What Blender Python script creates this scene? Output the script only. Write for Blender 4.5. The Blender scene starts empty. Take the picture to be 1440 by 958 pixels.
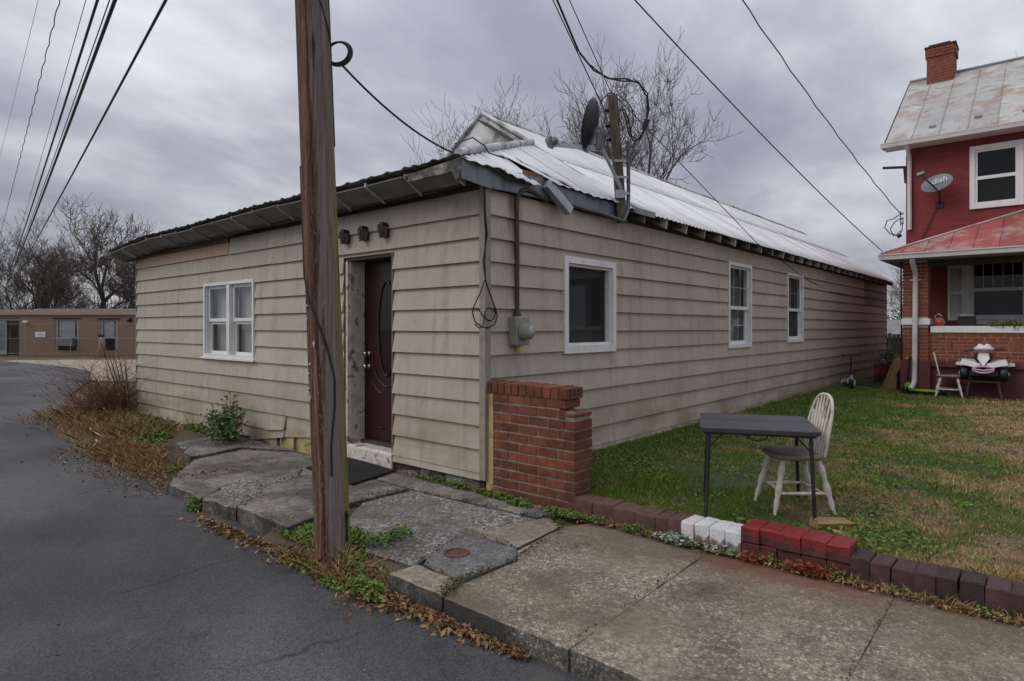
import bpy, bmesh, math, random
import numpy as np
from mathutils import Vector, Matrix, noise as mnoise

R = math.radians
random.seed(7)
scn = bpy.context.scene
COL = scn.collection

# ------------------------------------------------------------------ camera
cam_d = bpy.data.cameras.new("camera")
cam = bpy.data.objects.new("camera", cam_d)
COL.objects.link(cam)
cam.location = (4.174, -4.457, 1.57)
cam.rotation_euler = (R(90), 0, R(40.66))
cam_d.sensor_width = 36.0
cam_d.lens = 885.0 / 1440.0 * 36.0
cam_d.shift_y = -19.0 / 1440.0
cam_d.clip_start = 0.05
cam_d.clip_end = 2000
scn.camera = cam

# ------------------------------------------------------------------ world: overcast sky
SUN_EL, SUN_AZ = 42.0, 215.0          # azimuth measured clockwise from +Y
world = bpy.data.worlds.new("World")
scn.world = world
world.use_nodes = True
wn = world.node_tree
for n in list(wn.nodes):
    wn.nodes.remove(n)


def node(nt, typ, **kw):
    n = nt.nodes.new(typ)
    for k, v in kw.items():
        if k.startswith("i_"):
            n.inputs[k[2:].replace("_", " ")].default_value = v
        else:
            setattr(n, k, v)
    return n


def ramp(nt, fac, stops, interp='LINEAR'):
    n = nt.nodes.new('ShaderNodeValToRGB')
    cr = n.color_ramp
    cr.interpolation = interp
    while len(cr.elements) > 2:
        cr.elements.remove(cr.elements[-1])
    for i, (p, c) in enumerate(stops):
        e = cr.elements[i] if i < 2 else cr.elements.new(p)
        e.position = p
        c = (c, c, c) if isinstance(c, (int, float)) else c
        e.color = (c[0], c[1], c[2], 1)
    nt.links.new(fac, n.inputs['Fac'])
    return n.outputs['Color']


def mixc(nt, fac, a, b, blend='MIX'):
    n = nt.nodes.new('ShaderNodeMix')
    n.data_type = 'RGBA'
    n.blend_type = blend
    for sock, v in ((n.inputs[0], fac), (n.inputs[6], a), (n.inputs[7], b)):
        if isinstance(v, bpy.types.NodeSocket):
            nt.links.new(v, sock)
        elif isinstance(v, (int, float)):
            sock.default_value = v if sock == n.inputs[0] else (v, v, v, 1)
        else:
            sock.default_value = (v[0], v[1], v[2], 1)
    return n.outputs[2]


def math_(nt, op, a, b=None, c=None):
    n = nt.nodes.new('ShaderNodeMath')
    n.operation = op
    for i, v in enumerate((a, b, c)):
        if v is None:
            continue
        if isinstance(v, bpy.types.NodeSocket):
            nt.links.new(v, n.inputs[i])
        else:
            n.inputs[i].default_value = v
    return n.outputs[0]


def mrange(nt, v, a, b, c=0.0, d=1.0, smooth=True):
    n = nt.nodes.new('ShaderNodeMapRange')
    n.interpolation_type = 'SMOOTHSTEP' if smooth else 'LINEAR'
    nt.links.new(v, n.inputs[0])
    for i, x in enumerate((a, b, c, d)):
        n.inputs[i + 1].default_value = x
    return n.outputs[0]


def noise(nt, vec, scale, detail=5, rough=0.6, dist=0.0):
    n = nt.nodes.new('ShaderNodeTexNoise')
    n.inputs['Scale'].default_value = scale
    n.inputs['Detail'].default_value = detail
    n.inputs['Roughness'].default_value = rough
    n.inputs['Distortion'].default_value = dist
    if vec is not None:
        nt.links.new(vec, n.inputs['Vector'])
    return n.outputs['Fac']


def mapping(nt, vec, scale=(1, 1, 1), loc=(0, 0, 0), rot=(0, 0, 0)):
    n = nt.nodes.new('ShaderNodeMapping')
    n.inputs['Scale'].default_value = scale
    n.inputs['Location'].default_value = loc
    n.inputs['Rotation'].default_value = rot
    nt.links.new(vec, n.inputs['Vector'])
    return n.outputs[0]


tc = node(wn, 'ShaderNodeTexCoord')
sky = node(wn, 'ShaderNodeTexSky')
sky.sky_type = 'NISHITA'
sky.sun_disc = False
sky.sun_elevation = R(SUN_EL)
sky.sun_rotation = R(SUN_AZ)
sep = node(wn, 'ShaderNodeSeparateXYZ')
wn.links.new(tc.outputs['Generated'], sep.inputs[0])
zz = math_(wn, 'ADD', math_(wn, 'MAXIMUM', sep.outputs[2], 0.0), 0.26)
cmb = node(wn, 'ShaderNodeCombineXYZ')
wn.links.new(math_(wn, 'DIVIDE', sep.outputs[0], zz), cmb.inputs[0])
wn.links.new(math_(wn, 'DIVIDE', sep.outputs[1], zz), cmb.inputs[1])
cv = mapping(wn, cmb.outputs[0], scale=(1.25, 0.9, 1), loc=(3.1, 1.7, 0), rot=(0, 0, R(35)))
n1 = noise(wn, cv, 0.7, 7, 0.52, 0.3)
n2 = noise(wn, cv, 2.6, 6, 0.55, 0.1)
nn = math_(wn, 'ADD', math_(wn, 'MULTIPLY', n1, 0.72), math_(wn, 'MULTIPLY', n2, 0.28))
clouds = ramp(wn, nn, [(0.36, (2.2, 2.27, 2.75)), (0.46, (3.1, 3.16, 3.62)), (0.54, (4.5, 4.55, 4.9)), (0.64, (6.3, 6.3, 6.45))])
# the overcast gets brighter towards the zenith
zen = mrange(wn, sep.outputs[2], 0.0, 1.0, 0.80, 1.9, False)
clouds = mixc(wn, 1.0, clouds, zen, 'MULTIPLY')
final = mixc(wn, 0.93, sky.outputs[0], clouds)
bg = node(wn, 'ShaderNodeBackground')
bg.inputs['Strength'].default_value = 0.1
wn.links.new(final, bg.inputs['Color'])
wo = node(wn, 'ShaderNodeOutputWorld')
wn.links.new(bg.outputs[0], wo.inputs['Surface'])

# ------------------------------------------------------------------ sun (overcast: weak and very soft)
sd = bpy.data.lights.new("sun", 'SUN')
sd.energy = 0.9
sd.angle = R(35)
sd.color = (1.0, 0.95, 0.88)
sun = bpy.data.objects.new("sun", sd)
COL.objects.link(sun)
az = R(SUN_AZ)
to_sun = Vector((math.sin(az) * math.cos(R(SUN_EL)), math.cos(az) * math.cos(R(SUN_EL)), math.sin(R(SUN_EL))))
sun.rotation_euler = to_sun.to_track_quat('Z', 'Y').to_euler()

scn.view_settings.view_transform = 'Standard'
scn.view_settings.look = 'None'
scn.view_settings.exposure = 0.42
scn.view_settings.gamma = 1.0

# ------------------------------------------------------------------ materials
def newmat(name):
    m = bpy.data.materials.new(name)
    m.use_nodes = True
    nt = m.node_tree
    return m, nt, nt.nodes['Principled BSDF']


def coords(nt, kind='Object'):
    return node(nt, 'ShaderNodeTexCoord').outputs[kind]


def rnd_object(nt):
    return node(nt, 'ShaderNodeObjectInfo').outputs['Random']


def rnd_island(nt):
    return node(nt, 'ShaderNodeNewGeometry').outputs['Random Per Island']


def bump(nt, bsdf, h, strength=0.3, dist=0.01):
    n = node(nt, 'ShaderNodeBump')
    n.inputs['Strength'].default_value = strength
    n.inputs['Distance'].default_value = dist
    nt.links.new(h, n.inputs['Height'])
    nt.links.new(n.outputs[0], bsdf.inputs['Normal'])


def PM(name, stops, scale=6, rough=0.8, bmp=0.25, bscale=None, stretch=(1, 1, 1), rnd=0.0, island=0.0,
       metal=0.0, detail=6, bdist=0.006, grime=0.0, gscale=2.0, gcol=(0.05, 0.045, 0.035), glo=0.55, ghi=0.75, spec=0.4):
    m, nt, b = newmat(name)
    v = mapping(nt, coords(nt), stretch)
    c = ramp(nt, noise(nt, v, scale, detail), stops)
    if rnd:
        c = mixc(nt, 1.0, c, mrange(nt, rnd_object(nt), 0, 1, 1 - rnd, 1 + rnd, False), 'MULTIPLY')
    if island:
        c = mixc(nt, 1.0, c, mrange(nt, rnd_island(nt), 0, 1, 1 - island, 1 + island, False), 'MULTIPLY')
    if grime:
        g = mrange(nt, noise(nt, coords(nt), gscale, 8, 0.65), glo, ghi, 0, grime)
        c = mixc(nt, g, c, gcol)
    nt.links.new(c, b.inputs['Base Color'])
    b.inputs['Roughness'].default_value = rough
    b.inputs['Metallic'].default_value = metal
    b.inputs['Specular IOR Level'].default_value = spec
    if bmp:
        bump(nt, b, noise(nt, v, bscale or scale * 3, 5), bmp, bdist)
    return m


def two(c, f=0.75, lo=0.35, hi=0.65):
    return [(lo, (c[0] * f, c[1] * f, c[2] * f)), (hi, c)]


MAT = {}


def siding_mat(name, base, stain=True):
    m, nt, b = newmat(name)
    oc = coords(nt)
    c = ramp(nt, noise(nt, oc, 1.3, 7, 0.65), [(0.3, tuple(x * 0.86 for x in base)), (0.7, tuple(x * 1.05 for x in base))])
    st = noise(nt, mapping(nt, oc, (7, 7, 0.5)), 1.5, 6, 0.6)
    c = mixc(nt, mrange(nt, st, 0.48, 0.74, 0, 0.5), c, (base[0] * 0.55, base[1] * 0.52, base[2] * 0.5))
    blo = noise(nt, oc, 3.7, 8, 0.7)
    c = mixc(nt, mrange(nt, blo, 0.52, 0.76, 0, 0.6), c, (base[0] * 0.62, base[1] * 0.63, base[2] * 0.6))
    c = mixc(nt, 1.0, c, mrange(nt, rnd_object(nt), 0, 1, 0.93, 1.05, False), 'MULTIPLY')
    s = node(nt, 'ShaderNodeSeparateXYZ')
    nt.links.new(oc, s.inputs[0])
    # splash-back dirt along the lowest boards
    low = mrange(nt, s.outputs[2], 0.95, 0.05)
    low = math_(nt, 'MULTIPLY', low, mrange(nt, noise(nt, mapping(nt, oc, (1, 1, 3)), 1.1, 6, 0.6), 0.35, 0.7))
    c = mixc(nt, math_(nt, 'MULTIPLY', low, 0.8), c, (0.21, 0.155, 0.085))
    if stain:
        # rust run beside the service conduit on the long wall
        d1 = math_(nt, 'ABSOLUTE', math_(nt, 'SUBTRACT', s.outputs[1], 0.40))
        k = math_(nt, 'MULTIPLY', mrange(nt, d1, 0.17, 0.02), mrange(nt, s.outputs[2], 1.75, 2.95))
        k = math_(nt, 'MULTIPLY', k, mrange(nt, s.outputs[0], -0.06, -0.03))
        k = math_(nt, 'MULTIPLY', k, mrange(nt, noise(nt, mapping(nt, oc, (3, 9, 1.0)), 2.0, 6, 0.7), 0.36, 0.6, 0.1, 0.9))
        c = mixc(nt, k, c, (0.11, 0.055, 0.028))
    nt.links.new(c, b.inputs['Base Color'])
    b.inputs['Roughness'].default_value = 0.62
    b.inputs['Specular IOR Level'].default_value = 0.35
    bump(nt, b, noise(nt, mapping(nt, oc, (1.2, 1.2, 14)), 5, 6, 0.7), 0.12, 0.004)
    return m


MAT['siding'] = siding_mat('siding_paint', (0.43, 0.382, 0.312))
MAT['siding_peach'] = siding_mat('unpainted_peach_board', (0.46, 0.33, 0.235), False)
MAT['siding_red'] = siding_mat('siding_red_paint', (0.115, 0.032, 0.032), False)
MAT['trim'] = PM('corner_trim_metal', two((0.30, 0.27, 0.22), 0.7), 9, 0.6, 0.1, grime=0.7, gscale=9)
MAT['white'] = PM('white_paint', two((0.74, 0.74, 0.73), 0.88), 5, 0.45, 0.08, grime=0.35, gscale=6, gcol=(0.3, 0.27, 0.22), glo=0.5, ghi=0.8)
MAT['white_old'] = PM('flaking_white_paint', [(0.3, (0.36, 0.33, 0.28)), (0.55, (0.60, 0.57, 0.5))], 7, 0.7, 0.4, grime=0.85, gscale=7, gcol=(0.12, 0.085, 0.05), glo=0.52, ghi=0.62)
MAT['rotten'] = PM('rotten_painted_board', [(0.35, (0.05, 0.046, 0.04)), (0.5, (0.12, 0.115, 0.10)), (0.62, (0.34, 0.33, 0.31))], 6, 0.85, 0.6, grime=0.6, gscale=4)
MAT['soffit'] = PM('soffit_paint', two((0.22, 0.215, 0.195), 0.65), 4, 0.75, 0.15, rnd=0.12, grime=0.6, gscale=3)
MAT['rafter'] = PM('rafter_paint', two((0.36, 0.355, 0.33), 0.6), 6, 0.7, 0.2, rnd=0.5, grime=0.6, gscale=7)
MAT['oldwood'] = PM('bare_wood', [(0.3, (0.09, 0.05, 0.028)), (0.7, (0.24, 0.14, 0.075))], 5, 0.85, 0.4, stretch=(1, 1, 9), rnd=0.15, grime=0.5, gscale=5)
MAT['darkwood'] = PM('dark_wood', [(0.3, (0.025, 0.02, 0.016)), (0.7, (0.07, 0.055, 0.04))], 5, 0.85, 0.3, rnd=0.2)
MAT['dark'] = PM('dark_interior', two((0.018, 0.017, 0.016), 0.7), 3, 0.9, 0)  # near-black colour stands in for shade in rooms, pipe end and brick holes
MAT['flash'] = PM('grey_flashing_metal', [(0.3, (0.12, 0.14, 0.165)), (0.7, (0.24, 0.27, 0.31))], 2.6, 0.42, 0.1, metal=0.35, stretch=(1, 4, 0.6), grime=0.6, gscale=3, gcol=(0.07, 0.075, 0.085))
MAT['galv'] = PM('galvanised_metal', two((0.38, 0.41, 0.43), 0.75), 6, 0.4, 0.08, metal=0.4, grime=0.4, gscale=5)
MAT['door'] = PM('maroon_door_paint', two((0.033, 0.008, 0.009), 0.8), 3, 0.35, 0.05)
MAT['steel'] = PM('brushed_steel', two((0.6, 0.58, 0.54), 0.85), 8, 0.25, 0, metal=1.0)
MAT['black'] = PM('black_plastic', two((0.016, 0.016, 0.017), 0.7), 8, 0.45, 0.05)
MAT['cable'] = PM('black_cable', two((0.012, 0.012, 0.014), 0.8), 8, 0.5, 0)
MAT['rubber'] = PM('rubber_mat', two((0.012, 0.012, 0.013), 0.7), 30, 0.75, 0.8, bscale=160, bdist=0.01)
MAT['block'] = PM('yellow_painted_block', [(0.3, (0.27, 0.21, 0.085)), (0.65, (0.46, 0.36, 0.17))], 5, 0.85, 0.5, grime=0.9, gscale=6, gcol=(0.05, 0.045, 0.04), glo=0.5, ghi=0.64)
MAT['mortar'] = PM('mortar', two((0.27, 0.235, 0.20), 0.6), 11, 0.95, 0.7, bscale=60, grime=0.7, gscale=5)
MAT['iron'] = PM('rusty_iron', [(0.3, (0.06, 0.035, 0.024)), (0.7, (0.15, 0.075, 0.05))], 20, 0.75, 0.4)


def brick_mat(name, c1, c2, rnd=0.25, grime=0.55, gcol=(0.035, 0.026, 0.022), gs=5):
    m, nt, b = newmat(name)
    oc = coords(nt)
    c = ramp(nt, noise(nt, oc, 11, 8, 0.65), [(0.3, c1), (0.7, c2)])
    c = mixc(nt, 1.0, c, mrange(nt, rnd_object(nt), 0, 1, 1 - rnd, 1 + rnd * 0.7, False), 'MULTIPLY')
    g = mrange(nt, noise(nt, oc, gs, 8, 0.7), 0.5, 0.72, 0, grime)
    c = mixc(nt, g, c, gcol)
    c = mixc(nt, mrange(nt, noise(nt, oc, 38, 4, 0.6), 0.66, 0.75, 0, 0.35), c, (0.4, 0.34, 0.3))
    nt.links.new(c, b.inputs['Base Color'])
    b.inputs['Roughness'].default_value = 0.85
    bump(nt, b, noise(nt, oc, 42, 6, 0.75), 0.85, 0.01)
    return m


MAT['brick'] = brick_mat('red_brick', (0.105, 0.030, 0.017), (0.235, 0.070, 0.036), 0.35, 0.6, gs=3.5)
MAT['brick_pink'] = brick_mat('faded_brick', (0.065, 0.032, 0.025), (0.155, 0.08, 0.064), 0.25)
MAT['brick_dark'] = brick_mat('dark_brick', (0.030, 0.018, 0.018), (0.085, 0.040, 0.034), 0.45, 0.5)
MAT['brick_porch'] = brick_mat('porch_brick', (0.17, 0.04, 0.022), (0.27, 0.075, 0.04), 0.25, 0.3)
MAT['brick_cream'] = brick_mat('whitewashed_brick', (0.5, 0.46, 0.45), (0.72, 0.7, 0.7), 0.12, 0.5, (0.2, 0.13, 0.12), 9)


def painted_brick(name, paint, under, cover):
    """paint worn off towards the foot of each brick"""
    m, nt, b = newmat(name)
    oc = coords(nt)
    s = node(nt, 'ShaderNodeSeparateXYZ')
    nt.links.new(oc, s.inputs[0])
    u = ramp(nt, noise(nt, oc, 12, 6), [(0.3, tuple(x * 0.6 for x in under)), (0.7, under)])
    p = ramp(nt, noise(nt, oc, 9, 8, 0.7), [(0.3, tuple(x * 0.75 for x in paint)), (0.65, paint)])
    h = math_(nt, 'ADD', s.outputs[2], math_(nt, 'MULTIPLY', math_(nt, 'SUBTRACT', noise(nt, oc, 13, 8, 0.75), 0.5), 0.34))
    c = mixc(nt, mrange(nt, h, cover - 0.02, cover + 0.03), u, p)
    c = mixc(nt, mrange(nt, noise(nt, oc, 33, 6, 0.75), 0.58, 0.66, 0, 0.75), c, u)
    nt.links.new(c, b.inputs['Base Color'])
    b.inputs['Roughness'].default_value = 0.6
    bump(nt, b, noise(nt, oc, 38, 6, 0.75), 0.8, 0.01)
    return m


MAT['brick_white'] = painted_brick('white_painted_brick', (0.74, 0.74, 0.76), (0.23, 0.17, 0.165), 0.125)
MAT['brick_redworn'] = painted_brick('worn_red_painted_brick', (0.12, 0.014, 0.014), (0.075, 0.03, 0.026), 0.14)
MAT['brick_redpaint'] = painted_brick('red_painted_brick', (0.23, 0.012, 0.016), (0.085, 0.028, 0.024), 0.065)


def concrete(name, base, spk=0.5, spot=(0.5, 0.47, 0.42), dirt=(0.06, 0.052, 0.042), scale=85, dlo=0.42, dhi=0.7, damt=0.75, pink=False):
    m, nt, b = newmat(name)
    oc = coords(nt)
    c = ramp(nt, noise(nt, oc, 2.2, 8, 0.65), [(0.3, tuple(x * 0.7 for x in base)), (0.7, base)])
    vo = node(nt, 'ShaderNodeTexVoronoi')
    vo.inputs['Scale'].default_value = scale
    vo.inputs['Randomness'].default_value = 1
    wob = node(nt, 'ShaderNodeTexNoise')
    wob.inputs['Scale'].default_value = 9
    nt.links.new(mixc(nt, 0.03, oc, wob.outputs['Color']), vo.inputs['Vector'])
    sc = node(nt, 'ShaderNodeSeparateColor')
    nt.links.new(vo.outputs['Color'], sc.inputs[0])
    patch = mrange(nt, noise(nt, oc, 1.7, 6, 0.6), 0.33, 0.58)
    v2 = node(nt, 'ShaderNodeTexVoronoi')
    v2.inputs['Scale'].default_value = scale * 0.42
    nt.links.new(mixc(nt, 0.04, oc, wob.outputs['Color']), v2.inputs['Vector'])
    s2 = node(nt, 'ShaderNodeSeparateColor')
    nt.links.new(v2.outputs['Color'], s2.inputs[0])
    blot = math_(nt, 'MULTIPLY', mrange(nt, s2.outputs[0], 0.80, 0.9, 0, spk), mrange(nt, v2.outputs['Distance'], 0.5, 0.25))
    blot = math_(nt, 'MULTIPLY', blot, patch)
    light = math_(nt, 'MULTIPLY', mrange(nt, sc.outputs[0], 0.62, 0.95, 0, spk), patch)
    dark = math_(nt, 'MULTIPLY', mrange(nt, sc.outputs[1], 0.55, 0.9, 0, spk), patch)
    c = mixc(nt, light, c, spot)
    c = mixc(nt, dark, c, tuple(x * 0.3 for x in base))
    c = mixc(nt, blot, c, spot)
    c = mixc(nt, 1.0, c, mrange(nt, noise(nt, oc, 22, 6, 0.75), 0.3, 0.7, 0.62, 1.35), 'MULTIPLY')
    d = mrange(nt, noise(nt, mapping(nt, oc, (1, 1, 1), (5, 3, 1)), 1.9, 9, 0.68), dlo, dhi, 0, damt)
    c = mixc(nt, d, c, dirt)
    if pink:   # soil washed out from under the edging, damp along the foot
        s0 = node(nt, 'ShaderNodeSeparateXYZ')
        nt.links.new(oc, s0.inputs[0])
        so = math_(nt, 'ADD', s0.outputs[1], math_(nt, 'MULTIPLY', math_(nt, 'SUBTRACT', noise(nt, oc, 2.6, 7, 0.65), 0.5), 0.9))
        c = mixc(nt, mrange(nt, so, -0.75, -0.15, 0, 0.75), c, (0.125, 0.095, 0.065))
        br_ = mrange(nt, noise(nt, mapping(nt, oc, (1, 1, 1), (2, 8, 3)), 1.1, 6, 0.6), 0.42, 0.62, 0, 0.55)
        c = mixc(nt, br_, c, (0.17, 0.13, 0.085))
    fine = mrange(nt, noise(nt, oc, 160, 3, 0.6), 0.3, 0.7, 0.72, 1.25)
    c = mixc(nt, 1.0, c, fine, 'MULTIPLY')
    if pink:   # overspray from the painted edging bricks
        s = node(nt, 'ShaderNodeSeparateXYZ')
        nt.links.new(oc, s.inputs[0])
        k = math_(nt, 'MULTIPLY', mrange(nt, s.outputs[1], -0.62, -0.12), mrange(nt, math_(nt, 'ABSOLUTE', math_(nt, 'SUBTRACT', s.outputs[0], 2.85)), 0.75, 0.3))
        k = math_(nt, 'MULTIPLY', k, mrange(nt, noise(nt, oc, 5, 7, 0.7), 0.3, 0.65, 0.1, 0.7))
        c = mixc(nt, k, c, (0.17, 0.035, 0.03))
    nt.links.new(c, b.inputs['Base Color'])
    b.inputs['Roughness'].default_value = 0.9
    b.inputs['Specular IOR Level'].default_value = 0.25
    hh = math_(nt, 'ADD', math_(nt, 'MULTIPLY', vo.outputs['Distance'], -0.5), noise(nt, oc, 28, 7, 0.7))
    bump(nt, b, hh, 0.55, 0.012)
    return m


MAT['conc_big'] = concrete('worn_aggregate_concrete', (0.27, 0.235, 0.18), 0.6, (0.55, 0.49, 0.39), pink=True)
MAT['conc_agg'] = concrete('exposed_stone_concrete', (0.21, 0.20, 0.185), 0.8, (0.5, 0.49, 0.47), dirt=(0.075, 0.058, 0.038), scale=60)
MAT['conc_grey'] = concrete('grey_patch_concrete', (0.165, 0.165, 0.165), 0.35, (0.34, 0.34, 0.34), dirt=(0.10, 0.09, 0.072), scale=75)
MAT['conc_tan'] = concrete('smooth_tan_concrete', (0.30, 0.26, 0.20), 0.15, (0.42, 0.38, 0.32), dirt=(0.12, 0.10, 0.075), damt=0.6)
MAT['conc_old'] = concrete('old_stained_concrete', (0.27, 0.245, 0.215), 0.25, (0.5, 0.49, 0.48), dirt=(0.07, 0.064, 0.056), dlo=0.40, dhi=0.62, damt=0.85)
MAT['conc_side'] = concrete('kerb_face_concrete', (0.17, 0.155, 0.13), 0.6, (0.42, 0.39, 0.34), dirt=(0.035, 0.031, 0.027), dlo=0.36, dhi=0.6, damt=0.85)


def asphalt():
    m, nt, b = newmat('asphalt')
    oc = coords(nt)
    c = ramp(nt, noise(nt, oc, 0.9, 8, 0.6), [(0.3, (0.056, 0.056, 0.060)), (0.7, (0.082, 0.081, 0.085))])
    vo = node(nt, 'ShaderNodeTexVoronoi')
    vo.inputs['Scale'].default_value = 110
    nt.links.new(oc, vo.inputs['Vector'])
    sc = node(nt, 'ShaderNodeSeparateColor')
    nt.links.new(vo.outputs['Color'], sc.inputs[0])
    c = mixc(nt, 1.0, c, mrange(nt, sc.outputs[0], 0, 1, 0.66, 1.4, False), 'MULTIPLY')
    big = mrange(nt, noise(nt, mapping(nt, oc, (0.35, 0.9, 1)), 0.8, 5, 0.5), 0.35, 0.65, 0.74, 1.28)
    c = mixc(nt, 1.0, c, big, 'MULTIPLY')
    sp = mrange(nt, noise(nt, mapping(nt, oc, (1, 1, 1), (7, 2, 0)), 2.3, 5, 0.55), 0.66, 0.74, 0, 0.6)
    c = mixc(nt, sp, c, (0.022, 0.022, 0.024))
    cr = node(nt, 'ShaderNodeTexVoronoi')
    cr.feature = 'DISTANCE_TO_EDGE'
    cr.inputs['Scale'].default_value = 0.55
    wv = node(nt, 'ShaderNodeTexNoise')
    wv.inputs['Scale'].default_value = 2.2
    wv.inputs['Detail'].default_value = 7
    nt.links.new(oc, wv.inputs['Vector'])
    nt.links.new(mixc(nt, 0.22, oc, wv.outputs['Color']), cr.inputs['Vector'])
    k = math_(nt, 'MULTIPLY', mrange(nt, cr.outputs['Distance'], 0.008, 0.002, 0, 0.6), mrange(nt, noise(nt, mapping(nt, oc, (1, 1, 1), (1, 5, 2)), 0.5, 3), 0.5, 0.6))
    c = mixc(nt, k, c, (0.018, 0.018, 0.019))
    pale = mrange(nt, noise(nt, oc, 1.6, 8, 0.7), 0.54, 0.72, 0, 0.5)
    c = mixc(nt, pale, c, (0.105, 0.098, 0.09))
    nt.links.new(c, b.inputs['Base Color'])
    b.inputs['Roughness'].default_value = 0.82
    b.inputs['Specular IOR Level'].default_value = 0.35
    h = math_(nt, 'ADD', math_(nt, 'MULTIPLY', vo.outputs['Distance'], -1.0), noise(nt, oc, 45, 6, 0.7))
    bump(nt, b, h, 0.45, 0.008)
    return m


MAT['asphalt'] = asphalt()
MAT['dirt'] = PM('bare_dirt', [(0.3, (0.045, 0.032, 0.02)), (0.55, (0.10, 0.075, 0.046)), (0.75, (0.07, 0.06, 0.026))], 5, 0.95, 0.8, bscale=30, bdist=0.02, detail=9)
MAT['gravel'] = PM('pale_gravel', [(0.3, (0.21, 0.165, 0.12)), (0.7, (0.40, 0.34, 0.27))], 6, 0.95, 0.8, bscale=40, detail=9)
MAT['field'] = PM('winter_field', [(0.3, (0.075, 0.055, 0.03)), (0.5, (0.115, 0.085, 0.05)), (0.7, (0.06, 0.062, 0.028))], 0.5, 0.95, 0.6, bscale=12, detail=10)


def lawn_colour(nt, pos, r=None):
    """green turf with straw and bare patches, one map for the soil and the blades"""
    a = noise(nt, mapping(nt, pos, (0.55, 0.9, 1), (0.6, 0.2, 0)), 1.0, 8, 0.62)
    bb = noise(nt, pos, 3.4, 7, 0.65)
    s = node(nt, 'ShaderNodeSeparateXYZ')
    nt.links.new(pos, s.inputs[0])
    f = math_(nt, 'ADD', math_(nt, 'MULTIPLY', a, 0.62), math_(nt, 'MULTIPLY', bb, 0.38))
    # the turf thins out away from the wall
    f = math_(nt, 'ADD', math_(nt, 'MULTIPLY', math_(nt, 'SUBTRACT', f, 0.5), 1.75), 0.5)
    f = math_(nt, 'ADD', f, mrange(nt, s.outputs[0], 1.2, 4.8, -0.115, 0.105))
    if r is not None:
        f = math_(nt, 'ADD', f, mrange(nt, r, 0, 1, -0.10, 0.10, False))
    return f


def lawn_soil():
    m, nt, b = newmat('lawn_soil')
    oc = coords(nt)
    f = lawn_colour(nt, oc)
    c = ramp(nt, f, [(0.36, (0.045, 0.065, 0.016)), (0.46, (0.07, 0.08, 0.024)), (0.53, (0.15, 0.105, 0.05)), (0.60, (0.21, 0.145, 0.082))])
    dk = mrange(nt, noise(nt, oc, 1.9, 6, 0.6), 0.54, 0.64, 0, 0.85)
    c = mixc(nt, dk, c, (0.035, 0.026, 0.019))
    c = mixc(nt, 1.0, c, mrange(nt, noise(nt, oc, 40, 4, 0.7), 0.3, 0.7, 0.45, 1.5), 'MULTIPLY')
    nt.links.new(c, b.inputs['Base Color'])
    b.inputs['Roughness'].default_value = 0.95
    bump(nt, b, noise(nt, oc, 22, 8, 0.75), 0.9, 0.04)
    return m


def grass_mat(name, lawn=True):
    m, nt, b = newmat(name)
    oc = coords(nt)
    r = rnd_island(nt)
    if lawn:
        f = lawn_colour(nt, oc, r)
        c = ramp(nt, f, [(0.36, (0.13, 0.215, 0.032)), (0.48, (0.185, 0.235, 0.05)), (0.535, (0.34, 0.265, 0.11)), (0.60, (0.48, 0.33, 0.18))])
    else:
        c = ramp(nt, r, [(0.0, (0.38, 0.23, 0.10)), (0.5, (0.28, 0.165, 0.07)), (0.8, (0.46, 0.32, 0.17)), (1.0, (0.17, 0.16, 0.05))])
    c = mixc(nt, 1.0, c, mrange(nt, r, 0, 1, 0.65, 1.3, False), 'MULTIPLY')
    nt.links.new(c, b.inputs['Base Color'])
    b.inputs['Roughness'].default_value = 0.75
    b.inputs['Specular IOR Level'].default_value = 0.2
    return m


def leaf_mat(name, cols, rough=0.7, spec=0.25):
    m, nt, b = newmat(name)
    r = rnd_island(nt)
    c = ramp(nt, r, [(i / (len(cols) - 1), x) for i, x in enumerate(cols)])
    c = mixc(nt, 1.0, c, mrange(nt, noise(nt, coords(nt), 30, 4), 0.3, 0.7, 0.7, 1.25), 'MULTIPLY')
    nt.links.new(c, b.inputs['Base Color'])
    b.inputs['Roughness'].default_value = rough
    b.inputs['Specular IOR Level'].default_value = spec
    return m


MAT['lawn'] = lawn_soil()
MAT['grass'] = grass_mat('grass_blades')
MAT['straw'] = grass_mat('dead_grass_blades', False)
MAT['litter'] = leaf_mat('fallen_leaves', [(0.15, 0.068, 0.028), (0.24, 0.14, 0.065), (0.09, 0.045, 0.022), (0.31, 0.20, 0.105), (0.20, 0.105, 0.045), (0.36, 0.27, 0.15)])
MAT['clover'] = leaf_mat('clover_leaves', [(0.06, 0.14, 0.02), (0.09, 0.19, 0.03), (0.14, 0.22, 0.045), (0.065, 0.12, 0.024), (0.22, 0.19, 0.05)])
MAT['moss'] = leaf_mat('joint_moss', [(0.06, 0.075, 0.02), (0.09, 0.10, 0.03), (0.05, 0.045, 0.022), (0.11, 0.09, 0.04)])
MAT['shrub'] = leaf_mat('shrub_leaves', [(0.04, 0.10, 0.028), (0.065, 0.14, 0.04), (0.10, 0.18, 0.065), (0.045, 0.095, 0.03)], 0.5, 0.4)
MAT['ever'] = leaf_mat('evergreen_leaves', [(0.025, 0.04, 0.015), (0.05, 0.065, 0.02), (0.07, 0.085, 0.03)])
MAT['whiteleaf'] = leaf_mat('paint_dusted_leaves', [(0.42, 0.45, 0.42), (0.2, 0.24, 0.16), (0.08, 0.12, 0.04), (0.5, 0.5, 0.48)])
MAT['redleaf'] = leaf_mat('red_paint_dusted_leaves', [(0.25, 0.03, 0.02), (0.15, 0.05, 0.025), (0.3, 0.06, 0.03)])
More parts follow.
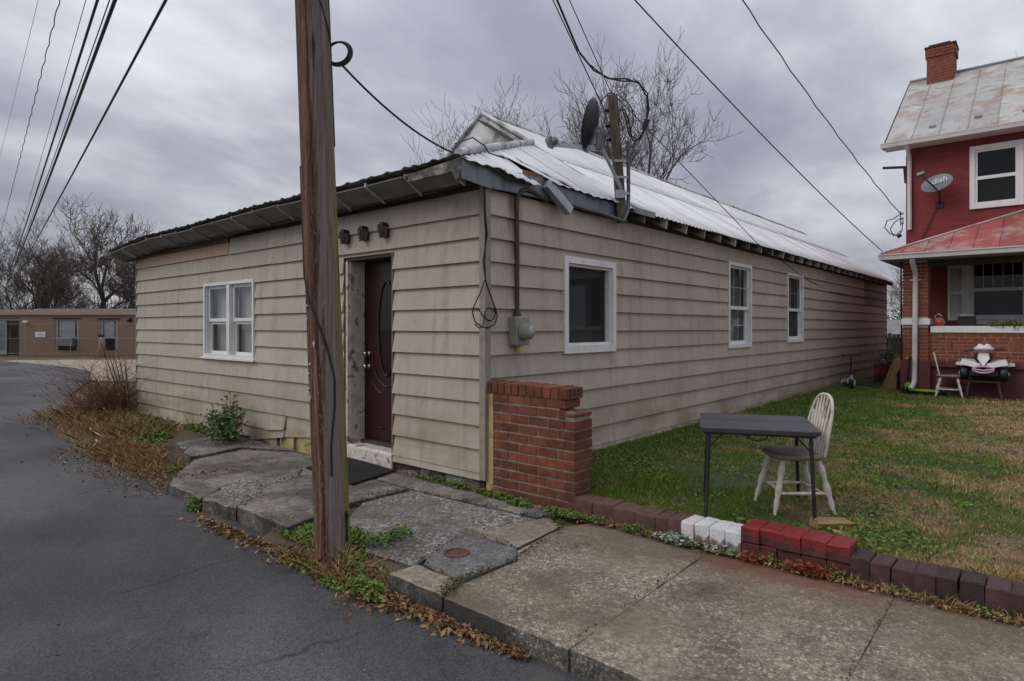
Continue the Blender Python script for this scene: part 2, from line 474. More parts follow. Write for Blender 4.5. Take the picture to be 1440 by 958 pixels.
MAT['twig'] = leaf_mat('dry_stems', [(0.22, 0.13, 0.075), (0.13, 0.07, 0.045), (0.30, 0.20, 0.12), (0.16, 0.065, 0.042), (0.26, 0.17, 0.09)])
MAT['bark'] = PM('winter_bark', [(0.3, (0.045, 0.038, 0.032)), (0.7, (0.10, 0.085, 0.07))], 3, 0.9, 0.3, stretch=(2, 2, 0.5))
MAT['twigs'] = PM('fine_twigs', [(0.3, (0.095, 0.078, 0.066)), (0.7, (0.16, 0.132, 0.11))], 2, 0.9, 0)


def pole_mat():
    m, nt, b = newmat('weathered_pole_wood')
    oc = coords(nt)
    st = noise(nt, mapping(nt, oc, (22, 22, 0.8)), 1.0, 10, 0.72, 1.2)
    c = ramp(nt, st, [(0.32, (0.022, 0.011, 0.009)), (0.44, (0.085, 0.039, 0.026)), (0.56, (0.165, 0.088, 0.058)), (0.70, (0.30, 0.205, 0.15))])
    s = node(nt, 'ShaderNodeSeparateXYZ')
    nt.links.new(node(nt, 'ShaderNodeNewGeometry').outputs['Normal'], s.inputs[0])
    side = math_(nt, 'ADD', math_(nt, 'MULTIPLY', s.outputs[0], 0.7586), math_(nt, 'MULTIPLY', s.outputs[1], 0.6515))
    wob = math_(nt, 'ADD', side, math_(nt, 'MULTIPLY', math_(nt, 'SUBTRACT', noise(nt, mapping(nt, oc, (9, 9, 0.7)), 1.3, 8, 0.7), 0.5), 1.1))
    grey = ramp(nt, noise(nt, mapping(nt, oc, (40, 40, 0.7)), 1.0, 8, 0.75, 0.6), [(0.32, (0.08, 0.06, 0.053)), (0.68, (0.30, 0.25, 0.22))])
    c = mixc(nt, mrange(nt, wob, 0.12, 0.24, 0, 0.9), c, grey)
    z = node(nt, 'ShaderNodeSeparateXYZ')
    nt.links.new(oc, z.inputs[0])
    # one dark tarry streak down the street side
    dk = mrange(nt, math_(nt, 'ABSOLUTE', math_(nt, 'SUBTRACT', wob, -0.08)), 0.2, 0.02, 0, 0.75)
    c = mixc(nt, dk, c, (0.026, 0.014, 0.013))
    moss = mrange(nt, math_(nt, 'ADD', side, math_(nt, 'MULTIPLY', noise(nt, mapping(nt, oc, (3, 3, 1)), 3, 8, 0.75), 0.25)), 0.93, 1.05, 0, 0.8)
    moss = math_(nt, 'MULTIPLY', moss, mrange(nt, z.outputs[2], 3.8, 2.0, 0.1, 1))
    c = mixc(nt, moss, c, (0.17, 0.16, 0.035))
    # pale curling weather marks
    w = mrange(nt, noise(nt, mapping(nt, oc, (14, 14, 3.0)), 2.0, 8, 0.75, 2.6), 0.54, 0.62, 0, 0.6)
    w = math_(nt, 'MULTIPLY', w, mrange(nt, z.outputs[2], 3.2, 1.4, 0.4, 1))
    c = mixc(nt, w, c, (0.27, 0.22, 0.195))
    # drying cracks
    ck = noise(nt, mapping(nt, oc, (34, 34, 0.45)), 1.0, 6, 0.65, 0.3)
    c = mixc(nt, mrange(nt, ck, 0.36, 0.30, 0, 0.85), c, (0.012, 0.008, 0.007))
    nt.links.new(c, b.inputs['Base Color'])
    b.inputs['Roughness'].default_value = 0.85
    b.inputs['Specular IOR Level'].default_value = 0.2
    hh = math_(nt, 'ADD', math_(nt, 'MULTIPLY', mrange(nt, ck, 0.28, 0.38), 1.2), st)
    bump(nt, b, hh, 0.9, 0.014)
    return m


MAT['pole'] = pole_mat()
MAT['mast'] = PM('weathered_mast_wood', [(0.3, (0.045, 0.037, 0.028)), (0.7, (0.16, 0.135, 0.10))], 6, 0.9, 0.5, stretch=(6, 6, 0.7))


def roof_white():
    m, nt, b = newmat('white_coated_roof_metal')
    oc = coords(nt)
    c = ramp(nt, noise(nt, oc, 1.2, 7, 0.6), [(0.3, (0.58, 0.585, 0.59)), (0.65, (0.80, 0.80, 0.80))])
    st = noise(nt, mapping(nt, oc, (0.6, 7, 0.6)), 1.8, 7, 0.7)
    c = mixc(nt, mrange(nt, st, 0.55, 0.75, 0, 0.5), c, (0.30, 0.30, 0.30))
    sp = noise(nt, oc, 4.5, 9, 0.75)
    c = mixc(nt, mrange(nt, sp, 0.6, 0.72, 0, 0.6), c, (0.17, 0.165, 0.16))
    c = mixc(nt, 1.0, c, mrange(nt, rnd_object(nt), 0, 1, 0.88, 1.05, False), 'MULTIPLY')
    nt.links.new(c, b.inputs['Base Color'])
    b.inputs['Roughness'].default_value = 0.5
    b.inputs['Metallic'].default_value = 0.1
    bump(nt, b, noise(nt, oc, 6, 5), 0.15, 0.02)
    return m


MAT['roof_white'] = roof_white()
MAT['roof_grey'] = PM('sooty_roof_metal', [(0.3, (0.32, 0.33, 0.34)), (0.6, (0.62, 0.63, 0.64))], 2.2, 0.5, 0.2, grime=0.85, gscale=3.4, gcol=(0.16, 0.16, 0.16), glo=0.46, ghi=0.6)
MAT['roof_edge'] = PM('old_roof_metal', [(0.3, (0.13, 0.13, 0.125)), (0.6, (0.34, 0.34, 0.335))], 4, 0.6, 0.2, rnd=0.1)


def rusty_roof(name, base, rust, amt, seed):
    m, nt, b = newmat(name)
    oc = mapping(nt, coords(nt), (1, 1, 1), (seed, seed * 2, 0))
    c = ramp(nt, noise(nt, oc, 1.5, 7, 0.65), [(0.3, tuple(x * 0.7 for x in base)), (0.65, base)])
    r1 = noise(nt, oc, 1.6, 9, 0.72)
    c = mixc(nt, mrange(nt, r1, 0.47, 0.62, 0, amt), c, rust)
    r2 = noise(nt, mapping(nt, oc, (1, 1, 1), (3, 1, 4)), 3.5, 9, 0.75)
    c = mixc(nt, mrange(nt, r2, 0.57, 0.68, 0, 0.6), c, (0.16, 0.07, 0.04))
    r3 = noise(nt, mapping(nt, oc, (1, 1, 1), (9, 4, 4)), 2.4, 8, 0.7)
    c = mixc(nt, mrange(nt, r3, 0.60, 0.68, 0, 0.7), c, (0.10, 0.095, 0.09))
    c = mixc(nt, 1.0, c, mrange(nt, rnd_object(nt), 0, 1, 0.85, 1.12, False), 'MULTIPLY')
    nt.links.new(c, b.inputs['Base Color'])
    b.inputs['Roughness'].default_value = 0.6
    bump(nt, b, r1, 0.1, 0.01)
    return m


MAT['roof_rust'] = rusty_roof('grey_tin_with_rust', (0.45, 0.45, 0.44), (0.27, 0.15, 0.105), 0.7, 1.0)
MAT['roof_red'] = rusty_roof('faded_red_tin', (0.36, 0.085, 0.075), (0.42, 0.30, 0.27), 0.8, 5.0)


def red_wall():
    m, nt, b = newmat('red_painted_brickwork')
    oc = coords(nt)
    br = node(nt, 'ShaderNodeTexBrick')
    br.inputs['Scale'].default_value = 1.0
    br.inputs['Brick Width'].default_value = 0.215
    br.inputs['Row Height'].default_value = 0.075
    br.inputs['Mortar Size'].default_value = 0.006
    br.inputs['Color1'].default_value = (0.17, 0.014, 0.015, 1)
    br.inputs['Color2'].default_value = (0.22, 0.02, 0.02, 1)
    br.inputs['Mortar'].default_value = (0.12, 0.012, 0.012, 1)
    s = node(nt, 'ShaderNodeSeparateXYZ')
    nt.links.new(oc, s.inputs[0])
    cb = node(nt, 'ShaderNodeCombineXYZ')
    nt.links.new(math_(nt, 'ADD', s.outputs[0], s.outputs[1]), cb.inputs[0])
    nt.links.new(s.outputs[2], cb.inputs[1])
    nt.links.new(cb.outputs[0], br.inputs['Vector'])
    c = br.outputs['Color']
    c = mixc(nt, mrange(nt, noise(nt, oc, 1.5, 8, 0.7), 0.45, 0.75, 0, 0.5), c, (0.06, 0.014, 0.014))
    c = mixc(nt, mrange(nt, noise(nt, mapping(nt, oc, (3, 3, 9)), 3.0, 6, 0.7), 0.7, 0.75, 0, 0.6), c, (0.32, 0.2, 0.17))
    nt.links.new(c, b.inputs['Base Color'])
    b.inputs['Roughness'].default_value = 0.65
    bump(nt, b, br.outputs['Fac'], -0.4, 0.008)
    return m


MAT['red_wall'] = red_wall()
MAT['maroon'] = PM('maroon_foundation_paint', two((0.13, 0.035, 0.042), 0.75), 3, 0.7, 0.3, grime=0.4, gscale=3)
MAT['porch_trim'] = PM('pale_porch_trim', two((0.55, 0.56, 0.56), 0.85), 4, 0.6, 0.1)
MAT['grey_screen'] = PM('grey_screen', two((0.06, 0.062, 0.066), 0.8), 4, 0.6, 0.05)
MAT['plain_grey'] = PM('grey_trim_paint', two((0.26, 0.27, 0.275), 0.8), 4, 0.6, 0.1)  # one even grey paint shared by trims, frames, doors and posts
MAT['tan_brick'] = brick_mat('tan_brick_wall', (0.18, 0.12, 0.08), (0.25, 0.17, 0.115), 0.05, 0.15, gs=0.6)
MAT['tan_trim'] = PM('tan_fascia', two((0.36, 0.26, 0.19), 0.85), 2, 0.7, 0.05)
MAT['blind'] = PM('white_blind', two((0.42, 0.43, 0.46), 0.85), 3, 0.7, 0)
MAT['curtain'] = PM('grey_green_curtain', two((0.20, 0.25, 0.23), 0.6), 6, 0.85, 0.2, stretch=(8, 8, 0.6))
MAT['blind_dim'] = PM('grey_window_blind', two((0.5, 0.5, 0.48), 0.85), 6, 0.7, 0)
MAT['table'] = PM('charcoal_table_plastic', [(0.3, (0.026, 0.027, 0.031)), (0.7, (0.042, 0.043, 0.048))], 9, 0.5, 0.15, bscale=120, bdist=0.002, grime=0.2, gscale=18, gcol=(0.14, 0.135, 0.13), glo=0.6, ghi=0.7)
MAT['tleg'] = PM('dark_grey_metal', two((0.03, 0.032, 0.037), 0.8), 9, 0.45, 0.05, metal=0.3)
MAT['chair'] = PM('worn_white_chair_paint', [(0.3, (0.42, 0.39, 0.32)), (0.6, (0.62, 0.59, 0.51))], 12, 0.6, 0.2, grime=0.75, gscale=11, gcol=(0.13, 0.10, 0.07), glo=0.54, ghi=0.7)
MAT['seat'] = PM('worn_grey_seat_wood', [(0.3, (0.14, 0.12, 0.105)), (0.7, (0.27, 0.24, 0.215))], 7, 0.7, 0.2, stretch=(1, 6, 1))
MAT['lumber'] = PM('split_lumber', [(0.3, (0.20, 0.12, 0.055)), (0.7, (0.36, 0.24, 0.12))], 8, 0.85, 0.4, stretch=(1, 7, 7), rnd=0.2)
MAT['lime'] = PM('lime_plastic', two((0.20, 0.46, 0.015), 0.85), 5, 0.4, 0)
MAT['pink'] = PM('pink_plastic', two((0.45, 0.12, 0.24), 0.85), 5, 0.4, 0)
MAT['palepink'] = PM('pale_pink_plastic', two((0.60, 0.36, 0.52), 0.85), 5, 0.35, 0)
MAT['crate'] = PM('red_crate_plastic', two((0.36, 0.02, 0.045), 0.8), 5, 0.45, 0)
MAT['plastic_white'] = PM('white_plastic', two((0.72, 0.71, 0.72), 0.9), 5, 0.35, 0)
MAT['dish_grey'] = PM('grey_dish_metal', two((0.16, 0.17, 0.185), 0.85), 5, 0.45, 0.05, metal=0.2)
MAT['dish_dark'] = PM('dark_dish_metal', two((0.020, 0.022, 0.026), 0.8), 5, 0.4, 0.05)
MAT['gutter'] = PM('white_gutter_metal', two((0.62, 0.61, 0.59), 0.85), 2, 0.45, 0.05, grime=0.4, gscale=3, gcol=(0.3, 0.27, 0.23))
MAT['meter'] = PM('grey_meter_paint', two((0.27, 0.28, 0.235), 0.8), 8, 0.5, 0.1, grime=0.3, gscale=10)
MAT['yellow'] = PM('yellow_tag', two((0.65, 0.52, 0.03), 0.9), 5, 0.5, 0)
MAT['amber'] = PM('amber_glass', two((0.17, 0.14, 0.085), 0.7), 8, 0.2, 0.05)
MAT['ball'] = PM('orange_red_ball', two((0.5, 0.07, 0.03), 0.8), 5, 0.4, 0)
MAT['concfar'] = PM('porch_floor_concrete', two((0.10, 0.09, 0.085), 0.8), 3, 0.9, 0.1)
MAT['shed'] = PM('grey_shed_roof', two((0.24, 0.24, 0.24), 0.8), 3, 0.7, 0.1)
MAT['fence'] = PM('dark_fence_wood', two((0.05, 0.04, 0.034), 0.6), 4, 0.9, 0.3, rnd=0.25)
MAT['porcelain'] = PM('grey_insulator', two((0.22, 0.22, 0.22), 0.8), 5, 0.35, 0)


def glass_mat(name, tint=(0.9, 0.92, 0.92), refl=(0.8, 0.83, 0.88), lo=0.05):
    m, nt, b = newmat(name)
    nt.nodes.remove(b)
    lw = node(nt, 'ShaderNodeFresnel')
    lw.inputs['IOR'].default_value = 1.45
    t = node(nt, 'ShaderNodeBsdfTransparent')
    t.inputs['Color'].default_value = (*tint, 1)
    g = node(nt, 'ShaderNodeBsdfGlossy')
    g.inputs['Color'].default_value = (*refl, 1)
    g.inputs['Roughness'].default_value = 0.03
    bn = node(nt, 'ShaderNodeBump')
    bn.inputs['Strength'].default_value = 0.02
    nt.links.new(noise(nt, coords(nt), 3.0, 2), bn.inputs['Height'])
    nt.links.new(bn.outputs[0], g.inputs['Normal'])
    mx = node(nt, 'ShaderNodeMixShader')
    back = node(nt, 'ShaderNodeNewGeometry').outputs['Backfacing']
    f = mrange(nt, lw.outputs[0], 0.0, 1.0, lo, 1.0, False)
    f = math_(nt, 'MULTIPLY', f, math_(nt, 'SUBTRACT', 1.0, back))
    nt.links.new(f, mx.inputs[0])
    nt.links.new(t.outputs[0], mx.inputs[1])
    nt.links.new(g.outputs[0], mx.inputs[2])
    nt.links.new(mx.outputs[0], nt.nodes['Material Output'].inputs['Surface'])
    return m


def screen_mat():
    m, nt, b = newmat('grey_insect_mesh')
    t = node(nt, 'ShaderNodeBsdfTransparent')
    mx = node(nt, 'ShaderNodeMixShader')
    mx.inputs[0].default_value = 0.5
    b.inputs['Base Color'].default_value = (0.05, 0.051, 0.053, 1)
    b.inputs['Roughness'].default_value = 0.8
    nt.links.new(t.outputs[0], mx.inputs[1])
    nt.links.new(b.outputs[0], mx.inputs[2])
    nt.links.new(mx.outputs[0], nt.nodes['Material Output'].inputs['Surface'])
    return m


MAT['mesh'] = screen_mat()
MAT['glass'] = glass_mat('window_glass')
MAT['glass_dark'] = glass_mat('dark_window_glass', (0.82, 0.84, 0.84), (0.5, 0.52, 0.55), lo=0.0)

# ------------------------------------------------------------------ mesh builder
WORLDLOC = {}


class MB:
    def __init__(s):
        s.v = []
        s.f = []
        s.sm = []

    def add(s, vs, fs, smooth=False):
        o = len(s.v)
        s.v.extend([tuple(x) for x in vs])
        s.f.extend([tuple(i + o for i in f) for f in fs])
        s.sm.extend([smooth] * len(fs))
        return s

    def hexa(s, p):
        """8 points: bottom ring 0-3, top ring 4-7"""
        return s.add(p, [(3, 2, 1, 0), (4, 5, 6, 7), (0, 1, 5, 4), (1, 2, 6, 5), (2, 3, 7, 6), (3, 0, 4, 7)])

    def box(s, x0, x1, y0, y1, z0, z1):
        return s.hexa([(x0, y0, z0), (x1, y0, z0), (x1, y1, z0), (x0, y1, z0), (x0, y0, z1), (x1, y0, z1), (x1, y1, z1), (x0, y1, z1)])

    def cham(s, x0, x1, y0, y1, z0, z1, c=0.006, j=0.0):
        """box with chamfered edges and slightly uneven corners"""
        vs = []
        for z, ins in ((z0, c), (z0 + c, 0), (z1 - c, 0), (z1, c)):
            for (x, y) in ((x0 + ins, y0 + ins), (x1 - ins, y0 + ins), (x1 - ins, y1 - ins), (x0 + ins, y1 - ins)):
                vs.append((x + random.uniform(-j, j), y + random.uniform(-j, j), z + random.uniform(-j, j)))
        fs = [(3, 2, 1, 0), (12, 13, 14, 15)]
        for k in range(3):
            for i in range(4):
                a, b = k * 4 + i, k * 4 + (i + 1) % 4
                fs.append((a, b, b + 4, a + 4))
        return s.add(vs, fs)

    def obox(s, c, ax, ay, az):
        """box by centre and three half-axis vectors"""
        c, ax, ay, az = map(Vector, (c, ax, ay, az))
        p = []
        for k in (-1, 1):
            for (i, j) in ((-1, -1), (1, -1), (1, 1), (-1, 1)):
                p.append(c + ax * i + ay * j + az * k)
        return s.hexa(p)

    def bar(s, a, b, w, h=None, up=(0, 0, 1)):
        a, b = Vector(a), Vector(b)
        d = b - a
        u = Vector(up)
        x = d.cross(u)
        if x.length < 1e-5:
            x = d.cross(Vector((1, 0, 0)))
        x.normalize()
        y = x.cross(d).normalized()
        return s.obox((a + b) / 2, x * w / 2, y * (h or w) / 2, d / 2)

    def tube(s, pts, r, n=8, caps=True, smooth=True):
        pts = [Vector(p) for p in pts]
        rs = r if isinstance(r, (list, tuple)) else [r] * len(pts)
        vs, fs = [], []
        d0 = (pts[1] - pts[0]).normalized()
        x = d0.orthogonal().normalized()
        for i, p in enumerate(pts):
            d = (pts[min(i + 1, len(pts) - 1)] - pts[max(i - 1, 0)])
            d = d.normalized() if d.length > 1e-9 else d0
            x = (x - d * x.dot(d))
            x = x.normalized() if x.length > 1e-6 else d.orthogonal().normalized()
            y = d.cross(x)
            for k in range(n):
                a = 2 * math.pi * k / n
                vs.append(p + (x * math.cos(a) + y * math.sin(a)) * rs[i])
        for i in range(len(pts) - 1):
            for k in range(n):
                a, b = i * n + k, i * n + (k + 1) % n
                fs.append((a, b, b + n, a + n))
        s.add(vs, fs, smooth)
        if caps:
            s.add([vs[k] for k in range(n)][::-1], [tuple(range(n))])
            s.add([vs[(len(pts) - 1) * n + k] for k in range(n)], [tuple(range(n))])
        return s

    def lathe(s, prof, o=(0, 0, 0), axis=(0, 0, 1), n=16, smooth=True, sx=1.0):
        """prof: (radius, height) pairs along the axis"""
        o, ax = Vector(o), Vector(axis).normalized()
        x = ax.orthogonal().normalized()
        y = ax.cross(x)
        vs, fs = [], []
        for r, h in prof:
            for k in range(n):
                a = 2 * math.pi * k / n
                vs.append(o + ax * h + (x * math.cos(a) * sx + y * math.sin(a)) * r)
        for i in range(len(prof) - 1):
            for k in range(n):
                a, b = i * n + k, i * n + (k + 1) % n
                fs.append((a, b, b + n, a + n))
        fs.append(tuple(range(n))[::-1])
        fs.append(tuple((len(prof) - 1) * n + k for k in range(n)))
        return s.add(vs, fs, smooth)

    def ball(s, c, rx, ry=None, rz=None, n=12, m=8):
        ry = ry or rx
        rz = rz or rx
        vs, fs = [], []
        for i in range(m + 1):
            t = math.pi * i / m
            for k in range(n):
                a = 2 * math.pi * k / n
                vs.append((c[0] + rx * math.sin(t) * math.cos(a), c[1] + ry * math.sin(t) * math.sin(a), c[2] - rz * math.cos(t)))
        for i in range(m):
            for k in range(n):
                a, b = i * n + k, i * n + (k + 1) % n
                fs.append((a, b, b + n, a + n))
        return s.add(vs, fs, True)

    def torus(s, c, R_, r, axis=(0, 0, 1), n=20, m=8, wob=0.0):
        c, ax = Vector(c), Vector(axis).normalized()
        x = ax.orthogonal().normalized()
        y = ax.cross(x)
        pts = [c + (x * math.cos(2 * math.pi * i / n) + y * math.sin(2 * math.pi * i / n)) * R_ for i in range(n)]
        vs, fs = [], []
        for i, p in enumerate(pts):
            e = (p - c).normalized()
            for k in range(m):
                a = 2 * math.pi * k / m
                vs.append(p + (e * math.cos(a) + ax * math.sin(a)) * r)
        for i in range(n):
            for k in range(m):
                a, b = i * m + k, i * m + (k + 1) % m
                a2, b2 = ((i + 1) % n) * m + k, ((i + 1) % n) * m + (k + 1) % m
                fs.append((a, a2, b2, b))
        return s.add(vs, fs, True)

    def prism(s, poly, z0, z1):
        """poly: ccw xy outline; z1 may be a function of (x, y)"""
        n = len(poly)
        top = [(x, y, z1(x, y) if callable(z1) else z1) for x, y in poly]
        bot = [(x, y, z0) for x, y in poly]
        s.add(bot + top, [tuple(range(n))[::-1], tuple(range(n, 2 * n))] + [(i, (i + 1) % n, n + (i + 1) % n, n + i) for i in range(n)])
        return s

    def plate(s, outline, d):
        """flat outline (3-D points) given a thickness vector"""
        n = len(outline)
        d = Vector(d)
        a = [Vector(p) for p in outline]
        b = [p + d for p in a]
        return s.add(a + b, [tuple(range(n)), tuple(range(n, 2 * n))[::-1]] + [(i, n + i, n + (i + 1) % n, (i + 1) % n) for i in range(n)])

    def build(s, name, mat, parent=None, loc=None, fix=False):
        off = Vector((0, 0, 0))
        if parent is not None:
            off = WORLDLOC.get(parent.name, Vector((0, 0, 0)))
        elif loc is not None:
            off = Vector(loc)
        me = bpy.data.meshes.new(name)
        me.from_pydata([(x - off.x, y - off.y, z - off.z) for x, y, z in s.v], [], s.f)
        mats = mat if isinstance(mat, (list, tuple)) else [mat]
        for m in mats:
            me.materials.append(m)
        me.polygons.foreach_set('use_smooth', s.sm)
        if fix:
            bm = bmesh.new()
            bm.from_mesh(me)
            bmesh.ops.recalc_face_normals(bm, faces=bm.faces)
            bm.to_mesh(me)
            bm.free()
        me.update()
        o = bpy.data.objects.new(name, me)
        COL.objects.link(o)
        if parent is not None:
            o.parent = parent
            if parent.name in WORLDLOC:
                WORLDLOC[o.name] = WORLDLOC[parent.name]
        elif loc is not None:
            o.location = loc
        return o


def tag(o, label=None, cat=None, group=None, kind=None):
    if label:
        o['label'] = label
    if cat:
        o['category'] = cat
    if group:
        o['group'] = group
    if kind:
        o['kind'] = kind
    return o


def thing(name, label, cat, loc=(0, 0, 0), rz=0.0, group=None, world=True):
    """Empty at the base of a thing; world=True: its parts are given in scene coordinates"""
    o = bpy.data.objects.new(name, None)
    COL.objects.link(o)
    o.location = loc
    o.rotation_euler = (0, 0, rz)
    o.empty_display_size = 0.2
    if world:
        WORLDLOC[o.name] = Vector(loc)
    return tag(o, label, cat, group)


def structure(o):
    o['kind'] = 'structure'
    return o


def stuff(o):
    o['kind'] = 'stuff'
    return o


def copy_part(src, parent, loc=(0, 0, 0), rot=(0, 0, 0), scale=None):
    c = src.copy()
    COL.objects.link(c)
    c.parent = parent
    c.location = loc
    c.rotation_euler = rot
    if scale:
        c.scale = scale
    return c


def copy_tree(src, loc, rz=0.0, label=None, scale=None):
    c = src.copy()
    COL.objects.link(c)
    c.location = loc
    c.rotation_euler = (0, 0, rz)
    if scale:
        c.scale = scale
    if label:
        c['label'] = label
    for ch in src.children:
        d = ch.copy()
        COL.objects.link(d)
        d.parent = c
        for g in ch.children:
            e = g.copy()
            COL.objects.link(e)
            e.parent = d
    return c



# ================================================================== GROUND
g = MB()
g.add([(-420, -420, -0.215), (420, -420, -0.215), (420, 420, -0.215), (-420, 420, -0.215)], [(0, 1, 2, 3)])
structure(g.build('ground', MAT['field']))

road_xy = [(40, -9.5), (40, -1.80), (1.2, -1.80), (-2.6, -1.74), (-5.1, -1.74), (-8.6, -1.5), (-11.1, -0.75), (-14.7, 0.3),
           (-18.5, 1.7), (-21.0, 2.6), (-22.9, 3.0), (-25.0, 3.5), (-27.6, 3.7), (-32.6, 3.5), (-36.7, 2.9), (-46, 0.5), (-60, -4), (-60, -16), (-40, -10), (-20, -9.3)]
rd = MB()
rd.add([(x, y, -0.17) for x, y in road_xy], [tuple(range(len(road_xy)))])
structure(rd.build('road', MAT['asphalt'], fix=True))

gv = MB()
gxy = [(-21.2, 2.4), (-19.5, 2.2), (-16, 4.6), (-20, 9), (-28, 9.5), (-33, 8.3), (-36, 5.6), (-37.5, 3.6), (-36.7, 3.0), (-32.6, 3.6), (-27.6, 3.8), (-25.0, 3.6), (-22.9, 3.1)]
gv.add([(x, y, -0.185) for x, y in gxy], [tuple(range(len(gxy)))])
structure(gv.build('gravel_path', MAT['gravel'], fix=True))


def fbm(x, y, s=1.0, seed=0.0):
    return mnoise.noise((x * s + seed, y * s - seed, seed)) + 0.5 * mnoise.noise((x * s * 2.1 + seed, y * s * 2.1, seed + 3))


def sheet(name, xs, ys, zf, mat, mask=None):
    nx, ny = len(xs), len(ys)
    vs = [(x, y, zf(x, y)) for y in ys for x in xs]
    fs = []
    for j in range(ny - 1):
        for i in range(nx - 1):
            if mask and not mask((xs[i] + xs[i + 1]) / 2, (ys[j] + ys[j + 1]) / 2):
                continue
            a = j * nx + i
            fs.append((a, a + 1, a + 1 + nx, a + nx))
    m = MB()
    m.add(vs, fs, True)
    return m.build(name, mat)


def lawnz(x, y):
    z = 0.085 + 0.022 * fbm(x, y, 0.55, 4) + 0.012 * fbm(x, y, 2.3, 9)
    if y < 0.5:
        z -= 0.03 * (0.5 - y) / 0.5
    return z


xs = list(np.arange(-0.02, 5.2, 0.07)) + list(np.arange(5.2, 16, 0.4))
ys = [0.12] + list(np.arange(0.2, 6.0, 0.08)) + list(np.arange(6.0, 16, 0.2)) + list(np.arange(16, 45, 1.0))
structure(sheet('lawn', xs, ys, lawnz, MAT['lawn']))


def road_edge(x):
    pts = [(-14.7, 0.3), (-11.1, -0.75), (-8.6, -1.5), (-5.1, -1.76), (-2.6, -1.78), (1.2, -1.86), (3, -1.86)]
    for (a, b), (c, d) in zip(pts, pts[1:]):
        if a <= x <= c:
            return b + (d - b) * (x - a) / (c - a)
    return pts[0][1] if x < pts[0][0] else pts[-1][1]


def vergez(x, y):
    e = road_edge(x) - 0.02 + 0.09 * mnoise.noise((x * 1.7, 3.1, 0)) + 0.05 * mnoise.noise((x * 5.1, 7.1, 0))
    t = max(-0.3, min(1.0, (y - e) / 1.3))
    return -0.175 - (0.035 if x > -4.2 else 0) + 0.13 * t + (0.03 * fbm(x, y, 1.8, 2) * max(0.0, min(1, t * 3)))


xs = list(np.arange(-14.5, 1.3, 0.07))
ys = list(np.arange(-2.2, 0.9, 0.06))
structure(sheet('verge', xs, ys, vergez, MAT['dirt'], lambda x, y: y > road_edge(x) - 0.12 and (x < -9.05 or y < 0.12)))

def soilz(x, y):
    t = max(0.0, min(1.0, (y + 1.97) / 0.14))
    return -0.19 + 0.105 * t + 0.022 * fbm(x, y, 3.5, 12) * t


structure(sheet('soil_patch', list(np.arange(-0.66, 0.98, 0.05)), list(np.arange(-2.0, -0.9, 0.045)), soilz, MAT['dirt']))

# ------------------------------------------------------------------ pavement slabs
pavement = thing('pavement', None, None, (0, 0, 0))
structure(pavement)


def slab(poly, z, mat, jit=0.008, tilt=(0, 0), edge=0.004, step=0.07, rough_front=0.0, name='slab', seed=0):
    edge = 0.012 if seed in (10, 13, 15, 16, 17, 18) else edge
    rr = random.Random(seed)
    pts = []
    n = len(poly)
    for i in range(n):
        a, b = Vector(poly[i]), Vector(poly[(i + 1) % n])
        k = max(1, int((b - a).length / step))
        d = (b - a)
        nr = Vector((d.y, -d.x)).normalized()
        for q in range(k):
            p = a + d * q / k
            j = jit * (mnoise.noise((p.x * 5 + seed, p.y * 5, seed)) * 1.4 + rr.uniform(-0.4, 0.4))
            if rough_front and abs(d.y) < 0.3 * abs(d.x) and p.y < -1.6:
                j -= rough_front * abs(mnoise.noise((p.x * 7, seed, 1)))
            pts.append(p + nr * j)
    m = len(pts)
    inn = []
    for i in range(m):
        t = (pts[(i + 1) % m] - pts[i - 1]).normalized()
        inn.append(pts[i] + Vector((-t.y, t.x)) * edge)
    zt = lambda p: z + tilt[0] * p.x + tilt[1] * p.y
    b = MB()
    vs = [(p.x, p.y, zt(p)) for p in inn] + [(p.x, p.y, zt(p) - edge * 0.8) for p in pts] + [(p.x, p.y, -0.24) for p in pts]
    fs = [tuple(range(m))] + [(i, m + i, m + (i + 1) % m, (i + 1) % m) for i in range(m)]
    sf = [(m + i, 2 * m + i, 2 * m + (i + 1) % m, m + (i + 1) % m) for i in range(m)]
    b.add(vs, fs + sf)
    o = b.build(name, [mat, MAT['conc_side']], pavement)
    mi = [0] * (1 + m) + [1] * m
    o.data.polygons.foreach_set('material_index', mi)
    return o


KB = -1.87
bed = MB()
bed.prism([(0.50, -1.70), (0.98, -1.83), (10.8, -1.84), (10.8, -0.08), (-1.4, -0.06), (-1.25, -0.36), (-0.55, -0.45), (-0.52, -0.95), (-0.1, -1.30)], -0.24, -0.068)
bed.prism([(-2.72, -1.72), (-0.52, -1.76), (-0.68, -1.05), (-0.68, -0.42), (-2.3, -0.08), (-3.9, -0.2), (-3.8, -1.05)], -0.24, -0.10)
bed.build('slab_bed', MAT['dirt'], pavement)
slab([(1.408, KB), (2.326, KB), (2.317, -0.10), (1.34, -0.10), (1.19, -0.36), (1.245, -0.985), (1.381, -1.15), (1.345, -1.67)], -0.030, MAT['conc_big'], tilt=(0, 0.012), rough_front=0.03, seed=1)
slab([(2.3285, KB), (3.4655, KB - .01), (3.4615, -0.10), (2.3195, -0.10)], -0.031, MAT['conc_big'], jit=0.0012, tilt=(0, 0.012), rough_front=0.03, seed=2)
slab([(3.468, KB - .01), (4.9, KB - .02), (4.9, -0.10), (3.464, -0.10)], -0.032, MAT['conc_big'], jit=0.0012, tilt=(0, 0.012), rough_front=0.02, seed=3)
for k in range(3):
    slab([(4.906 + 1.5 * k, KB - .02), (6.4 + 1.5 * k, KB - .02), (6.4 + 1.5 * k, -0.10), (4.906 + 1.5 * k, -0.10)], -0.032, MAT['conc_big'], jit=0.0012, tilt=(0, 0.012), seed=4 + k)
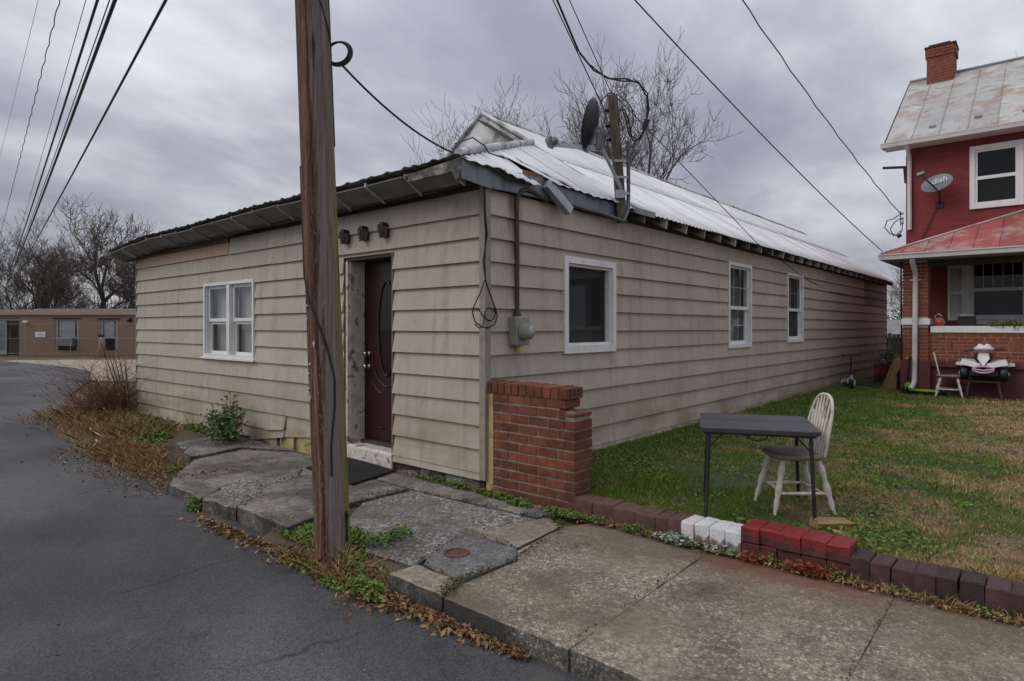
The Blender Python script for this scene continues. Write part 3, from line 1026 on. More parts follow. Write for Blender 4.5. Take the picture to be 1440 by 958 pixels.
slab([(0.90, KB - .005), (1.398, KB), (1.335, -1.668), (0.93, -1.65)], -0.026, MAT['conc_tan'], jit=0.01, seed=10, name='slab')
slab([(0.965, -1.635), (1.33, -1.655), (1.37, -1.15), (1.235, -0.985), (0.715, -0.985), (0.862, -1.5)], -0.028, MAT['conc_grey'], jit=0.006, seed=11)
slab([(0.72, -0.975), (1.228, -0.975), (1.18, -0.36), (0.955, -0.25), (0.858, -0.56)], -0.029, MAT['conc_tan'], jit=0.004, seed=12)
slab([(-0.28, -1.40), (0.16, -1.52), (0.42, -1.70), (0.90, -1.66), (0.85, -1.5), (0.706, -0.98), (0.848, -0.56), (0.91, -0.335), (-0.60, -0.412), (-0.62, -0.98)], -0.03, MAT['conc_agg'], jit=0.009, tilt=(0, 0.006), seed=13)
slab([(-0.60, -0.405), (0.91, -0.325), (1.0, -0.10), (0.98, -0.045), (-1.30, -0.045), (-1.22, -0.38)], -0.02, MAT['conc_old'], jit=0.008, seed=14)
slab([(-1.31, -1.80), (-0.46, -1.82), (-0.66, -1.04), (-0.66, -0.44), (-1.24, -0.40), (-2.36, -0.10), (-2.36, -0.52), (-1.97, -0.82), (-1.75, -1.28)], -0.018, MAT['conc_old'], jit=0.010, seed=15)
slab([(-1.86, -1.86), (-1.36, -1.80), (-1.78, -1.262), (-2.425, -1.19), (-2.235, -1.5)], -0.042, MAT['conc_agg'], jit=0.03, seed=16)
slab([(-2.84, -1.80), (-1.93, -1.86), (-2.25, -1.5), (-2.44, -1.18), (-1.80, -1.25), (-2.0, -0.82), (-2.40, -0.50), (-2.40, -0.06), (-3.3, -0.06), (-4.05, -0.40), (-3.9, -1.12)], -0.03, MAT['conc_old'], jit=0.02, tilt=(0.01, 0.0), seed=17)
slab([(-5.1, -0.85), (-3.93, -1.12), (-4.08, -0.40), (-3.34, -0.07), (-5.2, -0.09)], -0.035, MAT['conc_old'], jit=0.03, seed=18)

# iron valve cover sunk in the grey patch
cv_ = MB()
cv_.lathe([(0.093, -0.06), (0.093, -0.021), (0.086, -0.017), (0.072, -0.019), (0.070, -0.028), (0.02, -0.027), (0.018, -0.022), (0.001, -0.022)], (0.98, -1.34, 0), n=28, smooth=False)
tag(cv_.build('valve_cover', MAT['iron'], loc=(0.98, -1.34, -0.03)), 'small round rusty iron valve cover set in the grey pavement patch', 'valve cover')

# door mat
mt = MB()
mt.prism([(-2.16, -0.62), (-1.13, -0.73), (-1.28, -0.075), (-2.30, 0.02)], -0.012, 0.008)
tag(mt.build('door_mat', MAT['rubber'], loc=(-1.7, -0.4, 0)), 'flat black rubber mat lying before the maroon door', 'door mat')

# ================================================================== CLAPBOARD HOUSE
house = thing('clapboard_house', 'long low beige clapboard house with white metal roof', 'house', (0, 0, 0))
PF = lambda u, o, z: (u, -o, z)
PR = lambda u, o, z: (o, u, z)


def wbox(mb, P, u0, u1, o0, o1, z0, z1):
    return mb.hexa([P(u0, o0, z0), P(u1, o0, z0), P(u1, o1, z0), P(u0, o1, z0), P(u0, o0, z1), P(u1, o0, z1), P(u1, o1, z1), P(u0, o1, z1)])


LEN = 19.3
WID = 9.05
# shell behind the boards, the darkness of the rooms put into its colour
sh = MB()
sh.box(-WID + 0.02, -0.42, 0.42, LEN - 0.02, -0.2, 2.88)
sh.build('dark_backing', MAT['dark'], house)
# backing behind the boards, leaving the openings free
FW = [(-6.12, -4.49, 1.10, 2.26), (-2.32, -1.37, -0.2, 2.40)]
RW = [(1.255, 2.345, 1.27, 2.37), (5.965, 7.03, 1.21, 2.68), (9.07, 10.15, 1.25, 2.70)]


def backing(P, u0, u1, holes, top):
    m = MB()
    hs = sorted(holes)
    cur = u0
    for a, b, z0, z1 in hs:
        wbox(m, P, cur, a, -0.40, -0.004, -0.1, top)
        if z0 > 0:
            wbox(m, P, a, b, -0.40, -0.004, -0.1, z0)
        wbox(m, P, a, b, -0.40, -0.004, z1, top)
        cur = b
    wbox(m, P, cur, u1, -0.40, -0.004, -0.1, top)
    return m.build('wall_sheathing', MAT['darkwood'], house, fix=True)


backing(PF, -WID + 0.01, -0.01, FW, 2.93)
backing(PR, 0.41, LEN - 0.01, RW, 3.05)
bw = MB()
bw.box(-WID, -WID + 0.02, 0.0, LEN, -0.1, 2.9)
bw.box(-WID, 0, LEN - 0.01, LEN + 0.01, -0.1, 3.05)
bw.build('rear_wall', MAT['siding'], house)


def board(P, u0, u1, z0, z1, rz0, rz1, mat, cut=None):
    """one lap board, thick at its lower edge"""
    def off(z):
        t = (z - rz0) / (rz1 - rz0)
        return 0.038 + (0.004 - 0.038) * t
    ja, jb = random.uniform(-0.003, 0.003), random.uniform(-0.003, 0.003)
    n = max(1, int((u1 - u0) / 0.8))
    m = MB()
    vs = []
    for i in range(n + 1):
        u = u0 + (u1 - u0) * i / n
        j = (ja + (jb - ja) * i / n) if z0 == rz0 else 0
        j += random.uniform(-0.0015, 0.0015)
        zb = z0 + j
        if cut and i == n:
            zb += cut
        wv = random.uniform(-0.0015, 0.002)
        vs += [P(u, off(z0) + wv, zb), P(u, off(z1), z1), P(u, max(0.0, off(z0) - 0.03), zb)]
    fs = []
    for i in range(n):
        a, b = i * 3, i * 3 + 3
        fs += [(a, b, b + 1, a + 1), (a, a + 2, b + 2, b)]
    fs += [(0, 1, 2), (n * 3, n * 3 + 2, n * 3 + 1)]
    m.add(vs, fs)
    return m.build('siding_board', mat, house, fix=True)


ROW0, EXP = 0.155, 0.2285


def course(P, u0, u1, k, holes, matf, joints, top=None):
    rz0 = ROW0 + EXP * k
    rz1 = rz0 + EXP + 0.02
    zt = min(rz1, top) if top else rz1
    cuts = [u0, u1]
    for a, b, z0, z1 in holes:
        if z0 < zt and z1 > rz0:
            cuts += [a, b]
    L = u1 - u0
    off = (k * 1.97) % 4.88
    if joints:
        c = u0 + off
        while c < u1 - 0.6:
            if c > u0 + 0.6 and all(not (a - 0.4 < c < b + 0.4) for a, b, _, _ in holes):
                cuts.append(c)
            c += 4.88
    cuts = sorted(set(c for c in cuts if u0 <= c <= u1))
    for a, b in zip(cuts, cuts[1:]):
        segs = [(rz0, zt)]
        for ha, hb, h0, h1 in holes:
            if ha <= a + 1e-4 and hb >= b - 1e-4:
                ns = []
                for s0, s1 in segs:
                    if h0 > s0 + 0.01:
                        ns.append((s0, min(s1, h0)))
                    if h1 < s1 - 0.01:
                        ns.append((max(s0, h1), s1))
                    if not (h0 < s1 and h1 > s0):
                        ns.append((s0, s1))
                segs = list(dict.fromkeys(ns))
        for s0, s1 in segs:
            if s1 - s0 > 0.012:
                board(P, a + 0.0008, b - 0.0008, s0, s1, rz0, rz1, matf((a + b) / 2, k))


SM = lambda u, k: MAT['siding']
for k in range(0, 12):
    top = 2.94 if k < 11 else 2.90
    if k == 0:
        course(PF, -1.37, -0.035, k, [], SM, False)
        course(PF, -2.99, -2.34, k, [], SM, False)
    elif k == 11:
        course(PF, -5.28, -0.035, k, [], SM, False, top=2.915)
        course(PF, -WID, -5.30, k, [], lambda u, k: MAT['siding_peach'], False, top=2.855)
    else:
        course(PF, -WID, -0.035, k, FW, SM, True)
RM = lambda u, k: MAT['siding_red'] if (u > 16.05 and k >= 9) or (u > 17.6 and k >= 8) else MAT['siding']
for k in range(0, 12):
    if k >= 9:
        course(PR, 0.035, 16.1, k, RW, RM, True, top=3.02)
        course(PR, 16.1, LEN, k, [], RM, False, top=3.02)
    else:
        course(PR, 0.035, LEN, k, RW, RM, True)
# lowest starter strips
for P, a, b, mt_ in ((PR, 0.035, 9.0, 'siding'), (PR, 9.0, LEN, 'siding'), (PF, -1.36, -0.035, 'siding')):
    board(P, a, b, 0.085, 0.175, 0.085, 0.31, MAT[mt_])
board(PF, -WID, -5.9, -0.07, 0.175, ROW0 - EXP, ROW0 + 0.02, MAT['siding'])
board(PF, -5.9, -4.55, -0.05, 0.175, ROW0 - EXP, ROW0 + 0.02, MAT['siding'], cut=0.05)
# first course left of the pole: broken off in a slant and patched
board(PF, -WID, -6.2, ROW0, 0.40, ROW0, ROW0 + EXP + 0.02, MAT['siding'])
board(PF, -6.2, -4.15, ROW0 - 0.005, 0.40, ROW0, ROW0 + EXP + 0.02, MAT['siding'])
b_ = MB()
b_.plate([(-4.15, -0.050, 0.14), (-3.66, -0.052, 0.19), (-3.64, -0.020, 0.38), (-4.15, -0.012, 0.40)], (0, 0.014, 0))
b_.build('siding_board', MAT['siding'], house, fix=True)
b_ = MB()
b_.plate([(-4.62, -0.022, -0.005), (-2.42, -0.024, 0.215), (-2.42, -0.012, 0.385), (-3.66, -0.008, 0.385), (-4.62, -0.008, 0.16)], (0, 0.012, 0))
b_.build('siding_board', MAT['siding'], house, fix=True)
b_ = MB()
b_.plate([(-4.6, -0.036, -0.055), (-3.68, -0.04, 0.085), (-3.68, -0.03, 0.155), (-4.6, -0.026, 0.04)], (0, 0.012, 0))
b_.build('siding_board', MAT['siding'], house, fix=True)

# foundation: yellow blocks and dark piers under the front boards
x = -WID
while x < -2.45:
    w = random.uniform(0.34, 0.40)
    m = MB()
    m.cham(x, min(x + w, -2.42), 0.0, 0.2, -0.22, 0.17, 0.008, 0.004)
    m.build('foundation_block', MAT['block'] if random.random() < 0.75 else MAT['conc_old'], house)
    x += w + random.uniform(0.03, 0.09)
for a, b in ((-1.33, -0.98), (-0.94, -0.62), (-0.55, -0.08)):
    m = MB()
    m.cham(a, b, 0.004, 0.2, -0.2, 0.10, 0.008, 0.004)
    m.build('foundation_block', MAT['conc_old'], house)
m = MB()
m.box(-0.03, 0.012, 0.4, LEN, -0.1, 0.09)
m.build('foundation_wall', MAT['conc_old'], house)

# corner and edge trim
m = MB()
m.box(-0.036, 0.042, -0.042, -0.001, 0.09, 2.93)
m.box(0.001, 0.042, -0.001, 0.036, 0.09, 2.93)
m.build('corner_trim', MAT['trim'], house, fix=True)
m = MB()
m.box(-WID - 0.03, -WID, -0.032, 0.03, -0.1, 2.86)
m.build('corner_trim', MAT['trim'], house)
m = MB()
m.box(0.001, 0.032, LEN - 0.01, LEN + 0.03, 0.05, 3.0)
m.build('corner_trim', MAT['siding_red'], house)

# bare wood under the front eave on the left, upper frieze
m = MB()
m.box(-WID, -5.30, -0.030, 0.004, 2.852, 2.99)
m.build('frieze_board', MAT['oldwood'], house)
m = MB()
m.box(-5.30, -0.03, -0.012, 0.004, 2.91, 3.06)
m.build('frieze_board', MAT['darkwood'], house)
m = MB()
m.box(0.0, 0.014, 2.46, LEN, 3.0, 3.16)
m.build('frieze_board', MAT['oldwood'], house)

# ------------------------------------------------------------------ windows of the house
def casing(mb, P, u0, u1, z0, z1, w, o0, o1, bot=None):
    bot = w if bot is None else bot
    wbox(mb, P, u0, u0 + w, o0, o1, z0, z1)
    wbox(mb, P, u1 - w, u1, o0, o1, z0, z1)
    wbox(mb, P, u0 + w, u1 - w, o0, o1, z1 - w, z1)
    wbox(mb, P, u0 + w, u1 - w, o0, o1, z0, z0 + bot)


def box_part(name, mat, parent, P, *a):
    m = MB()
    wbox(m, P, *a)
    return m.build(name, mat, parent, fix=True)


# double window in the front wall
win = MB()
casing(win, PF, -6.12, -4.49, 1.10, 2.26, 0.045, -0.10, 0.045, 0.05)
wbox(win, PF, -5.335, -5.245, -0.10, 0.038, 1.15, 2.215)
wobj = win.build('window', MAT['white'], house, fix=True)
for a, b in ((-6.075, -5.335), (-5.245, -4.535)):
    for (z0, z1, o) in ((1.15, 1.665, -0.075), (1.655, 2.215, -0.045)):
        s = MB()
        casing(s, PF, a + 0.004, b - 0.004, z0, z1, 0.05, o, o + 0.03, 0.045 if z0 < 1.5 else 0.05)
        s.build('sash', MAT['white'], wobj, fix=True)
        box_part('pane', MAT['glass'], wobj, PF, a + 0.05, b - 0.05, o + 0.012, o + 0.016, z0 + 0.04, z1 - 0.045)
    box_part('blind', MAT['blind_dim'], wobj, PF, a, b, -0.16, -0.155, 1.15, 2.21)
box_part('sill', MAT['white'], wobj, PF, -6.16, -4.45, -0.04, 0.07, 1.072, 1.0995)
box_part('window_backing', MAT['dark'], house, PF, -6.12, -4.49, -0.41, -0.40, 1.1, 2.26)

# single fixed window in the long wall
win = MB()
casing(win, PR, 1.255, 2.345, 1.27, 2.37, 0.075, -0.09, 0.048, 0.085)
wobj = win.build('window', MAT['white'], house, fix=True)
s = MB()
casing(s, PR, 1.331, 2.269, 1.356, 2.294, 0.03, -0.07, 0.012)
s.build('sash', MAT['white'], wobj, fix=True)
box_part('pane', MAT['glass_dark'], wobj, PR, 1.355, 2.245, -0.05, -0.045, 1.38, 2.27)
box_part('insect_screen', MAT['mesh'], wobj, PR, 1.35, 2.25, -0.058, -0.0575, 1.375, 2.275)
for i in range(44):
    m = MB()
    z = 1.38 + i * 0.0205
    sl = 0.014
    m.hexa([PR(1.34, -0.098, z), PR(2.02 + random.uniform(-.004, .004), -0.098, z), PR(2.02, -0.106, z + sl), PR(1.34, -0.106, z + sl),
            PR(1.34, -0.096, z + 0.002), PR(2.02, -0.096, z + 0.002), PR(2.02, -0.104, z + sl + 0.002), PR(1.34, -0.104, z + sl + 0.002)])
    m.build('blind_slat', MAT['blind_dim'], wobj)
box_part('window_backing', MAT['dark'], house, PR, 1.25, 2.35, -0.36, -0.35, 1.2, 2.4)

# two tall sash windows further along
for wi, (u0, u1, z0, z1) in enumerate(RW[1:]):
    win = MB()
    casing(win, PR, u0, u1, z0, z1, 0.055, -0.09, 0.045, 0.06)
    wobj = win.build('window', MAT['white'], house, fix=True)
    zm = z0 + 0.055 + (z1 - z0 - 0.11) * 0.47
    for (a0, a1, o) in ((z0 + 0.06, zm + 0.03, -0.07), (zm - 0.03, z1 - 0.055, -0.035)):
        s = MB()
        w = 0.065 if a0 < zm - 0.1 else 0.04
        casing(s, PR, u0 + 0.056, u1 - 0.056, a0, a1, w, o, o + 0.03, 0.06)
        s.build('sash', MAT['white'], wobj, fix=True)
        g0, g1, h0, h1 = u0 + 0.056 + w - 0.01, u1 - 0.056 - w + 0.01, a0 + 0.05, a1 - w + 0.01
        box_part('pane', MAT['glass_dark'] if wi else MAT['glass'], wobj, PR, g0, g1, o + 0.010, o + 0.014, h0, h1)
        if not (wi == 1 and a0 < zm - 0.1):
            for q in (1, 2):
                uu = g0 + (g1 - g0) * q / 3
                box_part('muntin', MAT['white'], wobj, PR, uu - 0.006, uu + 0.006, o + 0.002, o + 0.0095, h0, h1)
            hm = (h0 + h1) / 2
            box_part('muntin', MAT['white'], wobj, PR, g0, g1, o + 0.002, o + 0.009, hm - 0.006, hm + 0.006)
        else:
            box_part('insect_screen', MAT['mesh'], wobj, PR, g0, g1, o + 0.017, o + 0.02, h0, h1)
    cu = MB()
    nn_ = 30
    vs = []
    for i in range(nn_ + 1):
        u = u0 + 0.05 + (u1 - u0 - 0.1) * i / nn_
        o = -0.17 + 0.018 * math.sin(i * 1.35) + 0.008 * math.sin(i * 3.1)
        vs += [PR(u, o, z0 + 0.05), PR(u, o, z1 - 0.05)]
    cu.add(vs, [(2 * i, 2 * i + 2, 2 * i + 3, 2 * i + 1) for i in range(nn_)], True)
    cu.build('curtain', MAT['curtain'], wobj)
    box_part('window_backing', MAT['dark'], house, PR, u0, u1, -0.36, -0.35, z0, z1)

# ------------------------------------------------------------------ door in its recess
jb = MB()
jb.box(-2.33, -2.30, 0.0, 0.40, 0.0, 2.40)
jb.box(-1.392, -1.367, -0.030, 0.40, -0.02, 2.40)
jb.build('door_jamb', MAT['oldwood'], house)
jb = MB()
jb.box(-2.298, -2.245, 0.03, 0.235, 0.16, 2.36)
jb.box(-2.298, -2.262, 0.0, 0.029, 0.16, 2.36)
jb.build('door_frame', MAT['white_old'], house)
jb = MB()
jb.box(-2.33, -1.36, 0.0, 0.40, 2.36, 2.402)
jb.build('door_head', MAT['darkwood'], house)
st = MB()
st.cham(-2.33, -1.37, -0.012, 0.36, -0.16, 0.165, 0.02, 0.012)
st.build('door_step', MAT['white_old'], house)
th = MB()
th.box(-2.26, -1.385, 0.17, 0.30, 0.1655, 0.20)
th.build('threshold', MAT['darkwood'], house)
dr = MB()
dr.box(-2.243, -1.39, 0.245, 0.29, 0.205, 2.355)
door = dr.build('door', MAT['door'], house)
dm = MB()
ov = [(-1.815 + 0.155 * math.cos(a), 0.236, 1.55 + 0.56 * math.sin(a)) for a in [2 * math.pi * i / 40 for i in range(40)]]
dm.tube(ov + ov[:1], 0.013, 6, caps=False)
dm.build('oval_moulding', MAT['door'], door)
dm = MB()
dm.plate([(-1.815 + 0.150 * math.cos(a), 0.243, 1.55 + 0.55 * math.sin(a)) for a in [2 * math.pi * i / 40 for i in range(40)]], (0, -0.006, 0))
dm.build('oval_pane', MAT['glass_dark'], door, fix=True)
for dx in (-1, 1):
    for pts_, r_ in (([(-1.815 + dx * 0.29, 0.243, 1.30), (-1.815 + dx * 0.27, 0.240, 1.10), (-1.815 + dx * 0.17, 0.240, 0.94), (-1.815 + dx * 0.06, 0.240, 0.87), (-1.815 + dx * 0.002, 0.24, 0.86)], 0.011),
                     ([(-1.815 + dx * 0.28, 0.24, 0.92), (-1.815 + dx * 0.20, 0.24, 0.82), (-1.815 + dx * 0.10, 0.24, 0.77)], 0.011),
                     ([(-1.815 + dx * 0.27, 0.24, 0.36), (-1.815 + dx * 0.06, 0.24, 0.36)], 0.010)):
        dm = MB()
        dm.tube(pts_, r_, 6)
        dm.build('panel_moulding', MAT['door'], door)
for z, r in ((1.245, 0.030), (1.09, 0.030)):
    dm = MB()
    dm.lathe([(0.034, 0.0), (0.034, 0.008), (0.014, 0.012), (0.013, 0.035), (r, 0.045), (r, 0.068), (r * 0.6, 0.078)], (-2.175, 0.244, z), (0, -1, 0), 14)
    dm.build('door_knob' if z < 1.2 else 'deadbolt', MAT['steel'], door)

# ------------------------------------------------------------------ front eave: deck high in front, falling to the rear
def eavez(x):
    return 3.135 + 0.004 * x + 0.012 * math.sin(x * 1.3) - 0.06 * max(0.0, -x - 7.4)


EY = -0.46
x0 = 0.10
k = 0
while x0 > -9.35:
    x1 = max(x0 - 0.68, -9.42)
    m = MB()
    n = 10
    vs = []
    for i in range(n + 1):
        x = x0 + (x1 - x0) * i / n
        rib = 0.018 if i in (1, 5, 9) else 0.0
        jy = random.uniform(-0.012, 0.012)
        for y, dz in ((EY + jy, 0.0), (0.0, -0.05), (0.3, -0.09), (0.5, -0.11)) if x0 > -3.3 else ((EY + jy, 0.0), (0.0, -0.05), (2.6, -0.36), (5.5, -0.7)):
            vs.append((x, y, eavez(x) + dz + rib + (k % 2) * 0.003))
    fs = []
    for i in range(n):
        for j in range(3):
            a = i * 4 + j
            fs.append((a, a + 4, a + 5, a + 1))
    o2 = len(vs)
    vs += [(a, b, c - 0.004) for a, b, c in vs]
    fs += [tuple(q + o2 for q in f[::-1]) for f in fs] + [(i * 4, i * 4 + o2, i * 4 + 4 + o2, i * 4 + 4) for i in range(n)]
    m.add(vs, fs)
    m.build('roof_sheet', MAT['roof_edge'], house, fix=True)
    x0 = x1
    k += 1
# soffit panels sloping down to the wall between the rafters
xr = -0.10
rx = []
while xr > -9.3:
    rx.append(xr)
    xr -= 0.61
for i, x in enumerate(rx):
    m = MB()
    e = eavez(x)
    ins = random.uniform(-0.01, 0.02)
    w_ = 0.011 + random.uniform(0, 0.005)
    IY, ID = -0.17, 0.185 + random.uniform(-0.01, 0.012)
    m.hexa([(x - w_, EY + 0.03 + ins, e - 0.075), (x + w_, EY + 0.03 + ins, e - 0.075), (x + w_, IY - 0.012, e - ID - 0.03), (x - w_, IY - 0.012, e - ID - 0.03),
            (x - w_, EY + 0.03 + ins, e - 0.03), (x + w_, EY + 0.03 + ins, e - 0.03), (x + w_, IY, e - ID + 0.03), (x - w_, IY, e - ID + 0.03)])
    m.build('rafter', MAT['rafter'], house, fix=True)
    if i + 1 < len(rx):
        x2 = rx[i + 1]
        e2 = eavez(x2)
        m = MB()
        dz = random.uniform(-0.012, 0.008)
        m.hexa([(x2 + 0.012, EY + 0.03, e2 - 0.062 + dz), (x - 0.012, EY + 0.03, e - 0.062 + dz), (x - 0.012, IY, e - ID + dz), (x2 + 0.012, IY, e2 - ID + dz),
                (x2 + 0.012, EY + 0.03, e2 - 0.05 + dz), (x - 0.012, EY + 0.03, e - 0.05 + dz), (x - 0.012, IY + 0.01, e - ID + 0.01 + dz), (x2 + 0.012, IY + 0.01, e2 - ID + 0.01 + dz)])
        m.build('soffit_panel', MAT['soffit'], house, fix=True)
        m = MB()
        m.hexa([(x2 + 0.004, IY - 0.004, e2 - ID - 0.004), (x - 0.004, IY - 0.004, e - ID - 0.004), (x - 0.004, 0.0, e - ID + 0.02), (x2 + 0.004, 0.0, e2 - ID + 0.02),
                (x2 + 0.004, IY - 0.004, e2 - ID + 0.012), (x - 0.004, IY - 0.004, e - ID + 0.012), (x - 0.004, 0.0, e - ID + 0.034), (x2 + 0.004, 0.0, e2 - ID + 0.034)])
        m.build('dark_gap_strip', MAT['darkwood'], house, fix=True)  # added dark strip, the shade of the gap above the wall in its colour
m = MB()
m.tube([(-9.0 + 0.45 * i, -0.19, (2.90 if i < 8 else 2.925) + 0.012 * math.sin(i * 1.9)) for i in range(20)], 0.012, 6)
m.build('eave_cable', MAT['cable'], house)
m = MB()
m.tube([(-2.05, -0.1, 2.95), (-2.3, -0.2, 2.99), (-2.5, -0.25, 3.02), (-2.25, -0.28, 3.04), (-1.95, -0.18, 2.99), (-2.1, -0.1, 2.93), (-2.45, -0.12, 2.94)], 0.016, 6)
m.build('eave_cable', MAT['cable'], house)
# rotten corner piece at the street corner of the eave
m = MB()
m.plate([(-0.62, EY + 0.02, eavez(-.6) - 0.13), (0.02, EY + 0.0, 2.99), (0.06, EY + 0.01, 2.90), (0.10, EY + 0.01, 2.93), (0.12, EY, 3.10), (-0.62, EY + 0.02, eavez(-.6) - 0.06)], (0, 0.03, 0))
m.build('fascia_board', MAT['rotten'], house, fix=True)
m = MB()
m.plate([(0.10, EY + 0.03, 2.92), (0.10, EY + 0.03, 3.09), (0.055, 0.02, 3.13), (0.055, 0.02, 2.9)], (0.015, 0, 0))
m.build('fascia_board', MAT['flash'], house, fix=True)
m = MB()
m.hexa([(-9.5, EY - 0.03, 2.90), (-9.36, EY - 0.03, 2.92), (-9.36, 1.5, 2.72), (-9.5, 1.5, 2.70), (-9.5, EY - 0.03, 2.935), (-9.36, EY - 0.03, 2.955), (-9.36, 1.5, 2.76), (-9.5, 1.5, 2.74)])
m.build('barge_board', MAT['white_old'], house)

# ------------------------------------------------------------------ white metal roof
SL = 0.665                           # pitch of the long slope
RIDGE_X, RIDGE_Z = -2.5, 4.85


def slope_z(x):
    return RIDGE_Z + (RIDGE_X - x) * SL


def corr_sheet(y0, y1, xa, xb, zoff=0.0, amp=0.007, wave=0.117, mat='roof_white', sag=0.0, wob=0.0, n=None, name='roof_sheet'):
    """corrugated sheet on the long slope; xa, xb = eave and upper end (numbers or functions of y)"""
    n = n or max(6, int((y1 - y0) / wave * 6))
    m = MB()
    vs, fs = [], []
    rows = 4
    for i in range(n + 1):
        y = y0 + (y1 - y0) * i / n
        a = xa(y) if callable(xa) else xa
        b = xb(y) if callable(xb) else xb
        for j in range(rows):
            t = j / (rows - 1)
            x = a + (b - a) * t
            z = slope_z(x) + zoff + amp * math.sin(2 * math.pi * y / wave) - sag * (1 - t) ** 2 + wob * mnoise.noise((x * 2, y * 2, 3)) * (1 - t)
            vs.append((x, y, z))
    o2 = len(vs)
    for i in range(n):
        for j in range(rows - 1):
            p = i * rows + j
            fs.append((p, p + 1, p + rows + 1, p + rows))
    vs += [(x, y, z - 0.005) for x, y, z in vs]
    f2 = [tuple(q + o2 for q in f[::-1]) for f in fs]
    f3 = []
    for i in range(n):
        p = i * rows
        f3.append((p, p + rows, p + rows + o2, p + o2))
    m.add(vs, fs + f2, True)
    m.add(vs, [], False)
    m.f += f3
    m.sm += [False] * len(f3)
    return m.build(name, MAT[mat], house, fix=True)


def wob_eave(y):
    return 0.25 + 0.010 * math.sin(y * 2.1) + 0.006 * math.sin(y * 7.3)


y = 2.66
i = 0
while y < LEN - 0.2:
    y1 = min(y + 0.70, LEN + 0.28)
    lift = (i % 2) * 0.004
    corr_sheet(y - 0.03, y1, wob_eave, -1.18, lift, n=48)
    corr_sheet(y - 0.03, y1, -1.12, RIDGE_X + 0.01, lift + 0.012, n=48)
    y = y1
    i += 1
# rear slope, seen only as a rake
m = MB()
m.add([(RIDGE_X, 2.67, RIDGE_Z), (RIDGE_X, LEN + 0.28, RIDGE_Z), (-5.6, LEN + 0.28, RIDGE_Z - 3.1 * SL), (-5.6, 2.67, RIDGE_Z - 3.1 * SL)], [(0, 1, 2, 3)])
m.add([(RIDGE_X, 2.67, RIDGE_Z - .01), (RIDGE_X, LEN + 0.28, RIDGE_Z - .01), (-5.6, LEN + 0.28, RIDGE_Z - .01 - 3.1 * SL), (-5.6, 2.67, RIDGE_Z - .01 - 3.1 * SL)], [(3, 2, 1, 0)])
m.build('rear_roof_slope', MAT['roof_white'], house)
m = MB()
m.add([(-5.6, 5.4, 2.74), (-9.4, 5.4, 2.3), (-9.4, LEN + .3, 2.3), (-5.6, LEN + .3, 2.79)], [(0, 1, 2, 3)])
m.build('rear_roof_slope', MAT['roof_edge'], house)
m = MB()
m.tube([(RIDGE_X, 2.6 + 0.7 * i, RIDGE_Z + 0.012 + 0.012 * math.sin(i * 2.3)) for i in range(25)], 0.045, 8)
m.build('ridge_cap', MAT['roof_grey'], house)
m = MB()
m.add([(0.0, LEN, 3.0), (RIDGE_X, LEN, RIDGE_Z - .05), (-5.6, LEN, 2.8)], [(0, 1, 2)])
m.build('rear_gable', MAT['siding_red'], house)

# street end: hip, patched gable and ragged sheets
HP = (-1.57, 2.67, 4.225)


def hip_x(y):
    t = (y + 0.42) / (2.67 + 0.42)
    return 0.08 + (HP[0] - 0.08) * t


m = MB()
nn_ = 14
vs, fs = [], []
for i in range(nn_ + 1):
    t = i / nn_
    for j in range(nn_ + 1):
        s = j / nn_
        # right edge follows the hip line, left edge runs back from the eave
        y = EY + (2.67 - EY) * t
        xr_ = hip_x(y)
        zr = slope_z(xr_) + 0.0
        xl = -1.6 - 1.8 * t
        zl = eavez(-1.6) - 0.05 * t
        x = xr_ + (xl - xr_) * s
        z = zr + (zl - zr) * s + 0.03 * mnoise.noise((x * 1.5, y * 1.5, 0)) * min(1, 4 * t)
        vs.append((x, y, z))
for i in range(nn_):
    for j in range(nn_):
        a = i * (nn_ + 1) + j
        fs.append((a, a + 1, a + nn_ + 2, a + nn_ + 1))
m.add(vs, fs, True)
m.build('hip_roof_face', MAT['roof_grey'], house)
m = MB()
vs, fs = [], []
n = 16
for i in range(n + 1):
    t = i / n
    for j in range(9):
        s = j / 8
        xb = -0.6 - 3.8 * t
        ztop = RIDGE_Z + 0.02 - abs(xb - RIDGE_X) * SL
        zb = 3.3
        z = zb + (ztop - zb) * s
        y = 2.62 - 0.16 * abs(mnoise.noise((xb * 2.6, z * 3.1, 5))) * (1 if 0 < s < 1 else 0)
        vs.append((xb, y, z))
for i in range(n):
    for j in range(8):
        a = i * 9 + j
        fs.append((a, a + 1, a + 10, a + 9))
m.add(vs, fs, True)
m.build('gable_flashing', MAT['roof_grey'], house)
m = MB()
m.tube([(-4.6, 2.6, RIDGE_Z - 2.1 * SL + .02), (-3.3, 2.61, RIDGE_Z - 0.8 * SL + 0.02), (-2.5, 2.6, RIDGE_Z + 0.03), (-1.5, 2.61, slope_z(-1.5) + 0.02)], 0.035, 7)
m.build('rake_trim', MAT['roof_grey'], house)
m = MB()
m.tube([(hip_x(EY + 0.05 + (2.62 - EY) * i / 12) - 0.01 * math.sin(i), EY + 0.05 + (2.62 - EY) * i / 12,
         slope_z(hip_x(EY + 0.05 + (2.62 - EY) * i / 12)) + 0.03 + 0.006 * math.sin(i * 1.7)) for i in range(13)], [0.03] + [0.042] * 11 + [0.04], 10)
m.build('hip_roll', MAT['roof_grey'], house)
m = MB()
m.tube([(-0.16, -0.25, 3.32), (-0.12, -0.05, 3.42), (-0.08, 0.08, 3.36), (0.0, 0.05, 3.27), (0.06, 0.22, 3.24)], 0.007, 5)
m.build('loose_wire', MAT['cable'], house)
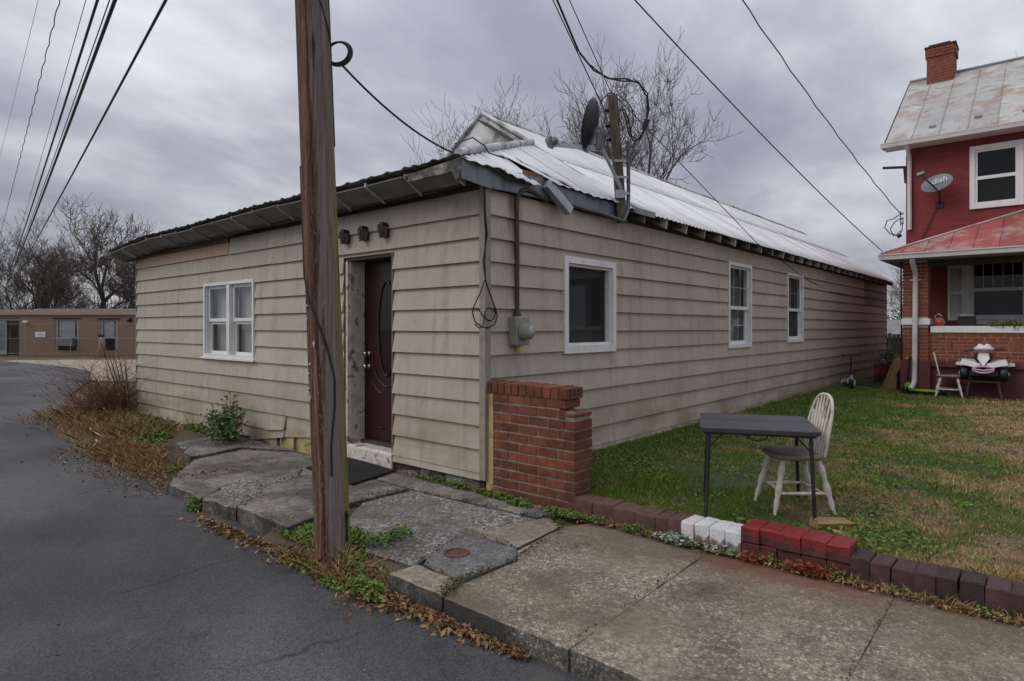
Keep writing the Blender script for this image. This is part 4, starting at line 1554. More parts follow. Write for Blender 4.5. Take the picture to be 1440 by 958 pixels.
# ragged sheets of the front section
edges = [(-0.44, 0.18, 0.13, 0.0), (0.16, 0.50, 0.16, 0.035), (0.47, 0.72, 0.13, 0.06), (0.70, 1.02, 0.06, 0.02), (1.06, 1.70, 0.10, 0.0), (1.68, 2.38, 0.13, 0.0), (2.36, 2.66, 0.22, 0.0)]
for i, (a, b, xe, sg) in enumerate(edges):
    xe_f = lambda y, xe=xe, i=i: xe + 0.02 * mnoise.noise((y * 6, i, 0)) + (0.05 * (0.5 - abs((y - a) / (b - a) - 0.5)) if i < 2 else 0)
    lo = (lambda y: -0.42 - 0.1 * mnoise.noise((y * 5, 1, 1))) if i == 3 else xe_f
    corr_sheet(a, b, lo, lambda y: hip_x(y) + 0.02, 0.006 * (i % 2), amp=0.008, wave=0.16, sag=sg, wob=0.02, n=18)
# a torn strip lying over the hole
m = MB()
m.hexa([(-0.40, 0.74, slope_z(-0.40) + 0.02), (-0.36, 0.60, slope_z(-.36) + 0.02), (0.18, 0.92, slope_z(0.18) + 0.03), (0.16, 1.02, slope_z(0.16) + 0.03),
        (-0.40, 0.74, slope_z(-0.40) + 0.028), (-0.36, 0.60, slope_z(-.36) + 0.028), (0.18, 0.92, slope_z(0.18) + 0.038), (0.16, 1.02, slope_z(0.16) + 0.038)])
m.build('torn_strip', MAT['roof_white'], house)
m = MB()
m.hexa([(-0.3, 1.0, slope_z(-0.3) + 0.02), (-0.26, 0.9, slope_z(-.26) + 0.02), (0.12, 1.30, slope_z(0.12) + 0.03), (0.08, 1.42, slope_z(0.08) + 0.03),
        (-0.3, 1.0, slope_z(-0.3) + 0.028), (-0.26, 0.9, slope_z(-.26) + 0.028), (0.12, 1.30, slope_z(0.12) + 0.038), (0.08, 1.42, slope_z(0.08) + 0.038)])
m.build('torn_strip', MAT['roof_white'], house)
# dark deck under the sheets so the hole reads as a hole
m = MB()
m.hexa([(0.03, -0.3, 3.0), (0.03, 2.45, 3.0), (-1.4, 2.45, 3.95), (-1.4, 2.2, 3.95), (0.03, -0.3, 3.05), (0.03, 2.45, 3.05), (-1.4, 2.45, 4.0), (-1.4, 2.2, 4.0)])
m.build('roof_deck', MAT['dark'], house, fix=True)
m = MB()
m.hexa([(0.14, 2.4, 2.98), (0.14, LEN, 2.98), (-2.4, LEN, 4.68), (-2.4, 2.4, 4.68), (0.14, 2.4, 3.0), (0.14, LEN, 3.0), (-2.4, LEN, 4.70), (-2.4, 2.4, 4.70)])
m.build('roof_deck', MAT['darkwood'], house, fix=True)

# rafter tails along the long eave
y = 2.75
while y < LEN:
    m = MB()
    w = 0.022
    m.hexa([(0.0, y - w, slope_z(0.0) - 0.19), (0.21, y - w, slope_z(0.21) - 0.15), (0.21, y + w, slope_z(0.21) - 0.15), (0.0, y + w, slope_z(0.0) - 0.19),
            (0.0, y - w, slope_z(0.0) - 0.03), (0.225, y - w, slope_z(0.225) - 0.03), (0.225, y + w, slope_z(0.225) - 0.03), (0.0, y + w, slope_z(0.0) - 0.03)])
    m.build('rafter', MAT['rafter'], house, fix=True)
    y += 0.61

# grey metal flashing over the top board near the corner
m = MB()
m.plate([(0.054, -0.05, 2.915), (0.054, 0.93, 2.945), (0.054, 0.92, 3.15), (0.054, 0.5, 3.14), (0.054, -0.05, 3.12)], (-0.004, 0, 0))
m.add([(0.066, -0.05, 2.905), (0.066, 0.93, 2.935), (0.054, 0.93, 2.95), (0.054, -0.05, 2.92)], [(0, 1, 2, 3)])
m.build('flashing', MAT['flash'], house, fix=True)
m = MB()
m.plate([(0.060, 0.95, 2.94), (0.060, 2.44, 2.935), (0.060, 2.44, 3.10), (0.060, 1.7, 3.11), (0.060, 0.94, 3.13)], (-0.004, 0, 0))
m.box(0.056, 0.072, 0.95, 2.44, 2.925, 2.942)
m.build('flashing', MAT['flash'], house, fix=True)
m = MB()
m.box(0.040, 0.05, 0.52, 0.95, 3.12, 3.19)
m.build('flashing', MAT['oldwood'], house)
# stub of a square downspout, bent and open at the foot
m = MB()
a, b = Vector((0.10, 0.85, 3.09)), Vector((0.15, 1.20, 2.84))
m.bar(a, b, 0.10, 0.075, (1, 0, 0))
dsp = m.build('downspout_stub', MAT['galv'], house)
m = MB()
d = (b - a).normalized()
m.bar(b - d * 0.01, b + d * 0.003, 0.085, 0.06, (1, 0, 0))
m.build('open_end', MAT['dark'], dsp)
m = MB()
m.hexa([(0.06, 2.50, 3.04), (0.24, 2.5, 2.99), (0.26, 2.95, 2.98), (0.06, 2.9, 3.05), (0.06, 2.50, 3.19), (0.25, 2.5, 3.06), (0.27, 2.95, 3.05), (0.06, 2.9, 3.17)])
m.build('eave_patch', MAT['galv'], house)

# ================================================================== things on the house walls
# wall flood lamps over the door
for i, (x, lab) in enumerate(((-2.23, 'small black wall lamp over the door, nearest the pole'), (-1.86, 'small black wall lamp over the door, middle of three'), (-1.49, 'small black wall lamp over the door, nearest the house corner'))):
    z = 2.645 + 0.004 * i
    L_ = thing('wall_lamp', lab, 'wall lamp', (x, -0.03, z), 0, 'black lamps in a row above the door')
    m = MB()
    m.hexa([(x - .045, -0.115, z + .045), (x + .045, -0.115, z + .045), (x + .06, -0.03, z + .03), (x - .06, -0.03, z + .03),
            (x - .03, -0.10, z + .085), (x + .03, -0.10, z + .085), (x + .04, -0.03, z + .075), (x - .04, -0.03, z + .075)])
    m.build('cap', MAT['black'], L_)
    m = MB()
    m.hexa([(x - .028, -0.085, z - .085), (x + .028, -0.085, z - .085), (x + .03, -0.035, z - .075), (x - .03, -0.035, z - .075),
            (x - .042, -0.108, z + .044), (x + .042, -0.108, z + .044), (x + .05, -0.035, z + .03), (x - .05, -0.035, z + .03)])
    m.build('lens', MAT['amber'], L_)
    m = MB()
    for (ax, bx) in ((-0.031, -0.046), (0.031, 0.046), (-0.0, -0.0)):
        m.bar((x + ax, -0.09, z - 0.088), (x + bx, -0.114, z + 0.046), 0.009)
    m.bar((x - .034, -0.092, z - .085), (x + .034, -0.092, z - .085), 0.012)
    m.bar((x - .042, -0.106, z + .0), (x + .042, -0.106, z + .0), 0.008)
    m.box(x - .05, x + .05, -0.034, -0.026, z - .08, z + .06)
    m.build('cage', MAT['black'], L_)

# electric meter and its conduit
M_ = thing('electric_meter', 'grey electric meter box with round glass dial on the long wall', 'electric meter', (0.03, 0.41, 1.40))
m = MB()
m.cham(0.028, 0.125, 0.315, 0.525, 1.385, 1.675, 0.008)
m.build('box', MAT['meter'], M_)
m = MB()
m.lathe([(0.088, 0.0), (0.092, 0.012), (0.085, 0.03), (0.080, 0.085), (0.066, 0.10), (0.001, 0.105)], (0.125, 0.435, 1.525), (1, 0, 0), 24)
mg = m.build('dial', MAT['meter'], M_)
m = MB()
m.lathe([(0.060, 0.0), (0.058, 0.006), (0.001, 0.008)], (0.229, 0.435, 1.525), (1, 0, 0), 20)
m.build('dial_face', PM('pale_dial_plate', two((0.36, 0.36, 0.33), 0.85), 9, 0.3, 0), M_)
m = MB()
m.tube([(0.05, 0.425, 1.675), (0.05, 0.425, 1.72)], [0.042, 0.034], 12)
m.tube([(0.05, 0.425, 1.72), (0.05, 0.424, 2.3), (0.048, 0.42, 2.80), (0.052, 0.43, 2.90), (0.058, 0.48, 2.96), (0.062, 0.56, 2.985), (0.06, 0.68, 2.98), (0.058, 0.80, 2.95), (0.056, 0.92, 2.93)], 0.024, 10)
m.build('conduit', PM('brown_conduit', two((0.075, 0.055, 0.045), 0.7), 6, 0.6, 0.1), M_)
m = MB()
m.box(0.06, 0.10, 0.405, 0.435, 1.325, 1.384)
m.build('seal_tag', MAT['yellow'], M_)

# loose cable hanging in a coil at the corner
K_ = thing('hanging_cable', 'black cable hanging in a loose coil at the house corner', 'cable', (0.03, -0.04, 1.8))
m = MB()
for s in (0, 1):
    e = 0.012 * s
    m.tube([(0.06, -0.08 + e, 3.02), (0.045, -0.055 + e, 2.66), (0.05, -0.045 + e * 2, 2.46), (0.045, -0.05 - e * 2, 2.2), (0.045, -0.045, 2.03), (0.045, 0.02 - 0.13 * s, 1.9),
            (0.045, 0.10 - 0.31 * s, 1.75)], 0.0065, 6)
m.build('drop', MAT['cable'], K_)
m = MB()
m.tube([(0.048 + 0.004 * math.sin(a * 3), 0.02 + 0.075 * math.cos(a), 1.695 + 0.062 * math.sin(a)) for a in [2 * math.pi * i / 20 for i in range(22)]], 0.0065, 6)
m.tube([(0.045, 0.10, 1.75), (0.048, 0.125, 1.68), (0.05, 0.09, 1.60), (0.052, 0.0, 1.565), (0.052, -0.10, 1.57), (0.05, -0.19, 1.62), (0.048, -0.22, 1.70), (0.045, -0.21, 1.75)], 0.0065, 6)
m.tube([(0.055, -0.20, 1.73), (0.056, -0.14, 1.73), (0.056, -0.07, 1.66), (0.056, -0.08, 1.59), (0.056, -0.14, 1.56), (0.056, -0.20, 1.60)], 0.006, 6)
m.build('coil', MAT['cable'], K_)

# ================================================================== BRICK STUB WALL beside the corner
bwall = thing('brick_wall', 'short chest-high red brick wall stub against the house corner', 'brick wall', (0.5, 0.1, 0))
m = MB()
m.box(0.105, 1.052, 0.0035, 0.25, -0.2, 0.83)
m.box(0.105, 0.90, 0.0035, 0.22, 0.829, 0.94)
m.build('mortar_core', MAT['mortar'], bwall)
CR = 0.0885
z = -0.03
for c in range(11):
    z0, z1 = z + c * CR, z + c * CR + CR - 0.014
    # narrow stacked column at the left
    m = MB()
    m.cham(0.11 + random.uniform(-.003, .003), 0.195, -0.002, 0.1, z0, z1, 0.004, 0.002)
    m.build('brick', MAT['brick'], bwall)
    xs_ = [0.207]
    first = 0.225 if c % 2 else 0.112
    cur = 0.207 + first
    while cur < 0.97:
        xs_.append(cur)
        cur += 0.225
    xs_.append(0.968)
    for a, b in zip(xs_, xs_[1:]):
        if b - a < 0.05:
            continue
        m = MB()
        m.cham(a, b - 0.014, -0.002 + random.uniform(-0.003, 0.003), 0.23 if c == 10 else 0.1, z0 + random.uniform(-.001, .001), z1, 0.004, 0.002)
        m.build('brick', MAT['brick'], bwall)
    if c < 10:
        m = MB()
        r_ = 0.012 if c < 9 else 0.03
        m.cham(0.966, 1.062, -0.006, 0.262, z0, z1, r_ if c == 9 else 0.004, 0.002)
        m.build('brick', MAT['brick'], bwall)
zt = z + 11 * CR
# soldier cap: headers on edge, the last one shows its holes
xx = 0.012
k = 0
while xx < 0.93:
    w = 0.073 if k < 4 else 0.082
    m = MB()
    dz = random.uniform(-0.004, 0.006) - 0.012 * max(0, xx - 0.5)
    m.cham(xx, xx + w, -0.010, 0.235, zt - 0.01, zt + 0.098 + dz, 0.006, 0.003)
    b = m.build('brick', MAT['brick'], bwall)
    xx += w + 0.010
    k += 1
m = MB()
for i in range(3):
    for j in range(2):
        m.lathe([(0.011, 0), (0.011, 0.003)], (xx - 0.0085, 0.045 + i * 0.065, zt + 0.03 + j * 0.035), (1, 0, 0), 10)
m.build('brick_holes', MAT['dark'], bwall)
m = MB()
m.cham(0.022, 0.104, -0.004, 0.16, -0.1, zt - 0.012, 0.01, 0.006)
m.build('block_strip', MAT['block'], bwall)

# ================================================================== LOW BRICK EDGING along the lawn
edging = thing('brick_edging', 'low row of on-edge bricks between pavement and lawn, partly painted white and red', 'brick edging', (2.5, 0.05, 0))


def ebrick(x0, x1, z0, z1, mat, lab=None, y0=-0.055, y1=0.165, rot=0.0):
    cx, w = (x0 + x1) / 2, (x1 - x0)
    m = MB()
    m.cham(-w / 2, w / 2, (y0 - y1) / 2, (y1 - y0) / 2, 0, z1 - z0, 0.008, 0.004)
    o = m.build('brick', MAT[mat])
    o.parent = edging
    o.location = Vector((cx, (y0 + y1) / 2 + random.uniform(-0.008, 0.008), z0)) - Vector((2.5, 0.05, 0))
    o.rotation_euler = (random.uniform(-0.02, 0.02), random.uniform(-0.012, 0.012) + rot, random.uniform(-0.015, 0.015))
    if lab:
        o['label'] = lab
    return o


xx = 1.075
k = 0
while xx < 2.05:
    w = random.uniform(0.105, 0.118) if k > 3 else random.uniform(0.17, 0.21)
    ebrick(xx, xx + w - 0.003, -0.10, 0.112 + random.uniform(-0.003, 0.003), 'brick_pink' if k < 8 else 'brick_cream', 'dusty pink brick' if k < 8 else 'whitish brick')
    xx += w
    k += 1
ebrick(xx, xx + 0.10, -0.10, 0.115, 'brick_cream', 'whitish brick')
xx += 0.11
for i in range(3):
    ebrick(xx, xx + 0.111, -0.09, 0.122, 'brick_white', 'white painted brick')
    xx += 0.115
for w in (0.125, 0.118, 0.155, 0.155, 0.135):
    ebrick(xx, xx + w - 0.001, 0.066, 0.178 + random.uniform(-0.003, 0.003), 'brick_redpaint', 'bright red painted brick', y0=-0.062)
    ebrick(xx + 0.001, xx + w - 0.003, -0.11, 0.0655, 'brick_redworn', 'worn dark red brick', y0=-0.055)
    xx += w
while xx < 6.5:
    w = random.uniform(0.108, 0.122)
    ebrick(xx, xx + w - 0.005, -0.11, 0.118 + random.uniform(-0.008, 0.004), 'brick_dark', None, rot=random.uniform(-0.02, 0.03))
    xx += w
m = MB()
m.box(1.07, 6.5, -0.03, 0.13, -0.2, 0.045)
m.build('mortar_bed', MAT['dirt'], edging)

# ================================================================== UTILITY POLE
pole = thing('utility_pole', 'tall brown weathered wooden utility pole standing at the kerb', 'utility pole', (0.165, -1.80, -0.16))
PB, PT = Vector((0.165, -1.80, -0.25)), Vector((-0.172, -2.09, 11.3))


def pole_at(z):
    return PB + (PT - PB) * ((z - PB.z) / (PT.z - PB.z))


def pole_r(z):
    return 0.128 - 0.0022 * (z + 0.2)


m = MB()
NS, NZ = 40, 90
vs, fs = [], []
for i in range(NZ + 1):
    z = PB.z + (PT.z - PB.z) * (i / NZ) ** 1.25
    c = pole_at(z)
    for k in range(NS):
        a = 2 * math.pi * k / NS
        r = pole_r(z) + 0.004 * mnoise.noise((math.cos(a) * 2.5, math.sin(a) * 2.5, z * 0.3)) - 0.007 * max(0, mnoise.noise((math.cos(a) * 9, math.sin(a) * 9, z * 0.25)) - 0.25) + 0.02 * max(0, 0.1 - z) * (1 if z < .1 else 0)
        vs.append((c.x + r * math.cos(a), c.y + r * math.sin(a), z))
for i in range(NZ):
    for k in range(NS):
        a, b = i * NS + k, i * NS + (k + 1) % NS
        fs.append((a, b, b + NS, a + NS))
m.add(vs, fs, True)
m.build('shaft', MAT['pole'], pole)


def on_pole(z, ang, extra=0.004):
    """point on the pole: ang in degrees, 0 = towards the viewer's side of the street, + = clockwise seen from above (screen left)"""
    c = pole_at(z)
    base = math.atan2(-4.457 + 1.8, 4.174 - 0.165)
    a = base - R(ang)
    r = pole_r(z) + extra
    return (c.x + r * math.cos(a), c.y + r * math.sin(a), z)


m = MB()
m.tube([on_pole(2.75, 100), on_pole(2.2, 98), on_pole(1.95, 84), on_pole(1.76, 50), on_pole(1.60, 18), on_pole(1.42, -8), on_pole(1.2, -28), on_pole(1.0, -24), on_pole(0.72, -8), on_pole(0.5, -6)], 0.0075, 6)
m.tube([on_pole(4.2, -5), on_pole(3.95, -25), on_pole(3.75, -62), on_pole(3.62, -80)], 0.0075, 6)
m.build('cable', MAT['cable'], pole)
m = MB()
m.tube([on_pole(zq, -80 + 3 * math.sin(zq * 3), 0.003) for zq in (2.9, 3.4, 4.4, 6.0)], 0.006, 6)
m.build('ground_wire', MAT['cable'], pole)
m = MB()
m.box(-0.012, 0.012, -0.006, 0.006, -0.11, 0.11)
for zq in (-0.08, 0.08):
    m.box(-0.02, 0.02, -0.009, 0.009, zq - 0.012, zq + 0.012)
lk = m.build('strap', MAT['tleg'])
lk.parent = pole
lk.location = Vector(on_pole(0.12, -52, 0.004)) - Vector((0.165, -1.80, -0.16))
lk.rotation_euler = (0, 0, R(-20))
m = MB()
ca = Vector(on_pole(3.60, -84, 0.05))
for s in range(3):
    m.torus(ca + Vector((0.004 * s, 0.006 * s, -0.004 * s)), 0.085 + 0.006 * s, 0.008, (0.55, -0.8, 0.15), 22, 6)
m.build('cable_coil', MAT['cable'], pole)
m = MB()
for zq, an in ((1.72, 64), (1.45, 36), (1.30, 60), (1.06, 66), (1.62, 76), (1.23, 71), (1.12, 74)):
    p = Vector(on_pole(zq, an, 0.0))
    d = (p - pole_at(zq)).normalized()
    m.lathe([(0.011, -0.006), (0.011, 0.006), (0.004, 0.008)], p, d, 8)
    if random.random() < 0.5:
        m.bar(p + Vector((0, 0, 0.02)), p + Vector((0.01, -0.01, -0.025)), 0.008)
stuff(m.build('nails', MAT['galv'], pole))
m = MB()
for zq in (5.85, 7.6, 8.45, 10.4):
    c = pole_at(zq)
    m.bar(c + Vector((-0.25, -0.2, 0)), c + Vector((0.25, 0.22, 0)), 0.05)
m.build('bracket', MAT['tleg'], pole)


def wire(name, label, pts, r, group=None, sag=0.0, n=26, mat='cable', twist=0.0):
    """an overhead line through the given points; with two points it hangs by sag"""
    if len(pts) == 2:
        a, b = Vector(pts[0]), Vector(pts[1])
        P_ = [a + (b - a) * (i / n) - Vector((0, 0, 4 * sag * (i / n) * (1 - i / n))) for i in range(n + 1)]
    else:
        P_ = [Vector(p) for p in pts]
    if twist:
        P_ = [p + Vector((math.sin(i * 2.1), math.cos(i * 2.1), 0)) * twist for i, p in enumerate(P_)]
    m = MB()
    m.tube(P_, r, 6)
    o = m.build(name, MAT[mat], loc=P_[0])
    return tag(o, label, 'overhead wire', group)


PX, PY = 0.0, -1.95
FAR = (-40.8, -3.6)
wire('power_line', 'lowest black overhead line running far down the road', [pole_at(5.85), (-73.0, 10.0, 5.2)], 0.019, 'lines along the road', 0.2, 60)
wire('power_line', 'thickest black overhead line of the bundle along the road', [pole_at(7.55), (-73.0, 10.0, 5.8)], 0.032, 'lines along the road', 0.3, 60)
wire('power_line', 'thin black wire riding just above the thickest road line', [pole_at(7.8), (-73.0, 10.0, 6.0)], 0.011, 'lines along the road', 0.3, 60)
wire('power_line', 'second thick black overhead line of the bundle along the road', [pole_at(8.45), (-73.0, 10.0, 6.4)], 0.027, 'lines along the road', 0.3, 60)
wire('power_line', 'thin grey overhead line beside the second thick road line', [pole_at(9.2), (-73.0, 10.0, 7.0)], 0.008, 'lines along the road', 0.3, 60)
wire('power_line', 'wavy twisted overhead line, second from the left in the sky', [pole_at(10.5), (-73.0, 9.0, 8.4)], 0.013, 'lines along the road', 0.3, 160, twist=0.02)
wire('power_line', 'pale thin overhead line at the far left of the sky', [pole_at(11.2), (-73.0, 8.0, 10.5)], 0.006, 'lines along the road', 0.2, 40, mat='tleg')
wire('service_drop', 'black cable sagging from the pole coil to the house eave', [Vector(on_pole(3.52, -84, 0.07)), (0.02, -0.44, 3.16)], 0.0085, None, 0.075)

# ================================================================== MAST AND SATELLITE DISH ON THE ROOF EDGE
mast = thing('service_mast', 'weathered square wooden post bolted at the roof edge carrying service wires', 'service mast', (0.13, 2.33, 2.88))
MB0, MB1 = Vector((0.135, 2.335, 2.86)), Vector((0.055, 2.235, 4.42))
m = MB()
m.bar(MB0, MB1, 0.115, 0.085, (-0.65, 0.76, 0))
m.build('post', MAT['mast'], mast)
m = MB()
rgt = Vector((0.7586, 0.6515, 0))
fw_ = Vector((-0.6517, 0.7587, 0))
for zq in (4.24, 4.05, 3.88):
    t = (zq - MB0.z) / (MB1.z - MB0.z)
    p = MB0 + (MB1 - MB0) * t - rgt * 0.055
    m.lathe([(0.012, 0), (0.03, 0.012), (0.018, 0.03), (0.03, 0.045), (0.012, 0.06)], p, -rgt, 10)
m.build('insulators', MAT['black'], mast)
m = MB()
m.tube([MB0 + rgt * 0.075 + Vector((0, 0, 1.0)), MB0 + rgt * 0.08 + Vector((0, 0, 0.4)), MB0 + rgt * 0.07 - fw_ * 0.02 + Vector((0, 0, 0.14)), MB0 + rgt * 0.0 - fw_ * 0.09 + Vector((0, 0, 0.0)),
        (0.085, 1.95, 2.93), (0.075, 1.6, 2.935), (0.07, 1.2, 2.95)], 0.024, 10)
m.build('conduit', PM('grey_conduit', two((0.13, 0.13, 0.14), 0.8), 6, 0.5, 0, metal=0.3), mast)
m = MB()
for zq in (0.35, 0.75, 0.55):
    c = MB0 + (MB1 - MB0) * (zq / 1.56)
    m.obox(c + rgt * 0.03 - fw_ * 0.045, rgt * 0.08, fw_ * 0.012, Vector((0, 0, 0.014)))
m.build('strap', MAT['galv'], mast)
m = MB()
tp = MB0 + (MB1 - MB0) * 0.88 + rgt * 0.06


def cv(r, u, f=0.0):
    return tp + rgt * r + Vector((0, 0, u)) + fw_ * f


m.tube([cv(0, 0), cv(0.05, 0.02), cv(0.10, -0.12), cv(0.13, -0.28), cv(0.20, -0.38), cv(0.28, -0.33), cv(0.33, -0.22)], 0.011, 6)
m.tube([cv(0, 0.01), cv(0.07, 0.03), cv(0.12, -0.08), cv(0.16, -0.30), cv(0.24, -0.36), cv(0.31, -0.25), cv(0.33, -0.2)], 0.011, 6)
m.tube([cv(0, -0.05), cv(0.06, -0.22), cv(0.14, -0.27), cv(0.19, -0.12), cv(0.17, 0.02), cv(0.12, 0.10)], 0.008, 6)
m.tube([cv(0.33, -0.2), cv(0.36, 0.0), cv(0.35, 0.18), cv(0.26, 0.34), cv(0.10, 0.40), cv(-0.1, 0.40), cv(-0.3, 0.5), cv(-0.48, 0.72)], 0.011, 6)
m.tube([cv(0.34, -0.16), cv(0.38, 0.02), cv(0.36, 0.22), cv(0.24, 0.37), cv(0.05, 0.37), cv(-0.15, 0.41), cv(-0.36, 0.58), cv(-0.5, 0.76)], 0.010, 6)
m.tube([cv(-0.22, 0.12), cv(-0.12, 0.22), cv(0.0, 0.20), cv(0.12, 0.10), cv(0.20, -0.02)], 0.007, 6)
m.tube([cv(-0.22, 0.12), cv(-0.17, 0.02), cv(-0.14, -0.2), cv(-0.05, -0.35)], 0.006, 6)
m.build('service_wires', MAT['cable'], mast)
m = MB()
m.obox(cv(0.335, -0.17), rgt * 0.035, fw_ * 0.03, Vector((0.015, 0.012, 0.055)))
m.build('splice_box', MAT['black'], mast)
wire('service_drop', 'bundled black cables dropping from the pole to the roof mast', [pole_at(8.9), cv(-0.49, 0.74)], 0.014, 'service wires to the roof mast', 0.05)
wire('service_drop', 'thin black wire dropping left of the bundle to the roof mast', [pole_at(8.2), cv(-0.22, 0.12)], 0.007, 'service wires to the roof mast', 0.03)
wire('service_drop', 'thin straight wire passing right of the roof mast to the long wall', [pole_at(8.6), cv(-0.1, 0.25), cv(0.15, 0.0), (0.27, 6.6, 3.04), (0.03, 10.2, 2.66), (0.03, 12.5, 2.42), (0.03, 16.0, 2.40)], 0.006, 'service wires to the roof mast')

dish = thing('satellite_dish', 'black-backed satellite dish on a long arm beside the roof mast', 'satellite dish', (0.06, 2.24, 3.3))
dn = (-rgt * 0.90 + fw_ * 0.36 + Vector((0, 0, 0.22))).normalized()
dc = Vector((0.06, 1.83, 3.95))
m = MB()
prof = [(0.001, 0.0), (0.10, 0.004), (0.20, 0.018), (0.285, 0.042), (0.31, 0.052), (0.316, 0.052), (0.316, 0.046), (0.29, 0.032), (0.2, 0.008), (0.1, -0.006), (0.001, -0.010)]
m.lathe(prof, dc, dn, 36)
m.build('reflector', MAT['dish_dark'], dish)
bot = dc - Vector((0, 0, 0.27))
lnb = bot - rgt * 0.47 + Vector((0, 0, 0.075)) + fw_ * 0.1
m = MB()
m.bar(bot + rgt * 0.06, lnb, 0.035, 0.045)
m.build('feed_arm', MAT['galv'], dish)
m = MB()
m.tube([lnb + Vector((0, 0, -0.02)), lnb - rgt * 0.04 + Vector((0, 0, 0.0)), lnb - rgt * 0.07 + Vector((0, 0, 0.06)), lnb - rgt * 0.05 + Vector((0, 0, 0.10))], [0.04, 0.05, 0.045, 0.03], 10)
for q in (-1, 0, 1):
    m.lathe([(0.024, 0), (0.028, 0.03), (0.024, 0.07), (0.001, 0.075)], lnb + Vector((0, 0, 0.06 + 0.025 * q)) + fw_ * 0.05 * q - rgt * 0.03, rgt, 10)
m.build('receiver', MAT['dish_grey'], dish)
m = MB()
m.obox(bot + rgt * 0.05 + Vector((0, 0, 0.09)), rgt * 0.03, fw_ * 0.05, Vector((0.01, 0, 0.1)))
m.obox(bot + rgt * 0.06 + Vector((0, 0, 0.03)), rgt * 0.045, fw_ * 0.035, Vector((0, 0, 0.04)))
m.build('bracket', MAT['dish_grey'], dish)
m = MB()
foot = MB0 + (MB1 - MB0) * 0.22 - fw_ * 0.06
m.tube([bot + rgt * 0.07 + Vector((0, 0, 0.06)), bot + rgt * 0.12 - Vector((0, 0, 0.06)), foot + Vector((0, 0, 0.08)), foot], 0.022, 10)
m.obox(foot, rgt * 0.06, fw_ * 0.01, Vector((0, 0, 0.05)))
m.build('mount_tube', MAT['galv'], dish)

# ================================================================== TABLE
tb = thing('folding_table', 'dark grey square folding table standing on the lawn', 'table', (2.33, 0.73, 0.09), R(24), world=False)
H = 0.71
m = MB()
hw = 0.43
out = []
for cx, cy, a0 in ((hw - .05, hw - .05, 0), (-hw + .05, hw - .05, 90), (-hw + .05, -hw + .05, 180), (hw - .05, -hw + .05, 270)):
    for q in range(5):
        a = R(a0 + 22.5 * q)
        out.append((cx + 0.05 * math.cos(a), cy + 0.05 * math.sin(a)))
n = len(out)
rings = [(1.0, H - 0.035), (1.0, H - 0.006), (0.986, H)]
vs = [(x * s, y * s, z) for s, z in rings for x, y in out]
fs = [tuple(range(n))[::-1], tuple(range(2 * n, 3 * n))] + [(r * n + i, r * n + (i + 1) % n, (r + 1) * n + (i + 1) % n, (r + 1) * n + i) for r in range(2) for i in range(n)]
m.add(vs, fs)
m.build('tabletop', MAT['table'], tb)
m = MB()
m.box(-0.42, 0.42, 0.045, 0.0505, H - 0.002, H + 0.0012)
m.build('fold_seam', MAT['black'], tb)
for sx in (-1, 1):
    for sy in (-1, 1):
        m = MB()
        m.tube([(sx * 0.36, sy * 0.385, H - 0.03), (sx * 0.385, sy * 0.405, 0.0)], 0.0145, 10)
        m.tube([(sx * 0.365, sy * 0.388, H - 0.16), (sx * 0.24, sy * 0.36, H - 0.03)], 0.007, 6)
        m.build('leg', MAT['tleg'], tb)
m = MB()
m.tube([(-0.10, -0.40, H - 0.03), (-0.07, -0.405, H - 0.075), (-0.01, -0.41, H - 0.09), (0.05, -0.405, H - 0.07), (0.07, -0.4, H - 0.03)], 0.008, 6)
m.build('carry_handle', MAT['black'], tb)
m = MB()
m.box(-0.40, 0.40, -0.39, -0.375, H - 0.055, H - 0.034)
m.box(-0.40, 0.40, 0.375, 0.39, H - 0.055, H - 0.034)
m.build('frame', MAT['tleg'], tb)

